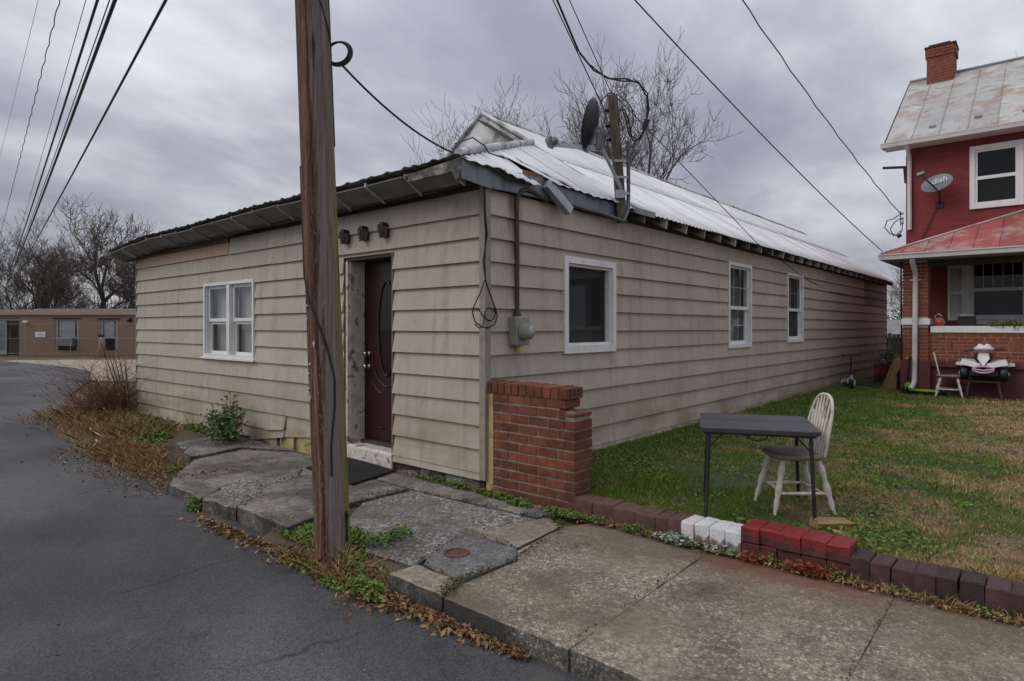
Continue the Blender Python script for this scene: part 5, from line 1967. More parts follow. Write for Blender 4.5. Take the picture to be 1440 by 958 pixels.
# ================================================================== WINDSOR CHAIRS
def windsor(loc, rz, label):
    c = thing('windsor_chair', label, 'chair', loc, rz, 'white spindle-back chairs', world=False)
    m = MB()
    n = 28
    out = []
    for i in range(n):
        a = 2 * math.pi * i / n
        ca_, sa = math.cos(a), math.sin(a)
        x = 0.215 * math.copysign(abs(ca_) ** 0.6, ca_)
        y = (0.21 + 0.012 * (x > 0)) * math.copysign(abs(sa) ** 0.6, sa)
        out.append((x, y))
    rings = [(0.93, 0.425), (1.0, 0.44), (1.0, 0.458), (0.95, 0.468), (0.6, 0.458), (0.25, 0.453)]
    vs = [(x * s, y * s, z) for s, z in rings for x, y in out]
    fs = [tuple(range(n))[::-1], tuple(range(5 * n, 6 * n))] + [(r * n + i, r * n + (i + 1) % n, (r + 1) * n + (i + 1) % n, (r + 1) * n + i) for r in range(5) for i in range(n)]
    m.add(vs, fs, True)
    m.build('seat', MAT['seat'], c)
    feet = {}
    for sx in (-1, 1):
        for sy in (-1, 1):
            a = Vector((sx * 0.14, sy * 0.135, 0.43))
            b = Vector((sx * 0.235, sy * 0.205, 0.0))
            prof = [0.017, 0.019, 0.026, 0.027, 0.022, 0.018, 0.025, 0.026, 0.024, 0.017, 0.022, 0.019, 0.014, 0.012]
            pts = [a + (b - a) * (i / (len(prof) - 1)) for i in range(len(prof))]
            m = MB()
            m.tube(pts, prof, 12)
            m.build('leg', MAT['chair'], c)
            feet[(sx, sy)] = (a, b)
    at = lambda k, t: feet[k][0] + (feet[k][1] - feet[k][0]) * t
    sp = [0.009, 0.012, 0.016, 0.012, 0.009]
    for k1, k2, t in (((-1, -1), (1, -1), 0.62), ((-1, 1), (1, 1), 0.62)):
        m = MB()
        p, q = at(k1, t), at(k2, t)
        m.tube([p + (q - p) * i / 4 for i in range(5)], sp, 8)
        m.build('stretcher', MAT['chair'], c)
    for fx in (-0.35, 0.35):
        m = MB()
        y_ = 0.17
        p, q = Vector((fx * 0.42, -y_, 0.17)), Vector((fx * 0.42, y_, 0.17))
        m.tube([p + (q - p) * i / 4 for i in range(5)], sp, 8)
        m.build('stretcher', MAT['chair'], c)
    hoop = []
    for i in range(25):
        a = math.pi * i / 24
        y = -0.185 * math.copysign(abs(math.cos(a)) ** 0.75, math.cos(a)) * (1.0 + 0.10 * math.sin(a))
        z = 0.455 + 0.475 * math.sin(a) ** 0.62
        hoop.append((-0.165 - 0.30 * (z - 0.455) ** 1.0 * 0.55 - 0.02 * math.sin(a), y, z))
    m = MB()
    m.tube(hoop, 0.0125, 8)
    m.build('back_hoop', MAT['chair'], c)
    for i in range(7):
        y0 = -0.125 + 0.25 * i / 6
        y1 = y0 * 1.22
        zt_ = 0.455 + 0.475 * (max(0.0, 1 - (abs(y1) / 0.2) ** 2.6)) ** 0.5
        xt = -0.165 - 0.165 * (zt_ - 0.455) - 0.02
        m = MB()
        a, b = Vector((-0.16, y0, 0.455)), Vector((xt, y1, zt_))
        d = b - a
        sd_ = Vector((0, 1, 0))
        wd = [0.007, 0.008, 0.010, 0.017, 0.018, 0.010, 0.007]
        th_ = [0.007, 0.007, 0.006, 0.005, 0.005, 0.006, 0.006]
        nr = d.cross(sd_).normalized()
        vs, fs = [], []
        for q in range(7):
            p = a + d * q / 6
            vs += [p - sd_ * wd[q] - nr * th_[q], p + sd_ * wd[q] - nr * th_[q], p + sd_ * wd[q] + nr * th_[q], p - sd_ * wd[q] + nr * th_[q]]
        for q in range(6):
            for e in range(4):
                u, v = q * 4 + e, q * 4 + (e + 1) % 4
                fs.append((u, v, v + 4, u + 4))
        m.add(vs, fs, True)
        m.build('spindle', MAT['chair'], c)
    return c


windsor((2.565, 0.95, 0.09), R(220), 'worn white Windsor chair tucked under the dark folding table')
windsor((2.50, 11.72, 0.09), R(8), 'white Windsor chair against the red house foundation')

# split block of firewood by the table leg
m = MB()
m.cham(-0.14, 0.14, -0.05, 0.05, 0, 0.075, 0.012, 0.012)
wbk = m.build('wood_block', MAT['lumber'])
wbk.location = (2.93, 0.60, 0.075)
wbk.rotation_euler = (0.1, 0.06, R(48))
tag(wbk, 'split wooden block lying on the lawn beside the table leg', 'wood block')
m = MB()
m.cham(-0.06, 0.06, -0.03, 0.03, 0, 0.035, 0.008, 0.008)
w2 = m.build('wood_chip', MAT['lumber'])
w2.location = (3.03, 0.50, 0.07)
w2.rotation_euler = (0, 0.1, R(20))
tag(w2, 'small broken wood chip in front of the wooden block', 'wood chip')

# ================================================================== RED BRICK HOUSE NEXT DOOR
red = thing('red_house', 'two-storey red painted brick house with covered porch', 'house', (1.4, 14.0, 0.05))
RX1 = 8.2
m = MB()
# front wall with openings (upper window, porch window)
def wall_with_holes(m, y0, y1, x0, x1, z0, z1, holes):
    cur = x0
    for a, b, c_, d_ in sorted(holes):
        m.box(cur, a, y0, y1, z0, z1)
        zz0 = z0
        for (aa, bb, c2, d2) in [h for h in holes if h[0] == a]:
            m.box(a, b, y0, y1, zz0, c2)
            zz0 = d2
        m.box(a, b, y0, y1, zz0, z1)
        cur = b
    m.box(cur, x1, y0, y1, z0, z1)


wall_with_holes(m, 14.0, 14.2, 1.38, RX1, 0.0, 6.05, [(2.70, 3.70, 1.80, 3.10)])
m.build('wall', MAT['red_wall'], red)
m = MB()
m.add([(1.38, 14.1, 0), (1.38, 21, 0), (1.38, 21, 6.05), (1.38, 17.4, 8.75), (1.38, 14.1, 6.05)], [(0, 1, 2, 3, 4)])
m.add([(RX1, 14.1, 0), (RX1, 21, 0), (RX1, 21, 6.05), (RX1, 17.4, 8.75), (RX1, 14.1, 6.05)], [(4, 3, 2, 1, 0)])
m.box(1.38, RX1, 20.9, 21, 0, 6.05)
m.build('wall', MAT['red_wall'], red)
m = MB()
m.box(1.6, RX1 - .2, 14.6, 14.7, 0.1, 6)
m.build('dark_backing', MAT['dark'], red)  # near-black sheet in place of the unlit rooms behind the glass
# upper roof: seamed tin panels in two tiers
EYR, EZR, RYR, RZR = 13.58, 6.12, 17.4, 8.80


def rz_(y):
    return EZR + (RZR - EZR) * (y - EYR) / (RYR - EYR)


xp = 0.98
i = 0
while xp < RX1 + 0.3:
    x1 = min(xp + 0.56, RX1 + 0.35)
    for (ya, yb, dz) in ((EYR, 15.75, 0.0), (15.70, RYR, 0.012)):
        m = MB()
        ja = random.uniform(-0.012, 0.012)
        zz0, zz1 = rz_(ya) + dz, rz_(yb) + dz
        if ya == EYR and i > 0:
            ja -= 0.0
        m.hexa([(xp, ya, zz0 - .012), (x1, ya, zz0 - .012), (x1, yb, zz1 - .012), (xp, yb, zz1 - .012), (xp, ya, zz0), (x1, ya, zz0), (x1, yb, zz1), (xp, yb, zz1)])
        m.hexa([(x1 - .02, ya, zz0), (x1, ya, zz0), (x1, yb, zz1), (x1 - .02, yb, zz1), (x1 - .016, ya, zz0 + .03), (x1 - .004, ya, zz0 + .03), (x1 - .004, yb, zz1 + .03), (x1 - .016, yb, zz1 + .03)])
        m.build('roof_panel', MAT['roof_rust'], red)
    xp = x1
    i += 1
m = MB()
m.hexa([(0.98, RYR, RZR - .01), (RX1 + .35, RYR, RZR - .01), (RX1 + .35, 21.3, EZR), (0.98, 21.3, EZR), (0.98, RYR, RZR + .02), (RX1 + .35, RYR, RZR + .02), (RX1 + .35, 21.3, EZR + .03), (0.98, 21.3, EZR + .03)])
m.build('rear_roof_slope', MAT['roof_rust'], red)
m = MB()
m.tube([(0.96, RYR, RZR + 0.03), (RX1 + .3, RYR, RZR + 0.03)], 0.05, 8)
m.build('ridge_cap', MAT['plain_grey'], red)
m = MB()
for q in range(5):
    m.box(1.6 + q * 0.9 + 0.25, 1.6 + q * 0.9 + 0.40, 14.1 + 0.1 * (q % 2), 14.14 + 0.1 * (q % 2), rz_(14.12 + .1 * (q % 2)) + 0.01, rz_(14.12 + .1 * (q % 2)) + 0.06)
m.build('snow_guard', MAT['plain_grey'], red)
# eave box, gutter, rake
m = MB()
m.box(0.95, RX1 + .3, 13.60, 14.0, 6.03, 6.06)
m.build('soffit', MAT['gutter'], red)
m = MB()
m.hexa([(0.92, 13.44, 6.02), (RX1 + .3, 13.44, 6.02), (RX1 + .3, 13.57, 6.02), (0.92, 13.57, 6.02), (0.92, 13.42, 6.13), (RX1 + .3, 13.42, 6.13), (RX1 + .3, 13.57, 6.13), (0.92, 13.57, 6.13)])
m.box(0.92, RX1 + .3, 13.415, 13.435, 6.115, 6.135)
m.build('gutter', MAT['gutter'], red)
m = MB()
m.hexa([(0.94, 13.58, 5.99), (0.985, 13.58, 5.99), (0.985, RYR, 8.66), (0.94, RYR, 8.66), (0.94, 13.58, 6.11), (0.985, 13.58, 6.11), (0.985, RYR, 8.79), (0.94, RYR, 8.79)])
m.build('barge_board', MAT['darkwood'], red)
m = MB()
m.bar((0.86, 14.05, 5.66), (1.36, 14.05, 5.60), 0.09, 0.05)
m.bar((1.34, 14.05, 5.62), (1.37, 14.05, 5.2), 0.08, 0.06)
m.build('eave_bracket', MAT['darkwood'], red)
m = MB()
m.tube([(1.48, 13.5, 6.03), (1.47, 13.62, 5.95), (1.465, 13.90, 5.80), (1.465, 13.935, 5.7), (1.465, 13.935, 4.0)], 0.05, 8)
m.build('downpipe', MAT['gutter'], red)
# upper window
m = MB()
x0, x1, z0, z1 = 2.68, 3.68, 4.36, 5.84
for a in ((x0, x0 + .1, z0, z1), (x1 - .1, x1, z0, z1), (x0 + .1, x1 - .1, z1 - .1, z1), (x0 + .1, x1 - .1, z0, z0 + .1)):
    m.box(a[0], a[1], 13.945, 13.999, a[2], a[3])
wo_ = m.build('window', MAT['white'], red)
for (a, b, o) in ((z0 + .1, 5.09, 13.965), (5.07, z1 - .1, 13.975)):
    m = MB()
    for q in ((x0 + .1, x0 + .15, a, b), (x1 - .15, x1 - .1, a, b), (x0 + .15, x1 - .15, b - .05, b), (x0 + .15, x1 - .15, a, a + .05)):
        m.box(q[0], q[1], o, o + .02, q[2], q[3])
    m.build('sash', MAT['white'], wo_)
    m = MB()
    m.box(x0 + .15, x1 - .15, o + .012, o + .016, a + .05, b - .05)
    m.build('pane', MAT['glass_dark'], wo_)
m = MB()
m.box(x0 + .1, x1 - .1, 13.992, 13.998, z0 + .1, z1 - .1)
m.build('window_backing', MAT['dark'], wo_)
# chimney
CX0, CX1, CY0, CY1 = 1.44, 2.09, 16.95, 17.58
m = MB()
m.box(CX0 + .01, CX1 - .01, CY0 + .01, CY1 - .01, 8.1, 9.5)
ch = m.build('chimney', MAT['mortar'], red)
m = MB()
for c in range(13):
    z = 8.42 + c * 0.084
    ex = 0.0 if c < 10 else 0.035
    for (u0, u1, fn_) in ((CX0, CX1, lambda a, b: (a, b, CY0 - ex, CY0 + .05)), (CY0, CY1, lambda a, b: (CX1 - .05, CX1 + ex, a, b)), (CY0, CY1, lambda a, b: (CX0 - ex, CX0 + .05, a, b))):
        u = u0 - (0.11 if c % 2 else 0)
        while u < u1:
            a, b = max(u, u0 - ex), min(u + 0.21, u1 + ex)
            if b - a > 0.03:
                q = fn_(a, b)
                m.cham(q[0], q[1], q[2], q[3], z, z + 0.073, 0.004, 0.003)
            u += 0.222
stuff(m.build('brick_courses', MAT['brick_porch'], ch))
m = MB()
m.box(CX0 - .05, CX1 + .05, CY0 - .05, CY1 + .05, 9.512, 9.56)
m.box(CX0 + .04, CX1 - .1, CY0 + .05, CY1 - .05, 9.56, 9.63)
m.build('chimney_cap', MAT['brick_dark'], ch)
# porch: foundation, floor, knee wall, pillar
m = MB()
m.box(1.66, RX1, 12.10, 14.0, -0.1, 0.70)
m.box(1.60, RX1, 12.04, 12.2, 0.70, 0.82)
m.box(1.58, 2.14, 11.99, 12.55, -0.1, 0.82)
m.build('foundation', MAT['maroon'], red)
m = MB()
m.box(1.66, RX1, 12.2, 14.0, 0.72, 0.80)
m.build('porch_floor', MAT['concfar'], red)
m = MB()
m.box(1.625, 2.085, 12.045, 12.505, 0.82, 3.06)
m.box(2.085, RX1, 12.115, 12.28, 0.82, 1.44)
m.build('mortar_core', PM('cream_mortar', two((0.55, 0.42, 0.30), 0.85), 9, 0.95, 0.3), red)


def pbrick(x0, x1, y0, y1, z0, z1):
    m = MB()
    m.cham(x0, x1, y0, y1, z0, z1, 0.003, 0.0015)
    return m.build('brick', MAT['brick_porch'], red)


for c in range(29):
    z0 = 0.823 + c * 0.0755
    if 1.60 < z0 + 0.03 < 1.76:
        continue
    if z0 > 3.0:
        break
    xs_ = [1.61, 1.83, 2.10] if c % 2 else [1.61, 1.72, 1.95, 2.10]
    for a, b in zip(xs_, xs_[1:]):
        pbrick(a + (0.0 if a == 1.61 else 0.011), b, 12.028, 12.09, z0, z0 + 0.059)
    ys_ = [12.101, 12.30, 12.52] if c % 2 else [12.101, 12.20, 12.42, 12.52]
    for a, b in zip(ys_, ys_[1:]):
        pbrick(2.05, 2.098, a, b - 0.014, z0, z0 + 0.059)
for c in range(8):
    z0 = 0.83 + c * 0.0757
    if c in (3, 4, 5):
        continue
    x = 2.103 + (0.0 if c % 2 else 0.11)
    if x > 2.11:
        pbrick(2.103, x - 0.011, 12.10, 12.16, z0, z0 + 0.059)
    while x < 4.3:
        pbrick(x, x + 0.203, 12.10, 12.16, z0, z0 + 0.059)
        x += 0.22
x = 2.103
k = 0
while x < 4.3:
    z0 = 0.83 + 3 * 0.0757
    wblk = 0.30 if k == 0 else 0.35
    for c in range(3):
        if k == 0:
            cut = 0.11 if c % 2 else 0.2
            pbrick(x, x + cut - 0.011, 12.10, 12.16, z0 + c * 0.0757, z0 + c * 0.0757 + 0.059)
            pbrick(x + cut, x + wblk - 0.011, 12.10, 12.16, z0 + c * 0.0757, z0 + c * 0.0757 + 0.059)
        else:
            pbrick(x, x + wblk - 0.011, 12.10, 12.16, z0 + c * 0.0757, z0 + c * 0.0757 + 0.059)
    x += wblk
    for q in range(2 if k == 0 else 3):
        pbrick(x, x + 0.066, 12.10, 12.16, z0, z0 + 0.216)
        x += 0.0765
    k += 1
m = MB()
m.cham(1.585, 2.13, 12.0, 12.53, 1.615, 1.752, 0.01)
m.build('pillar_cap', MAT['white'], red)
m = MB()
m.cham(2.135, RX1, 12.06, 12.33, 1.445, 1.59, 0.01)
m.build('porch_sill', MAT['white'], red)
# porch roof
m = MB()
m.box(1.30, RX1, 11.64, 14.0, 3.04, 3.07)
m.build('porch_ceiling', MAT['plain_grey'], red)
m = MB()
m.box(1.58, RX1, 12.05, 12.25, 2.90, 3.04)
m.build('porch_beam', MAT['darkwood'], red)
m = MB()
m.hexa([(1.24, 11.50, 3.06), (RX1, 11.50, 3.06), (RX1, 11.64, 3.06), (1.24, 11.64, 3.06), (1.22, 11.48, 3.17), (RX1, 11.48, 3.17), (RX1, 11.64, 3.17), (1.22, 11.64, 3.17)])
m.box(1.22, RX1, 11.465, 11.49, 3.155, 3.178)
m.build('gutter', MAT['gutter'], red)
m = MB()
m.box(1.24, 1.28, 11.64, 14.0, 3.06, 3.18)
m.build('fascia_board', MAT['gutter'], red)
pz = lambda y: 3.19 + (y - 11.58) * 0.42
xp = 1.25
while xp < RX1:
    x1 = min(xp + 0.42, RX1)
    ya = 11.56
    yb0 = min(14.0, ya + max(0.0, xp - 1.25))
    yb1 = min(14.0, ya + (x1 - 1.25))
    m = MB()
    o1 = [(xp, ya, pz(ya)), (x1, ya, pz(ya)), (x1, yb1, pz(yb1))] + ([(xp, yb0, pz(yb0))] if yb0 > ya + 0.01 else [])
    m.plate(o1, (0, 0, 0.012))
    if yb1 > ya + .3:
        m.hexa([(x1 - .014, ya, pz(ya) + .012), (x1, ya, pz(ya) + .012), (x1, yb1 - .02, pz(yb1 - .02) + .012), (x1 - .014, yb1 - .02, pz(yb1 - .02) + .012),
                (x1 - .012, ya, pz(ya) + .035), (x1 - .002, ya, pz(ya) + .035), (x1 - .002, yb1 - .02, pz(yb1 - .02) + .035), (x1 - .012, yb1 - .02, pz(yb1 - .02) + .035)])
    m.build('roof_panel', MAT['roof_red'], red, fix=True)
    xp = x1
m = MB()
m.add([(1.25, 11.56, 3.19), (3.69, 14.0, 4.206), (1.25, 14.0, 3.19)], [(0, 1, 2)])
m.build('rear_roof_slope', MAT['roof_red'], red)
m = MB()
m.tube([(1.25, 11.56, 3.21), (3.69, 14.0, 4.23)], 0.025, 6)
m.build('hip_cap', MAT['roof_rust'], red)
# porch interior: window, shutter, trim
m = MB()
x0, x1, z0, z1 = 2.70, 3.72, 1.80, 3.10
for a in ((x0 - .12, x0, z0 - .1, z1), (x1, x1 + .12, z0 - .1, z1), (x0, x1, z0 - .1, z0)):
    m.box(a[0], a[1], 13.95, 13.995, a[2], a[3])
m.box(x0 - .18, x1 + .18, 13.92, 13.99, z0 - .17, z0 - .102)
wo_ = m.build('window', MAT['porch_trim'], red)
for (a, b, o) in ((z0, 2.46, 13.985), (2.44, z1, 14.005)):
    m = MB()
    for q in ((x0, x0 + .06, a, b), (x1 - .06, x1, a, b), (x0 + .06, x1 - .06, b - .05, b), (x0 + .06, x1 - .06, a, a + .05)):
        m.box(q[0], q[1], o, o + .018, q[2], q[3])
    m.build('sash', MAT['porch_trim'], wo_)
    m = MB()
    m.box(x0 + .06, x1 - .06, o + .008, o + .012, a + .05, b - .05)
    m.build('pane', MAT['glass_dark'], wo_)
m = MB()
for q in range(1, 5):
    xq = x0 + .06 + (x1 - x0 - .12) * q / 5
    m.box(xq - .006, xq + .006, 14.003, 14.012, 2.49, 3.05)
m.build('muntin', MAT['porch_trim'], wo_)
m = MB()
m.box(x0, x1, 14.15, 14.16, z0, 2.44)
m.build('blind', MAT['grey_screen'], wo_)
m = MB()
for a in ((2.25, 2.30, 1.72, 3.08), (2.53, 2.58, 1.72, 3.08), (2.30, 2.53, 1.72, 1.80), (2.30, 2.53, 2.36, 2.43), (2.30, 2.53, 3.0, 3.08)):
    m.box(a[0], a[1], 13.955, 13.999, a[2], a[3])
shu = m.build('shutter', MAT['porch_trim'], red)
for i in range(14):
    for zb in (1.81, 2.44):
        m = MB()
        z = zb + i * 0.04
        if z > zb + 0.53:
            continue
        m.hexa([(2.30, 13.968, z), (2.53, 13.968, z), (2.53, 13.99, z + 0.03), (2.30, 13.99, z + 0.03), (2.30, 13.97, z + .006), (2.53, 13.97, z + .006), (2.53, 13.992, z + 0.036), (2.30, 13.992, z + 0.036)])
        m.build('slat', MAT['porch_trim'], shu)
m = MB()
m.tube([(1.86, 11.57, 3.06), (1.86, 11.62, 2.98), (1.87, 11.90, 2.80), (1.87, 11.955, 2.72), (1.865, 11.955, 2.0), (1.855, 11.955, 1.2), (1.85, 11.95, 0.42), (1.84, 11.93, 0.32), (1.80, 11.80, 0.20)], [0.055] * 9, 8)
m.box(1.76, 1.96, 11.985, 12.01, 2.60, 2.63)
m.build('downpipe', MAT['gutter'], red)
m = MB()
m.tube([(1.545, 12.3, 0.1), (1.55, 12.3, 1.4), (1.54, 12.28, 3.05)], 0.02, 6)
m.build('conduit', MAT['cable'], red)
for zq in (4.18, 4.30, 4.42):
    m = MB()
    m.lathe([(0.02, -0.02), (0.045, -0.015), (0.03, 0.0), (0.045, 0.015), (0.02, 0.02)], (1.30, 13.95, zq), (0, 0, 1), 10)
    m.build('insulator', MAT['porcelain'], red)
m = MB()
m.tube([(1.27, 13.95, 4.12), (1.27, 13.95, 4.48)], 0.012, 6)
m.tube([(1.28, 13.9, 4.42), (1.12, 13.9, 4.30), (0.98, 13.9, 4.28), (0.93, 13.9, 4.10), (1.05, 13.9, 3.93), (1.2, 13.92, 3.90), (1.27, 13.94, 4.0)], 0.012, 6)
m.tube([(1.28, 13.9, 4.30), (1.15, 13.9, 4.22), (1.05, 13.9, 4.05), (1.12, 13.9, 3.88), (1.24, 13.9, 3.86), (1.30, 13.95, 4.0), (1.32, 13.95, 4.3)], 0.012, 6)
m.tube([(1.28, 13.95, 3.9), (1.2, 13.95, 3.84)], 0.045, 8)
m.build('service_wires', MAT['cable'], red)
m = MB()
m.tube([(2.03, 13.97, 4.5), (1.85, 13.97, 4.05), (1.7, 13.97, 3.7)], 0.01, 6)
m.build('cable', MAT['cable'], red)
wire('service_drop', 'black line falling steeply to the bracket on the red house corner', [pole_at(9.3), (1.27, 13.9, 4.42)], 0.010, 'lines to the red house', 0.42, 40, twist=0.012)
wire('service_drop', 'black line passing over the white roof to the red house porch', [pole_at(6.75), (1.26, 12.4, 3.22)], 0.009, 'lines to the red house', 0.22, 40)

# satellite dish on the red wall, with the lettering of its front
d2 = thing('satellite_dish', 'grey oval satellite dish lettered dish on the red brick wall', 'satellite dish', (2.06, 13.98, 4.55))
dn = Vector((-0.18, -0.88, 0.42)).normalized()
dc = Vector((2.07, 13.62, 5.02))
ux = Vector((0.90, -0.1, 0.20))
ux = (ux - dn * ux.dot(dn)).normalized()
uy = dn.cross(ux)
if uy.z < 0:
    uy = -uy
m = MB()
vs, fs = [], []
prof = [(0.0, -0.03), (0.35, -0.026), (0.7, -0.010), (0.95, 0.008), (1.0, 0.012), (1.0, 0.002), (0.9, -0.012), (0.5, -0.035), (0.0, -0.042)]
NN = 36
for s, h in prof:
    for k in range(NN):
        a = 2 * math.pi * k / NN
        vs.append(dc + ux * (0.335 * s * math.cos(a)) + uy * (0.235 * s * math.sin(a)) + dn * h)
for i in range(len(prof) - 1):
    for k in range(NN):
        a, b = i * NN + k, i * NN + (k + 1) % NN
        fs.append((a, b, b + NN, a + NN))
m.add(vs, fs, True)
m.build('reflector', MAT['dish_grey'], d2)
m = MB()
lnb = dc + dn * 0.36 - ux * 0.21 + uy * 0.10
m.bar(dc - uy * 0.23 - dn * 0.02, lnb, 0.03, 0.03)
m.build('feed_arm', MAT['black'], d2)
m = MB()
m.obox(lnb + uy * 0.02, ux * 0.075, uy * 0.035, dn * 0.04)
m.lathe([(0.03, 0), (0.03, 0.04), (0.001, 0.045)], lnb - dn * 0.04 + ux * 0.02, -dn, 10)
m.build('receiver', MAT['dish_grey'], d2)
m = MB()
m.tube([dc - dn * 0.04, dc - dn * 0.10 - uy * 0.12, (2.10, 13.86, 4.72), (2.08, 13.97, 4.56)], 0.022, 8)
m.box(2.0, 2.16, 13.965, 13.995, 4.47, 4.64)
m.build('mount_tube', MAT['black'], d2)
fc = bpy.data.curves.new('lettering', 'FONT')
fc.body = 'dish'
fc.size = 0.20
fc.align_x = 'CENTER'
fc.shear = 0.15
fc.extrude = 0.002
fo = bpy.data.objects.new('lettering', fc)
COL.objects.link(fo)
me = bpy.data.meshes.new_from_object(fo)
COL.objects.unlink(fo)
bpy.data.objects.remove(fo)
me.materials.append(MAT['plastic_white'])
fo = bpy.data.objects.new('lettering', me)
COL.objects.link(fo)
fo.parent = d2
rot = Matrix((ux, uy, dn)).transposed().to_4x4()
fo.matrix_local = Matrix.Translation(dc + dn * 0.002 + ux * 0.06 - uy * 0.01 - Vector((2.06, 13.98, 4.55))) @ rot

# ------------------------------------------------------------------ things on the porch and by the red house
P_ = thing('planter_box', 'black planter box with a white lid standing on the porch sill', 'planter', (2.78, 12.2, 1.59))
m = MB()
m.cham(2.62, 2.93, 12.12, 12.28, 1.592, 1.80, 0.008)
m.build('box', MAT['black'], P_)
m = MB()
m.cham(2.66, 2.89, 12.14, 12.26, 1.80, 1.845, 0.006)
m.build('lid', MAT['plain_grey'], P_)
B_ = thing('garden_ball', 'round orange-red ball ornament on the porch sill beside the pillar', "ornament", (2.29, 12.2, 1.59))
m = MB()
m.ball((2.29, 12.17, 1.675), 0.085, n=16, m=10)
m.build('ball', MAT['ball'], B_)
m = MB()
m.torus((2.29, 12.17, 1.675), 0.088, 0.012, (0.3, 1, 0.1), 20, 6)
m.tube([(2.23, 12.17, 1.73), (2.20, 12.2, 1.82), (2.27, 12.2, 1.86), (2.33, 12.2, 1.80)], 0.02, 6)
m.build('band', MAT['plain_grey'], B_)
m = MB()
m.tube([(2.2, 12.3, 1.72), (3.3, 12.3, 1.72)], 0.008, 5)
for xq in (2.42, 2.6, 2.95):
    m.tube([(xq, 12.3, 1.59), (xq, 12.3, 1.72)], 0.008, 5)
tag(m.build('sill_rail', MAT['tleg'], loc=(2.7, 12.3, 1.59)), 'thin metal rail along the porch sill behind the planter', 'rail')


def scooter(loc, rz, label, deckmat, stemmat, hgt, lean=0.0, acc=None):
    s = thing('kick_scooter', label, 'scooter', loc, rz, None, world=False)
    m = MB()
    m.cham(-0.62, -0.12, -0.06, 0.06, 0.075, 0.115, 0.01)
    m.bar((-0.14, 0, 0.10), (0.0, 0, 0.26), 0.06, 0.04)
    m.build('deck', MAT[deckmat], s)
    for x in (-0.66, 0.03):
        m = MB()
        m.torus((x, 0, 0.085), 0.062, 0.024, (0, 1, 0), 18, 8)
        m.lathe([(0.045, -0.018), (0.045, 0.018)], (x, 0, 0.085), (0, 1, 0), 12)
        m.build('wheel', MAT['black'], s)
    m = MB()
    m.bar((-0.72, 0, 0.12), (-0.60, 0, 0.17), 0.07, 0.012)
    m.bar((0.03, -0.035, 0.085), (0.0, -0.03, 0.25), 0.012)
    m.bar((0.03, 0.035, 0.085), (0.0, 0.03, 0.25), 0.012)
    m.bar((-0.06, 0, 0.18), (0.04, 0, 0.20), 0.085, 0.06)
    m.build('fork', MAT[deckmat], s)
    m = MB()
    m.tube([(0.0, 0, 0.18), (-0.07, 0, hgt)], 0.019, 10)
    st_ = m.build('stem', MAT[stemmat], s)
    if acc:
        m = MB()
        m.tube([(-0.003, 0, 0.22), (-0.013, 0, 0.34)], 0.026, 10)
        m.build('stem_sleeve', MAT[acc], s)
    m = MB()
    m.tube([(-0.07, -0.21, hgt + 0.01), (-0.07, -0.1, hgt), (-0.07, 0.1, hgt), (-0.07, 0.21, hgt + 0.01)], 0.013, 8)
    h_ = m.build('handlebar', MAT[stemmat], s)
    for sy in (-1, 1):
        m = MB()
        m.tube([(-0.07, sy * 0.13, hgt + 0.004), (-0.07, sy * 0.22, hgt + 0.012)], 0.019, 8)
        m.build('grip', MAT['lime' if deckmat == 'lime' else 'black'], s)
    s.rotation_euler = (lean, 0, rz)
    return s


scooter((0.53, 12.25, 0.085), R(-62), 'black kick scooter with pink sleeve standing near the long wall', 'black', 'black', 0.80, 0.0, 'palepink')
scooter((1.72, 11.93, 0.085), R(172), 'lime green electric scooter parked against the porch pillar', 'lime', 'black', 0.82, -0.10, None)

Bk = thing('plastic_bucket', 'white plastic bucket tipped over beside the black scooter', 'bucket', (0.30, 12.75, 0.08))
m = MB()
ax = Vector((0.8, -0.5, 0.16)).normalized()
m.lathe([(0.001, 0.0), (0.088, 0.0), (0.092, 0.02), (0.112, 0.24), (0.122, 0.242), (0.122, 0.262), (0.110, 0.262), (0.090, 0.03), (0.001, 0.03)], (0.22, 12.8, 0.18), ax, 22)
m.build('shell', MAT['plastic_white'], Bk)
m = MB()
e = Vector((0.22, 12.8, 0.18)) + ax * 0.23
m.tube([e + Vector((0.05, 0.1, 0.03)), e + Vector((0.09, 0.0, -0.10)), e + Vector((0.0, -0.11, -0.05))], 0.004, 5)
m.build('handle', MAT['galv'], Bk)
C_ = thing('plastic_crate', 'red plastic crate lying in the gap between the houses', 'crate', (0.72, 15.1, 0.08))
for a in ((0.50, 0.93, 14.9, 14.93, .28, .58), (0.50, 0.53, 14.93, 15.3, .28, .58), (0.90, 0.93, 14.93, 15.3, .28, .58), (0.53, 0.90, 15.27, 15.3, .28, .58)):
    m = MB()
    m.cham(*a[:2], a[2], a[3], a[4], a[5], 0.006)
    m.build('side', MAT['crate'], C_)
m = MB()
m.box(0.51, 0.92, 14.91, 15.29, 0.08, 0.28)
m.build('base', MAT['black'], C_)
m = MB()
m.box(0.49, 0.94, 14.885, 14.9, 0.545, 0.59)
m.build('rim', MAT['crate'], C_)
for i, (xb, xt, lab) in enumerate(((1.02, 1.34, 'tall brown board leaning on the red house, leftmost of the leaning boards'), (1.14, 1.38, 'brown board leaning on the red house between two others'), (1.26, 1.42, 'brown board leaning on the red house nearest the porch pillar'))):
    m = MB()
    m.bar((xb, 13.25 - 0.12 * i, 0.06), (xt - 0.06, 13.55 - 0.1 * i, 0.90 - 0.06 * i), 0.10, 0.03, (0.4, -1, 0.2))
    tag(m.build('leaning_board', MAT['lumber'], loc=(xb, 13.25 - 0.12 * i, 0.06)), lab, 'board', 'boards leaning by the red house')
m = MB()
m.ball((1.48, 12.95, 0.33), 0.14, 0.16, 0.32, 14, 10)
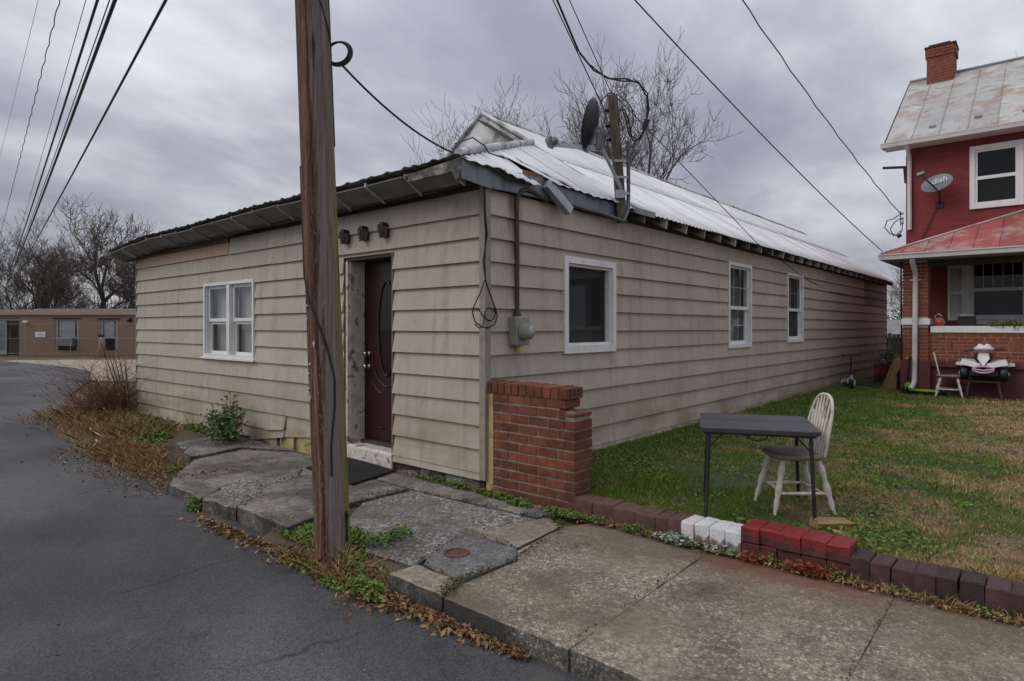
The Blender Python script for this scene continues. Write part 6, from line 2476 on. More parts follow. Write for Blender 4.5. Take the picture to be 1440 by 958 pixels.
for v_ in range(len(m.v)):
    x, y, z = m.v[v_]
    k = 0.03 * mnoise.noise((x * 9, y * 9, z * 7))
    m.v[v_] = (x + k, y + k, z)
tag(m.build('rubbish_bag', MAT['black'], loc=(1.48, 12.95, 0.06)), 'black rubbish bag standing beside the porch pillar', 'bag')

# toy quad bike on a wooden stand
Q = thing('toy_quad', 'toy quad bike with pink and white fairing parked on a wooden stand', 'toy quad', (3.10, 11.75, 0.47))
qx, qy, qz = 3.10, 11.72, 0.46
m = MB()
m.cham(qx - 0.24, qx + 0.24, qy - 0.10, qy + 0.55, qz + 0.06, qz + 0.24, 0.05, 0.0)
m.build('chassis', MAT['black'], Q)
for sx in (-1, 1):
    for yy in (0.0, 0.5):
        m = MB()
        m.lathe([(0.001, -0.07), (0.09, -0.07), (0.13, -0.06), (0.145, -0.03), (0.145, 0.03), (0.13, 0.06), (0.09, 0.07), (0.001, 0.07)], (qx + sx * 0.33, qy + yy, qz + 0.145), (1, 0, 0), 20)
        w_ = m.build('wheel', MAT['black'], Q)
        m = MB()
        m.lathe([(0.05, -0.01), (0.055, 0.0), (0.02, 0.02), (0.001, 0.02)], (qx + sx * 0.405, qy + yy, qz + 0.145), (sx, 0, 0), 12)
        m.build('hub', MAT['galv'], w_)
for sx in (-1, 1):
    m = MB()
    m.hexa([(qx + sx * 0.06, qy - 0.14, qz + 0.26), (qx + sx * 0.40, qy - 0.10, qz + 0.34), (qx + sx * 0.40, qy + 0.16, qz + 0.34), (qx + sx * 0.06, qy + 0.2, qz + 0.30),
            (qx + sx * 0.05, qy - 0.12, qz + 0.36), (qx + sx * 0.36, qy - 0.08, qz + 0.45), (qx + sx * 0.36, qy + 0.14, qz + 0.45), (qx + sx * 0.05, qy + 0.2, qz + 0.42)])
    m.build('fender', MAT['plastic_white'], Q, fix=True)
    m = MB()
    m.hexa([(qx + sx * 0.30, qy + 0.18, qz + 0.28), (qx + sx * 0.50, qy + 0.2, qz + 0.31), (qx + sx * 0.50, qy + 0.42, qz + 0.31), (qx + sx * 0.30, qy + 0.42, qz + 0.3),
            (qx + sx * 0.30, qy + 0.18, qz + 0.34), (qx + sx * 0.48, qy + 0.2, qz + 0.37), (qx + sx * 0.48, qy + 0.42, qz + 0.37), (qx + sx * 0.30, qy + 0.42, qz + 0.36)])
    m.build('fender', MAT['plastic_white'], Q, fix=True)
m = MB()
m.plate([(qx - 0.10, qy - 0.12, qz + 0.46), (qx, qy - 0.16, qz + 0.30), (qx + 0.10, qy - 0.12, qz + 0.46), (qx + 0.08, qy - 0.04, qz + 0.58), (qx - 0.08, qy - 0.04, qz + 0.58)], (0, 0.06, 0))
m.build('nose', MAT['plastic_white'], Q, fix=True)
m = MB()
m.plate([(qx - 0.17, qy - 0.09, qz + 0.46), (qx, qy - 0.125, qz + 0.28), (qx + 0.17, qy - 0.09, qz + 0.46), (qx + 0.14, qy + 0.0, qz + 0.56), (qx - 0.14, qy + 0.0, qz + 0.56)], (0, 0.06, 0))
m.build('nose_surround', MAT['black'], Q, fix=True)
m = MB()
m.ball((qx, qy + 0.02, qz + 0.66), 0.17, 0.12, 0.075, 16, 8)
m.ball((qx - 0.06, qy + 0.02, qz + 0.72), 0.06, 0.06, 0.045, 10, 6)
m.ball((qx + 0.06, qy + 0.02, qz + 0.72), 0.06, 0.06, 0.045, 10, 6)
m.build('handlebar_pod', MAT['plastic_white'], Q)
m = MB()
m.torus((qx, qy + 0.02, qz + 0.635), 0.15, 0.022, (0.0, 0.15, 1), 20, 8)
m.build('pod_rim', MAT['palepink'], Q)
m = MB()
m.tube([(qx - 0.33, qy + 0.06, qz + 0.60), (qx - 0.15, qy + 0.03, qz + 0.64), (qx + 0.15, qy + 0.03, qz + 0.64), (qx + 0.33, qy + 0.06, qz + 0.66)], 0.018, 8)
m.build('handlebar', MAT['black'], Q)
m = MB()
pts = [(qx + 0.17 * math.cos(a), qy - 0.19 + 0.03 * abs(math.cos(a)), qz + 0.24 + 0.065 * math.sin(a)) for a in [2 * math.pi * i / 24 for i in range(25)]]
m.tube(pts, 0.022, 8, caps=False)
m.tube([(qx - 0.15, qy - 0.18, qz + 0.24), (qx, qy - 0.20, qz + 0.225), (qx + 0.15, qy - 0.18, qz + 0.24)], 0.017, 8)
m.build('bumper', MAT['palepink'], Q)
m = MB()
m.cham(qx - 0.15, qx + 0.15, qy + 0.2, qy + 0.6, qz + 0.24, qz + 0.36, 0.03)
m.build('saddle', MAT['black'], Q)
S_ = thing('wooden_stand', 'low dark wooden stand under the pink and white toy quad', 'stand', (3.10, 11.95, 0.08))
m = MB()
m.box(2.82, 3.38, 11.66, 12.02, 0.425, 0.459)
m.build('top', MAT['darkwood'], S_)
for sx in (-1, 1):
    for yy in (11.68, 11.98):
        m = MB()
        m.bar((qx + sx * 0.24, yy, 0.425), (qx + sx * 0.31, yy - 0.02, 0.05), 0.045, 0.035, (0, 1, 0))
        m.build('leg', MAT['fence'], S_)

# ================================================================== FAR BRICK BUILDING down the road
bl = thing('brick_building', 'flat-roofed tan brick building at the far end of the road', 'building', (-44.04, 4.23, -0.2), R(40.66), world=False)
ZB = 0.2     # local z of the scene's zero


def bbox(name, mat, parent, x0, x1, y0, y1, z0, z1):
    m = MB()
    m.box(x0, x1, y0, y1, z0 + ZB, z1 + ZB)
    return m.build(name, MAT[mat], parent)


m = MB()
wall_with_holes(m, 0.0, 0.25, -16, 26, 0.0, 2.35 + ZB, [(-1.4, 1.15, 0.05, 2.12 + ZB), (3.30, 4.75, 0.15 + ZB, 2.05 + ZB), (6.02, 7.12, 0.15 + ZB, 2.02 + ZB)])
m.build('wall', MAT['tan_brick'], bl)
bbox('dark_backing', 'dark', bl, -15.8, 25.8, 1.0, 9.8, -0.1, 2.3)  # block coloured near-black for the dark inside of the building
bbox('fascia', 'tan_trim', bl, -16.1, 26.1, -0.10, 10, 2.30, 2.58)
bbox('roof', 'roof_edge', bl, -16.0, 26.0, 0.05, 9.9, 2.585, 2.62)
bbox('roof_coping', 'plain_grey', bl, 2.0, 9.4, 0.1, 0.3, 2.622, 2.68)
bbox('lintel', 'brick_dark', bl, 3.15, 4.9, -0.02, 0.05, 2.05, 2.13)
bbox('lintel', 'brick_dark', bl, 5.9, 7.25, -0.02, 0.05, 2.02, 2.10)
dd = bbox('door', 'fence', bl, 0.42, 1.13, 0.10, 0.16, -0.1, 1.95)
bbox('pane', 'glass_dark', dd, 0.6, 0.95, 0.08, 0.095, 0.9, 1.6)
dd = bbox('door', 'plain_grey', bl, -1.38, 0.32, 0.10, 0.16, -0.1, 1.95)
bbox('pane', 'glass', dd, -0.9, 0.22, 0.08, 0.095, 0.2, 1.85)
bbox('transom', 'plain_grey', bl, -1.38, 1.14, 0.08, 0.2, 1.96, 2.1)
for (a, b, top) in ((3.30, 4.75, 2.05), (6.02, 7.12, 2.02)):
    w = bbox('window', 'plain_grey', bl, a, a + 0.16, 0.04, 0.14, 0.15, top)
    bbox('frame', 'plain_grey', w, b - 0.14, b, 0.04, 0.14, 0.15, top)
    bbox('frame', 'plain_grey', w, a + .16, b - .14, 0.04, 0.14, top - 0.08, top)
    bbox('blind', 'blind', w, a + 0.17, b - 0.30, 0.12, 0.14, 0.93, top - 0.08)
    bbox('pane', 'glass', w, a + 0.16, b - 0.14, 0.09, 0.10, 0.15, top - 0.08)
    bbox('rail', 'plain_grey', w, a + 0.16, b - 0.14, 0.07, 0.085, 0.9, 0.96)
ac = MB()
ac.cham(3.62, 4.55, -0.28, 0.3, 0.42 + ZB, 0.92 + ZB, 0.02)
tag(ac.build('air_conditioner', MAT['dish_grey']), 'dark grey air conditioner in a window of the tan brick building', 'air conditioner')
aco = bpy.data.objects['air_conditioner']
aco.location = (-44.04, 4.23, -0.2)
aco.rotation_euler = (0, 0, R(40.66))
sg = thing('wall_sign', 'small white notice board fixed to the tan brick wall', 'sign', (-44.04, 4.23, -0.2), R(40.66), world=False)
bbox('panel', 'plastic_white', sg, 2.16, 2.76, -0.05, -0.005, 0.96, 1.27)
m = MB()
for i, (a, b) in enumerate(((2.38, 2.52), (2.27, 2.70), (2.25, 2.68))):
    m.box(a, b, -0.054, -0.049, 1.19 - 0.07 * i + ZB - .015, 1.19 - 0.07 * i + ZB + .012)
m.build('lettering', MAT['plain_grey'], sg)
for i, (x, z, lab) in enumerate(((1.62, 1.88, 'small white flood light on the tan brick wall, beside the dark door'), (7.85, 2.0, 'round dark wall light high on the tan brick wall near its hidden end'))):
    m = MB()
    if i == 0:
        m.cham(x - .12, x + .12, -0.2, -0.01, z - .06 + ZB, z + .06 + ZB, 0.02)
    else:
        m.lathe([(0.001, 0.2), (0.10, 0.18), (0.13, 0.08), (0.13, 0.0)], (x, 0, z + ZB), (0, -1, 0), 14)
    o = m.build('wall_light', MAT['plastic_white' if i == 0 else 'black'])
    o.location = (-44.04, 4.23, -0.2)
    o.rotation_euler = (0, 0, R(40.66))
    tag(o, lab, 'wall light')
mk = thing('marker_post', 'stout pale post with two dark reflectors before the tan building', 'marker post', (-38.2, 7.9, -0.2), R(40.66), world=False)
m = MB()
m.lathe([(0.17, 0), (0.17, 1.05), (0.14, 1.15), (0.05, 1.2)], (0, 0, 0), n=14)
m.build('post', MAT['tan_trim'], mk)
m = MB()
for sx in (-1, 1):
    m.lathe([(0.001, -.03), (0.085, -.03), (0.085, .03), (0.001, .03)], (sx * 0.09, -0.1, 1.27), (0, -1, 0), 12)
    m.bar((sx * 0.09, -.08, 1.1), (sx * .09, -.08, 1.3), 0.05)
m.build('reflectors', MAT['black'], mk)
cf = thing('wire_fence', 'low wire fence on thin posts before the tan brick building', 'fence', (-42.5, 3.2, -0.2), R(40.66), world=False)
for i in range(9):
    m = MB()
    m.tube([(-8 + 2.6 * i, 0, 0), (-8 + 2.6 * i, 0, 1.95)], 0.016, 6)
    m.build('post', MAT['plain_grey'], cf)
for z in (1.95, 1.12, 0.25):
    m = MB()
    m.tube([(-8, 0, z), (13, 0, z)], 0.010, 5)
    m.build('rail', MAT['plain_grey'], cf)
lp = thing('lamp_post', 'thin grey lamp post standing behind the tan brick building', 'lamp post', (-49.6, 14.0, -0.2))
m = MB()
m.tube([(-49.6, 14.0, -0.2), (-49.6, 14.0, 4.9)], 0.10, 8)
m.build('pole', MAT['dish_grey'], lp)
m = MB()
m.lathe([(0.16, 0), (0.18, 0.3), (0.08, 0.42)], (-49.6, 14.0, 4.9), n=10)
m.build('lamp_head', MAT['dish_grey'], lp)


# ================================================================== BARE TREES
def bare_tree(name, label, loc, height, seed, spread=0.55, r0=None, group=None, forks=2, twig_r=0.012, levels=5, trunk_frac=0.28, lean=(0, 0), dens=1.0, category='tree'):
    rr = random.Random(seed)
    t = thing(name, label, category, loc, rr.uniform(0, 6.28), group, world=False)
    trunk, crown = MB(), MB()
    r0 = r0 or height * 0.020

    def grow(p, d, L, r, lev):
        n = 5 if lev < 2 else 4 if lev < 4 else 3
        pts, rs = [p], [r]
        q, dd = Vector(p), Vector(d).normalized()
        rend = r * (0.62 if lev < 3 else 0.5)
        for i in range(n):
            w = 0.11 + 0.05 * lev
            dd = (dd + Vector((rr.gauss(0, w), rr.gauss(0, w), rr.gauss(0, w * 0.6) + 0.05 + 0.03 * lev))).normalized()
            q = q + dd * L / n
            pts.append(q.copy())
            rs.append(max(twig_r * 0.55, r + (rend - r) * (i + 1) / n))
        sides = 8 if lev == 0 else 6 if lev == 1 else 4 if lev == 2 else 3
        (trunk if lev <= 1 else crown).tube(pts, rs, sides, caps=False, smooth=lev < 3)
        if lev >= levels:
            return
        # fork at the tip
        nf = forks if lev < 2 else 2
        a0 = rr.uniform(0, 6.28)
        side = dd.orthogonal().normalized()
        for k in range(nf):
            ax = Matrix.Rotation(a0 + 6.28 * k / nf + rr.uniform(-0.4, 0.4), 3, dd) @ side
            ang = rr.uniform(0.25, 0.55) * (spread / 0.55) * (1.25 if lev == 0 else 1)
            nd = (dd * math.cos(ang) + ax * math.sin(ang))
            grow(pts[-1], nd, L * rr.uniform(0.62, 0.86) * (1.15 if lev == 0 else 1), rs[-1] * rr.uniform(0.72, 0.9), lev + 1)
        # side shoots
        ns = int(round((0.6 + (0 if lev == 0 else 1.6 if lev < 3 else 2.6)) * dens + rr.random() * 0.6))
        for k in range(ns):
            i = rr.randint(1 if lev else 3, n)
            side = dd.orthogonal().normalized()
            ax = Matrix.Rotation(rr.uniform(0, 6.28), 3, dd) @ side
            ang = rr.uniform(0.5, 0.95)
            base = (pts[i] - pts[i - 1]).normalized()
            nd = base * math.cos(ang) + ax * math.sin(ang)
            grow(pts[i], nd, L * rr.uniform(0.45, 0.7), max(twig_r * 0.7, rs[i] * rr.uniform(0.35, 0.55)), lev + 1 if lev < levels - 1 else levels)

    grow(Vector((0, 0, -0.2)), Vector((lean[0], lean[1], 1)), height * trunk_frac, r0, 0)
    # scale so that the tree has the wanted height
    zm = max(max(v[2] for v in crown.v), 0.1)
    f = height / zm
    for mb in (trunk, crown):
        mb.v = [(x * f, y * f, z * f) for x, y, z in mb.v]
    trunk.build('trunk', MAT['bark'], t)
    crown.build('crown', MAT['twigs'], t)
    return t


BT = 'bare trees behind the tan building'
ta = bare_tree('bare_tree', 'tall bare tree with a broad vase-shaped crown, nearest the house eave', (-68.0, 16.0, -0.2), 14.6, 11, 0.62, 0.30, BT, 3, 0.022, 5, 0.24, dens=1.2)
tb_ = bare_tree('bare_tree', 'tall slender bare tree, just left of the broad-crowned one', (-70.2, 13.2, -0.2), 13.6, 23, 0.36, 0.22, BT, 2, 0.022, 5, 0.36, dens=1.25)
tc_ = bare_tree('bare_tree', 'round-crowned bare tree above the small white notice board', (-71.8, 12.0, -0.2), 11.8, 37, 0.6, 0.25, BT, 3, 0.022, 5, 0.3, dens=1.3)
copy_tree(tb_, (-75.0, 9.9, -0.2), 2.4, 'bare tree at the far left edge above the road', (1.05, 1.05, 0.86))
copy_tree(tc_, (-64.6, 18.4, -0.2), 4.1, 'low spreading bare tree half hidden by the house eave', (1.25, 1.25, 0.92))
copy_tree(ta, (-83.5, 17.0, -0.2), 1.2, 'distant bare tree showing between the slender and round-crowned ones', (0.85, 0.85, 0.72))
copy_tree(tc_, (-60.0, 23.0, -0.2), 0.6, 'bare tree mostly hidden behind the left end of the house', (1.1, 1.1, 0.95))

hb1 = bare_tree('bare_tree', 'large dark bare tree rising behind the white roof, right of the mast', (-14.3, 24.3, -0.1), 16.4, 8, 0.44, 0.36, 'bare trees behind the white roof', 3, 0.018, 5, 0.25, dens=1.3)
hb1.scale = (0.86, 0.86, 1.0)
hb2 = bare_tree('bare_tree', 'spreading bare tree behind the white roof, left of the mast', (-15.0, 23.2, -0.1), 16.2, 64, 0.78, 0.26, 'bare trees behind the white roof', 3, 0.013, 5, 0.25, dens=1.2)
copy_tree(hb2, (-21.6, 18.3, -0.1), 2.2, 'small bare tree top between the utility pole and the roof gable', (0.34, 0.34, 0.53))
copy_tree(hb2, (1.6, 37.0, 0), 3.9, 'bare twigs showing over the ridge beside the red chimney', (0.5, 0.5, 0.98))
copy_tree(tb_, (-4.5, 52.0, -0.1), 0.7, 'thin bare tree in the gap between the two houses', (0.7, 0.7, 0.55))

# dark thicket under the far trees: hundreds of stems that nobody could count
rr = random.Random(91)
th = MB()
rgx, rgy = 0.7586, 0.6515
for i in range(2600):
    s = rr.uniform(-14, 34)
    dpt = rr.uniform(0, 16)
    x = -62 - 0.6517 * dpt + rgx * (s - 8) - 4
    y = 14 + 0.7587 * dpt + rgy * (s - 8)
    h = rr.uniform(2.6, 6.6) * (0.75 + 0.25 * math.sin(s * 0.7) + 0.2 * math.sin(s * 1.9))
    p = Vector((x, y, -0.2))
    d = Vector((rr.gauss(0, 0.3), rr.gauss(0, 0.3), 1))
    pts = [p]
    for q in range(3):
        d = d + Vector((rr.gauss(0, 0.3), rr.gauss(0, 0.3), 0))
        pts.append(pts[-1] + d.normalized() * h / 3)
    th.tube(pts, [0.05, 0.04, 0.03, 0.015], 3, caps=False, smooth=False)
    for q in range(4):
        a = pts[rr.randint(1, 3)]
        e = Vector((rr.gauss(0, 1), rr.gauss(0, 1), rr.uniform(0.0, 1.4))).normalized()
        th.tube([a, a + e * h * 0.14, a + e * h * 0.25 + Vector((0, 0, 0.1 * h))], [0.022, 0.018, 0.010], 3, caps=False, smooth=False)
o = stuff(th.build('thicket', MAT['twigs']))
tag(o, 'dark tangle of bare brush and saplings under the far trees', 'brush')


def leaf_cloud(m, rr, c, rad, n, size, up=0.3):
    """n leaf-sized quads spread through an ellipsoid"""
    for _ in range(n):
        while True:
            v = Vector((rr.uniform(-1, 1), rr.uniform(-1, 1), rr.uniform(-1, 1)))
            if v.length < 1:
                break
        p = Vector((c[0] + v.x * rad[0], c[1] + v.y * rad[1], c[2] + v.z * rad[2]))
        leaf(m, rr, p, size * rr.uniform(0.6, 1.35), up)


def leaf(m, rr, p, s, up=0.3, asp=0.5, curl=0.25, nrm=None):
    a = Vector((rr.gauss(0, 1), rr.gauss(0, 1), rr.gauss(0, 1) * (1 - up)))
    a.normalize()
    nn = nrm or (Vector((0, 0, 1)) * (0.4 + up) + Vector((rr.gauss(0, 0.6), rr.gauss(0, 0.6), rr.gauss(0, 0.4))))
    b = nn.cross(a)
    if b.length < 1e-4:
        return
    b.normalize()
    nn = a.cross(b)
    w = b * s * asp * 0.5
    k = nn * s * curl
    m.add([p - a * s * 0.5, p + w - k * 0.2, p + a * s * 0.5 - k, p - w - k * 0.2], [(0, 1, 2, 3)])


# evergreen bush and shed roof in the gap between the houses
rr = random.Random(17)
eb = thing('evergreen_bush', 'dense dark green bush far back in the gap between the houses', 'bush', (-3.1, 42.0, -0.1))
m = MB()
for i in range(26):
    leaf_cloud(m, rr, (-3.1 + rr.uniform(-2.2, 2.2), 42 + rr.uniform(-1, 1), 1.2 + rr.uniform(-1.0, 1.2)), (0.7, 0.7, 0.6), 110, 0.16)
stuff(m.build('foliage', MAT['ever'], eb))
m = MB()
m.tube([(-3.1, 42, -0.1), (-3.0, 42, 1.6)], [0.12, 0.06], 6)
m.build('stem', MAT['bark'], eb)
shd = thing('garden_shed', 'low grey-roofed shed in the gap behind the long house', 'shed', (-1.2, 32.0, 0))
m = MB()
m.box(-3.2, 1.5, 31.5, 34, -0.1, 1.1)
m.build('wall', MAT['fence'], shd)
m = MB()
m.hexa([(-3.4, 31.2, 1.05), (1.7, 31.2, 1.05), (1.7, 34.2, 1.05), (-3.4, 34.2, 1.05), (-3.0, 32.6, 1.95), (-1.2, 32.6, 1.95), (-1.2, 32.8, 1.95), (-3.0, 32.8, 1.95)])
m.build('roof', MAT['shed'], shd)
fn = thing('board_fence', 'dark wooden board fence across the gap between the houses', 'fence', (0.2, 24, 0))
for i in range(24):
    m = MB()
    x = -2.2 + i * 0.145
    m.cham(x, x + 0.13, 24 + rr.uniform(-.01, .01), 24.025, 0.02, 1.32 + rr.uniform(-.04, .04), 0.004)
    m.build('board', MAT['fence'], fn)
m = MB()
m.box(-2.2, 1.3, 24.026, 24.07, 0.35, 0.43)
m.box(-2.2, 1.3, 24.026, 24.07, 1.0, 1.08)
m.build('rail', MAT['fence'], fn)


# ================================================================== PLANTS, LEAVES AND GRASS NEAR THE HOUSE
def ground_z(x, y):
    if y > 0.14 and x > 0:
        return lawnz(x, y)
    if y < road_edge(x) - 0.03:
        return -0.168
    if -0.62 < x < 0.93 and -2.0 < y < -1.35 and (x < 0.35 or y < -1.66):
        return soilz(x, y)
    if x < 0.35 and (x < -2.85 or (-0.45 < x < 0.3 and y < -1.3)):
        return max(-0.165, vergez(x, y))
    if x >= 0.35 or x > -2.85:
        if y > KB:
            return -0.02
    return -0.165


# leafy shrub growing out of the pavement at the wall
rr = random.Random(3)
sb = thing('leafy_shrub', 'bushy green shrub growing from the pavement against the front wall', 'shrub', (-4.55, -0.30, -0.03))
m, ms = MB(), MB()
for i in range(26):
    a = rr.uniform(0, 6.28)
    h = rr.uniform(0.25, 0.56) if i > 3 else rr.uniform(0.6, 0.76)
    sprd = rr.uniform(0.08, 0.38) * (0.5 if h > .58 else 1)
    p0 = Vector((-4.66 + rr.uniform(-0.10, 0.10), -0.30 + rr.uniform(-0.06, 0.06), -0.05))
    p3 = p0 + Vector((math.cos(a) * sprd, -abs(math.sin(a)) * sprd * 0.8 + 0.05, h))
    pm = (p0 + p3) / 2 + Vector((math.cos(a) * -0.03, 0, 0.05))
    ms.tube([p0, pm, p3], [0.007, 0.005, 0.003], 4, caps=False)
    for q in range(30):
        t = rr.uniform(0.15, 1.0)
        p = p0.lerp(pm, t * 2) if t < 0.5 else pm.lerp(p3, t * 2 - 1)
        leaf(m, rr, p + Vector((rr.gauss(0, 0.035), rr.gauss(0, 0.035), rr.gauss(0, 0.03))), rr.uniform(0.045, 0.085), 0.4, 0.5, 0.2)
leaf_cloud(m, rr, (-4.58, -0.42, 0.15), (0.36, 0.22, 0.19), 420, 0.06)
for i in range(9):
    p0 = Vector((-5.15 + rr.uniform(-0.25, 0.25), -0.28 + rr.uniform(-0.1, 0.1), -0.05))
    h = rr.uniform(0.2, 0.42)
    ms.tube([p0, p0 + Vector((rr.gauss(0, .05), rr.gauss(0, .05), h))], [0.004, 0.002], 4, caps=False)
    for q in range(26):
        leaf(m, rr, p0 + Vector((rr.gauss(0, 0.06), rr.gauss(0, 0.05), rr.uniform(0.03, h))), rr.uniform(0.04, 0.075), 0.4, 0.45, 0.2)
stuff(m.build('foliage', MAT['shrub'], sb))
ms.build('stem', MAT['twig'], sb)

# dry brush at the left end of the front wall
rr = random.Random(29)
db = thing('dry_brush', 'tangled brown dry brush at the far left corner of the house', 'bush', (-9.3, -0.6, -0.12))
m = MB()
for i in range(640):
    t = rr.random()
    cx = -9.0 - 0.85 * abs(rr.gauss(0, 1)) * (0.5 + 0.8 * t)
    cy = -0.34 + 0.26 * rr.gauss(0, 1)
    tall = math.exp(-((cx + 9.2) / 0.7) ** 2)
    h = (0.34 + 1.25 * tall) * rr.uniform(0.4, 1.15)
    p = Vector((cx, cy, -0.15))
    d = Vector((rr.gauss(0, 0.45), rr.gauss(0, 0.4) - 0.1, 1))
    pts = [p]
    for q in range(4):
        d = d + Vector((rr.gauss(0, 0.28), rr.gauss(0, 0.28), -0.12 * q))
        pts.append(pts[-1] + d.normalized() * h / 4)
    r_ = rr.uniform(0.003, 0.007)
    r_ *= 0.75
    m.tube(pts, [r_, r_, r_ * 0.8, r_ * 0.6, r_ * 0.4], 3, caps=False, smooth=False)
    for q in range(2):
        a = pts[rr.randint(1, 4)]
        e = Vector((rr.gauss(0, 1), rr.gauss(0, 1), rr.uniform(0, 1))).normalized() * h * 0.22
        m.tube([a, a + e], [r_ * 0.5, r_ * 0.3], 3, caps=False, smooth=False)
stuff(m.build('stems', MAT['twig'], db))
m = MB()
for i in range(700):
    cx = -9.4 + rr.gauss(0, 0.8)
    leaf(m, rr, Vector((cx, -0.6 + rr.gauss(0, 0.35), -0.1 + abs(rr.gauss(0, 0.28)))), rr.uniform(0.03, 0.06), 0.3)
stuff(m.build('foliage', MAT['litter'], db))
m = MB()
for i in range(5):
    m.tube([(-9.12 - 0.06 * i, -0.1 - 0.05 * i, -0.15), (-9.2 - 0.07 * i, -0.14 - .03 * i, 0.5), (-9.12 - 0.16 * i, -0.2 - .06 * i, 0.95 + 0.1 * i)], [0.016, 0.012, 0.005], 6)
m.build('stem', MAT['bark'], db)
for i, (pts, lab) in enumerate((([(-7.55, -1.2, -0.06), (-7.0, -1.35, -0.02), (-6.55, -1.30, -0.07)], 'pale broken stick lying at the road edge, left one'), ([(-6.5, -1.42, -0.09), (-6.15, -1.50, -0.06), (-5.95, -1.62, -0.11)], 'pale broken stick lying at the road edge, right one'))):
    m = MB()
    m.tube(pts, [0.016, 0.014, 0.008], 6)
    tag(m.build('stick', MAT['tan_trim'], loc=pts[0]), lab, 'stick')


def patch(rr, n, fx, fy):
    return [(rr.gauss(*fx), rr.gauss(*fy)) for _ in range(n)]


def clover_patch(name, label, centres, seed, mat='clover', size=(0.018, 0.036), hmax=0.06, cat='weeds'):
    rr = random.Random(seed)
    m = MB()
    for (cx, cy, rx, ry, n, hz) in centres:
        for _ in range(n):
            a, r = rr.uniform(0, 6.28), math.sqrt(rr.random())
            x, y = cx + rx * r * math.cos(a), cy + ry * r * math.sin(a)
            x += 0.04 * rr.gauss(0, 1)
            h = hmax * hz * rr.random() * (1.15 - r * 0.8) * (0.6 + 0.6 * abs(mnoise.noise((x * 6, y * 6, seed))))
            leaf(m, rr, Vector((x, y, ground_z(x, y) + 0.008 + h)), rr.uniform(*size), 0.75, 0.85, 0.15)
    o = stuff(m.build(name, MAT[mat]))
    return tag(o, label, cat)


clover_patch('weeds', 'bright green clover weeds round the foot of the utility pole', [(-0.26, -1.72, 0.30, 0.22, 1700, 1.4), (0.02, -1.52, 0.32, 0.14, 900, 1.5), (0.32, -1.62, 0.14, 0.24, 700, 1.6), (0.35, -1.40, 0.10, 0.16, 300, 1.2), (0.10, -1.97, 0.3, 0.08, 500, 0.8)], 41)
clover_patch('weeds', 'green weed clump at the kerb between pole and tan step slab', [(0.80, -1.98, 0.17, 0.09, 800, 2.4), (0.52, -1.90, 0.10, 0.08, 240, 1.4), (0.5, -2.04, 0.07, 0.05, 150, 1.4)], 42)
clover_patch('weeds', 'low weeds along the foot of the brick wall stub', [(0.30, -0.09, 0.30, 0.06, 800, 1.2), (0.55, -0.15, 0.12, 0.06, 250, 0.8), (1.05, -0.13, 0.22, 0.07, 500, 1.2), (0.05, -0.08, 0.08, 0.05, 160, 1.0)], 43)
clover_patch('weeds', 'weeds growing in the gutter where the old slabs meet the road', [(-2.02, -1.9, 0.09, 0.06, 320, 3.2)], 44, 'clover', (0.015, 0.03))
clover_patch('weeds', 'bright green grass tuft on the earth verge left of the shrub', [(-6.9, -0.62, 0.55, 0.36, 2200, 2.0), (-6.0, -0.85, 0.4, 0.25, 900, 1.3), (-8.2, -0.7, 0.5, 0.3, 700, 1.6), (-5.9, -0.2, 0.5, 0.12, 500, 1.5), (-3.9, -1.35, 0.1, 0.1, 150, 1)], 45, 'clover', (0.025, 0.055), 0.09)
clover_patch('weeds', 'weeds and small plants along the painted edging bricks', [(1.38, -0.13, 0.14, 0.05, 260, 1.3), (1.74, -0.14, 0.12, 0.05, 230, 1.5), (2.74, -0.12, 0.05, 0.04, 70, 1.5), (3.16, -0.12, 0.05, 0.035, 110, 1.5), (3.46, -0.12, 0.09, 0.04, 90, 1.0), (3.92, -0.12, 0.06, 0.04, 60, 1)], 46, 'clover', (0.012, 0.027))
clover_patch('weeds', 'white paint-dusted leaves at the foot of the white edging bricks', [(2.06, -0.14, 0.14, 0.07, 300, 1.6), (2.35, -0.13, 0.16, 0.05, 120, 1.0)], 47, 'whiteleaf', (0.025, 0.05))
clover_patch('weeds', 'red paint-dusted weeds at the foot of the red edging bricks', [(2.98, -0.13, 0.10, 0.05, 150, 1.8), (2.65, -0.13, 0.1, 0.05, 60, 1.2)], 48, 'redleaf', (0.025, 0.05))
clover_patch('weeds', 'brown-edged weeds along the base of the front wall right of the door', [(-0.55, -0.09, 0.35, 0.05, 260, 1.8), (-0.25, -0.10, 0.12, 0.05, 150, 2.4)], 49)

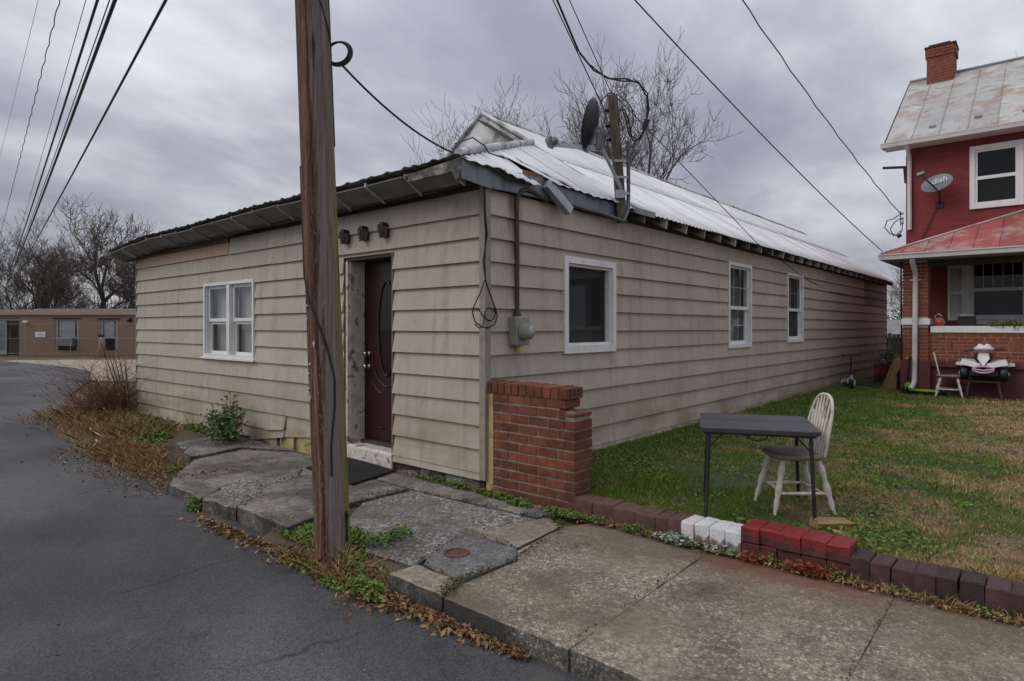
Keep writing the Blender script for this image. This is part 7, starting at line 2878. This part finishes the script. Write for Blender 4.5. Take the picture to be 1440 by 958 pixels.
# moss and small weeds in the pavement joints
rr = random.Random(83)
m = MB()
for (a, b, n, sp) in (((-0.62, -0.41), (0.9, -0.33), 260, 0.018), ((0.92, -0.24), (1.19, -0.36), 160, 0.03), ((1.21, -0.38), (1.38, -1.15), 170, 0.012), ((1.38, -1.15), (1.34, -1.67), 150, 0.016),
                      ((1.34, -1.67), (1.42, -1.86), 260, 0.03), ((0.70, -0.98), (1.22, -0.975), 90, 0.01), ((0.71, -0.97), (0.90, -1.62), 110, 0.015), ((0.92, -1.645), (1.33, -1.66), 90, 0.01),
                      ((-2.44, -1.18), (-1.79, -1.26), 220, 0.06), ((-1.95, -0.82), (-1.75, -1.25), 160, 0.05), ((-1.3, -1.78), (-1.78, -1.27), 120, 0.04), ((-0.66, -0.43), (-0.64, -1.05), 260, 0.05), ((-2.4, -0.5), (-1.95, -0.83), 110, 0.03),
                      ((2.33, -1.8), (2.32, -0.2), 60, 0.006), ((3.466, -1.6), (3.462, -0.2), 60, 0.006)):
    for _ in range(n):
        t = rr.random()
        if mnoise.noise((t * 5, a[0] * 3, a[1])) < -0.15:
            continue
        x, y = a[0] + (b[0] - a[0]) * t + rr.gauss(0, sp), a[1] + (b[1] - a[1]) * t + rr.gauss(0, sp)
        leaf(m, rr, Vector((x, y, -0.022 + 0.022 * rr.random())), rr.uniform(0.010, 0.022), 0.5, 0.8, 0.2)
tag(stuff(m.build('joint_moss', MAT['moss'])), 'small moss and weeds growing in the joints of the pavement', 'moss')

# fallen leaves
rr = random.Random(55)
m = MB()


def drop(x, y, s, lift=0.0):
    leaf(m, rr, Vector((x, y, ground_z(x, y) + 0.006 + lift * rr.random())), s, 0.55, 0.55, 0.35)


for _ in range(1500):          # heap in the gutter before the tan step slab and the big slab
    t = rr.random()
    x = 0.75 + 1.35 * t ** 1.3
    w = 0.12 * (1 - t) + 0.025
    drop(x, -1.90 - abs(rr.gauss(0, w * 0.75)), rr.uniform(0.025, 0.055), 0.055 * (1 - t * 0.6))
for _ in range(1300):          # strip before the pole
    x = rr.uniform(-0.75, 0.85)
    drop(x, -1.93 + rr.gauss(0, 0.07), rr.uniform(0.02, 0.05), 0.03)
for _ in range(420):
    x = rr.gauss(-1.22, 0.24)
    drop(x, -1.93 - abs(rr.gauss(0, 0.06)), rr.uniform(0.025, 0.06), 0.03)
for _ in range(2600):          # verge
    x = rr.uniform(-6.6, -2.7)
    y = road_edge(x) + 0.30 + rr.gauss(0, 0.30)
    if y < -0.1:
        drop(x, y, rr.uniform(0.025, 0.055), 0.02)
for _ in range(900):
    x = rr.uniform(-10.5, -6)
    drop(x, -1.0 + rr.gauss(0, 0.3), rr.uniform(0.025, 0.055), 0.02)
for _ in range(1300):           # along the edging bricks
    x = rr.uniform(1.1, 4.6)
    drop(x, -0.10 - abs(rr.gauss(0, 0.04)), rr.uniform(0.018, 0.045), 0.02)
for _ in range(200):
    x = rr.uniform(-5.0, -3.7)
    drop(x, rr.uniform(-0.6, -0.15), rr.uniform(0.025, 0.05), 0.015)
for _ in range(130):
    drop(rr.uniform(-1.3, 0.0), rr.uniform(-0.12, -0.05), rr.uniform(0.02, 0.04), 0.015)
for _ in range(60):            # strays on the pavement and the road
    drop(rr.uniform(-2.5, 4.5), rr.uniform(-1.8, -0.2), rr.uniform(0.015, 0.03))
for _ in range(26):
    drop(rr.uniform(-3, 3), -2.0 - 2.2 * rr.random() ** 2, rr.uniform(0.02, 0.035))
for _ in range(900):           # on the lawn
    x, y = rr.uniform(0.3, 6.5), 0.2 + 11.5 * rr.random()
    drop(x, y, rr.uniform(0.018, 0.045), 0.02)
for _ in range(500):
    x, y = rr.uniform(1.5, 6.0), rr.gauss(11.5, 0.35)
    drop(x, y, rr.uniform(0.03, 0.07), 0.03)
tag(stuff(m.build('leaf_litter', MAT['litter'])), 'brown fallen leaves lying in the gutter and along the kerb', 'leaves')


def blades(name, label, xy, h, w, mat, seed, bend=0.6, zoff=0.0):
    """thin triangles; xy = array of roots with ground heights, h and w arrays"""
    rg = np.random.default_rng(seed)
    n = len(xy)
    a = rg.uniform(0, 2 * np.pi, n)
    side = np.stack([np.cos(a), np.sin(a), np.zeros(n)], 1) * w[:, None] * 0.5
    b = rg.uniform(0, 2 * np.pi, n)
    lean = rg.uniform(0.1, bend, n) * h
    tip = np.stack([np.cos(b) * lean, np.sin(b) * lean, h * rg.uniform(0.6, 1.0, n)], 1)
    root = xy.copy()
    root[:, 2] += zoff - 0.004
    mid = root + tip * 0.55 + np.array([0, 0, 1]) * (h * 0.10)[:, None]
    V = np.empty((n * 5, 3))
    V[0::5] = root - side
    V[1::5] = root + side
    V[2::5] = mid + side * 0.7
    V[3::5] = root + tip
    V[4::5] = mid - side * 0.7
    me = bpy.data.meshes.new(name)
    me.vertices.add(n * 5)
    me.vertices.foreach_set('co', V.ravel())
    me.loops.add(n * 5)
    me.loops.foreach_set('vertex_index', np.arange(n * 5, dtype=np.int32))
    me.polygons.add(n)
    me.polygons.foreach_set('loop_start', np.arange(0, n * 5, 5, dtype=np.int32))
    me.materials.append(MAT[mat])
    me.update(calc_edges=True)
    me.validate()
    o = bpy.data.objects.new(name, me)
    COL.objects.link(o)
    return tag(stuff(o), label, 'grass')


rg = np.random.default_rng(5)
N1 = 420000
u = rg.uniform(0, 1, N1)
gx = rg.uniform(0.03, 6.6, N1)
gy = 0.16 + 13.0 * u ** 1.9
d = np.hypot(gx - 4.174, gy + 4.457)
# keep what lies in the field of view and thin with distance
ang = np.arctan2((gx - 4.174) * 0.7586 + (gy + 4.457) * 0.6515, -(gx - 4.174) * 0.6517 + (gy + 4.457) * 0.7587)
keep = (np.abs(ang) < R(48)) & ((gx < 1.3) | (gy < 12.1))
# bare soil patches stay bare
nz = np.array([fbm(a, b, 0.9, 31) + 0.5 * fbm(a, b, 2.6, 12) for a, b in zip(gx[keep], gy[keep])])
gx, gy, d = gx[keep], gy[keep], d[keep]
mud = np.array([fbm(a, b, 1.3, 44) + 0.5 * fbm(a, b, 4.2, 13) for a, b in zip(gx, gy)])
pr_ = np.where(mud > 0.42 - 0.07 * np.clip(gx - 1.5, 0, 3), 0.18, 1.0) * np.clip(0.95 - 0.45 * np.clip(nz + 0.05, 0, 1) - 0.06 * np.clip(gx - 1.5, 0, 4), 0.2, 1)
k2 = rg.uniform(0, 1, len(gx)) < pr_
gx, gy, d, nz = gx[k2], gy[k2], d[k2], nz[k2]
gz = np.array([lawnz(a, b) for a, b in zip(gx, gy)])
hh = (rg.uniform(0.014, 0.042, len(gx)) + 0.04 * (rg.uniform(0, 1, len(gx)) > 0.965)) * (1.15 - 0.75 * np.clip(nz, -0.2, 1))
ww = rg.uniform(0.0022, 0.0045, len(gx)) * np.clip(d / 5.5, 0.9, 3.0)
near = (gx < 0.5) | (gy < 0.35)
hh[near] *= 1.5
blades('grass', 'short patchy green and straw-coloured grass of the lawn', np.stack([gx, gy, gz], 1), hh, ww, 'grass', 8, 1.0)

# broad-leaved weeds and clover mixed into the turf
rr = random.Random(61)
m = MB()
cnt = 0
while cnt < 15000:
    x, y = rr.uniform(0.05, 5.8), 0.16 + 8.5 * rr.random() ** 1.5
    if fbm(x, y, 1.1, 71) + 0.6 * fbm(x, y, 3.1, 5) < 0.05 + 0.10 * max(0, x - 2.2) + 0.05 * rr.gauss(0, 1):
        continue
    leaf(m, rr, Vector((x, y, lawnz(x, y) + rr.uniform(0.008, 0.045))), rr.uniform(0.014, 0.034), 0.6, 0.7, 0.2)
    cnt += 1
tag(stuff(m.build('lawn_weeds', MAT['clover'])), 'broad-leaved weeds and clover scattered through the lawn', 'weeds')

# dead grass on the verge and at the pole
rr = random.Random(77)
pts, hs = [], []
for _ in range(9000):
    x = -5.2 + rr.gauss(0, 0.55)
    y = road_edge(x) + 0.30 + rr.gauss(0, 0.13)
    pts.append((x, y, ground_z(x, y)))
    hs.append(rr.uniform(0.04, 0.16))
for _ in range(5000):
    x = rr.uniform(-10.8, -6.0)
    y = -0.85 + rr.gauss(0, 0.28)
    pts.append((x, y, ground_z(x, y)))
    hs.append(rr.uniform(0.05, 0.28))
for _ in range(900):
    x = rr.gauss(0.25, 0.28)
    y = -1.92 + rr.gauss(0, 0.06)
    pts.append((x, y, ground_z(x, y)))
    hs.append(rr.uniform(0.05, 0.16))
for _ in range(1500):
    x = rr.uniform(1.2, 4.2)
    y = -0.10 + rr.gauss(0, 0.025)
    pts.append((x, y, -0.04))
    hs.append(rr.uniform(0.03, 0.11))
hs = np.array(hs)
blades('dead_grass', 'straw-brown dead grass on the verge and round the pole', np.array(pts), hs, np.full(len(hs), 0.004) * (1 + hs * 3), 'straw', 9, 1.5)
# white spent plant clump on the porch sill
rr = random.Random(8)
tr = thing('trailing_plant', 'withered green trailing plant hanging over the porch sill', 'plant', (3.45, 12.1, 1.59))
m = MB()
for i in range(46):
    p = Vector((rr.uniform(3.15, 3.95), rr.uniform(12.08, 12.25), 1.60))
    e = p + Vector((rr.gauss(0, .12), rr.uniform(-0.16, 0.02), rr.uniform(-0.16, 0.16)))
    m.tube([p, (p + e) / 2 + Vector((0, 0, .05)), e], 0.004, 3, caps=False)
m.build('stems', MAT['twig'], tr)
m = MB()
leaf_cloud(m, rr, (3.55, 12.10, 1.63), (0.45, 0.12, 0.10), 420, 0.05)
stuff(m.build('foliage', MAT['clover'], tr))
rr = random.Random(18)
gp = thing('wilted_plant', 'wilted climbing plant beside the leaning boards at the red house', 'plant', (1.05, 13.7, 0.08))
m = MB()
for i in range(30):
    p = Vector((1.05 + rr.gauss(0, .12), 13.7 + rr.gauss(0, .1), 0.06))
    m.tube([p, p + Vector((rr.gauss(0, .12), rr.gauss(0, .1), 0.5)), p + Vector((rr.gauss(0, .25), rr.gauss(0, .2), 0.95))], 0.006, 3, caps=False)
m.build('stems', MAT['twig'], gp)
m = MB()
leaf_cloud(m, rr, (1.1, 13.65, 0.72), (0.35, 0.2, 0.28), 260, 0.07)
stuff(m.build('foliage', MAT['ever'], gp))
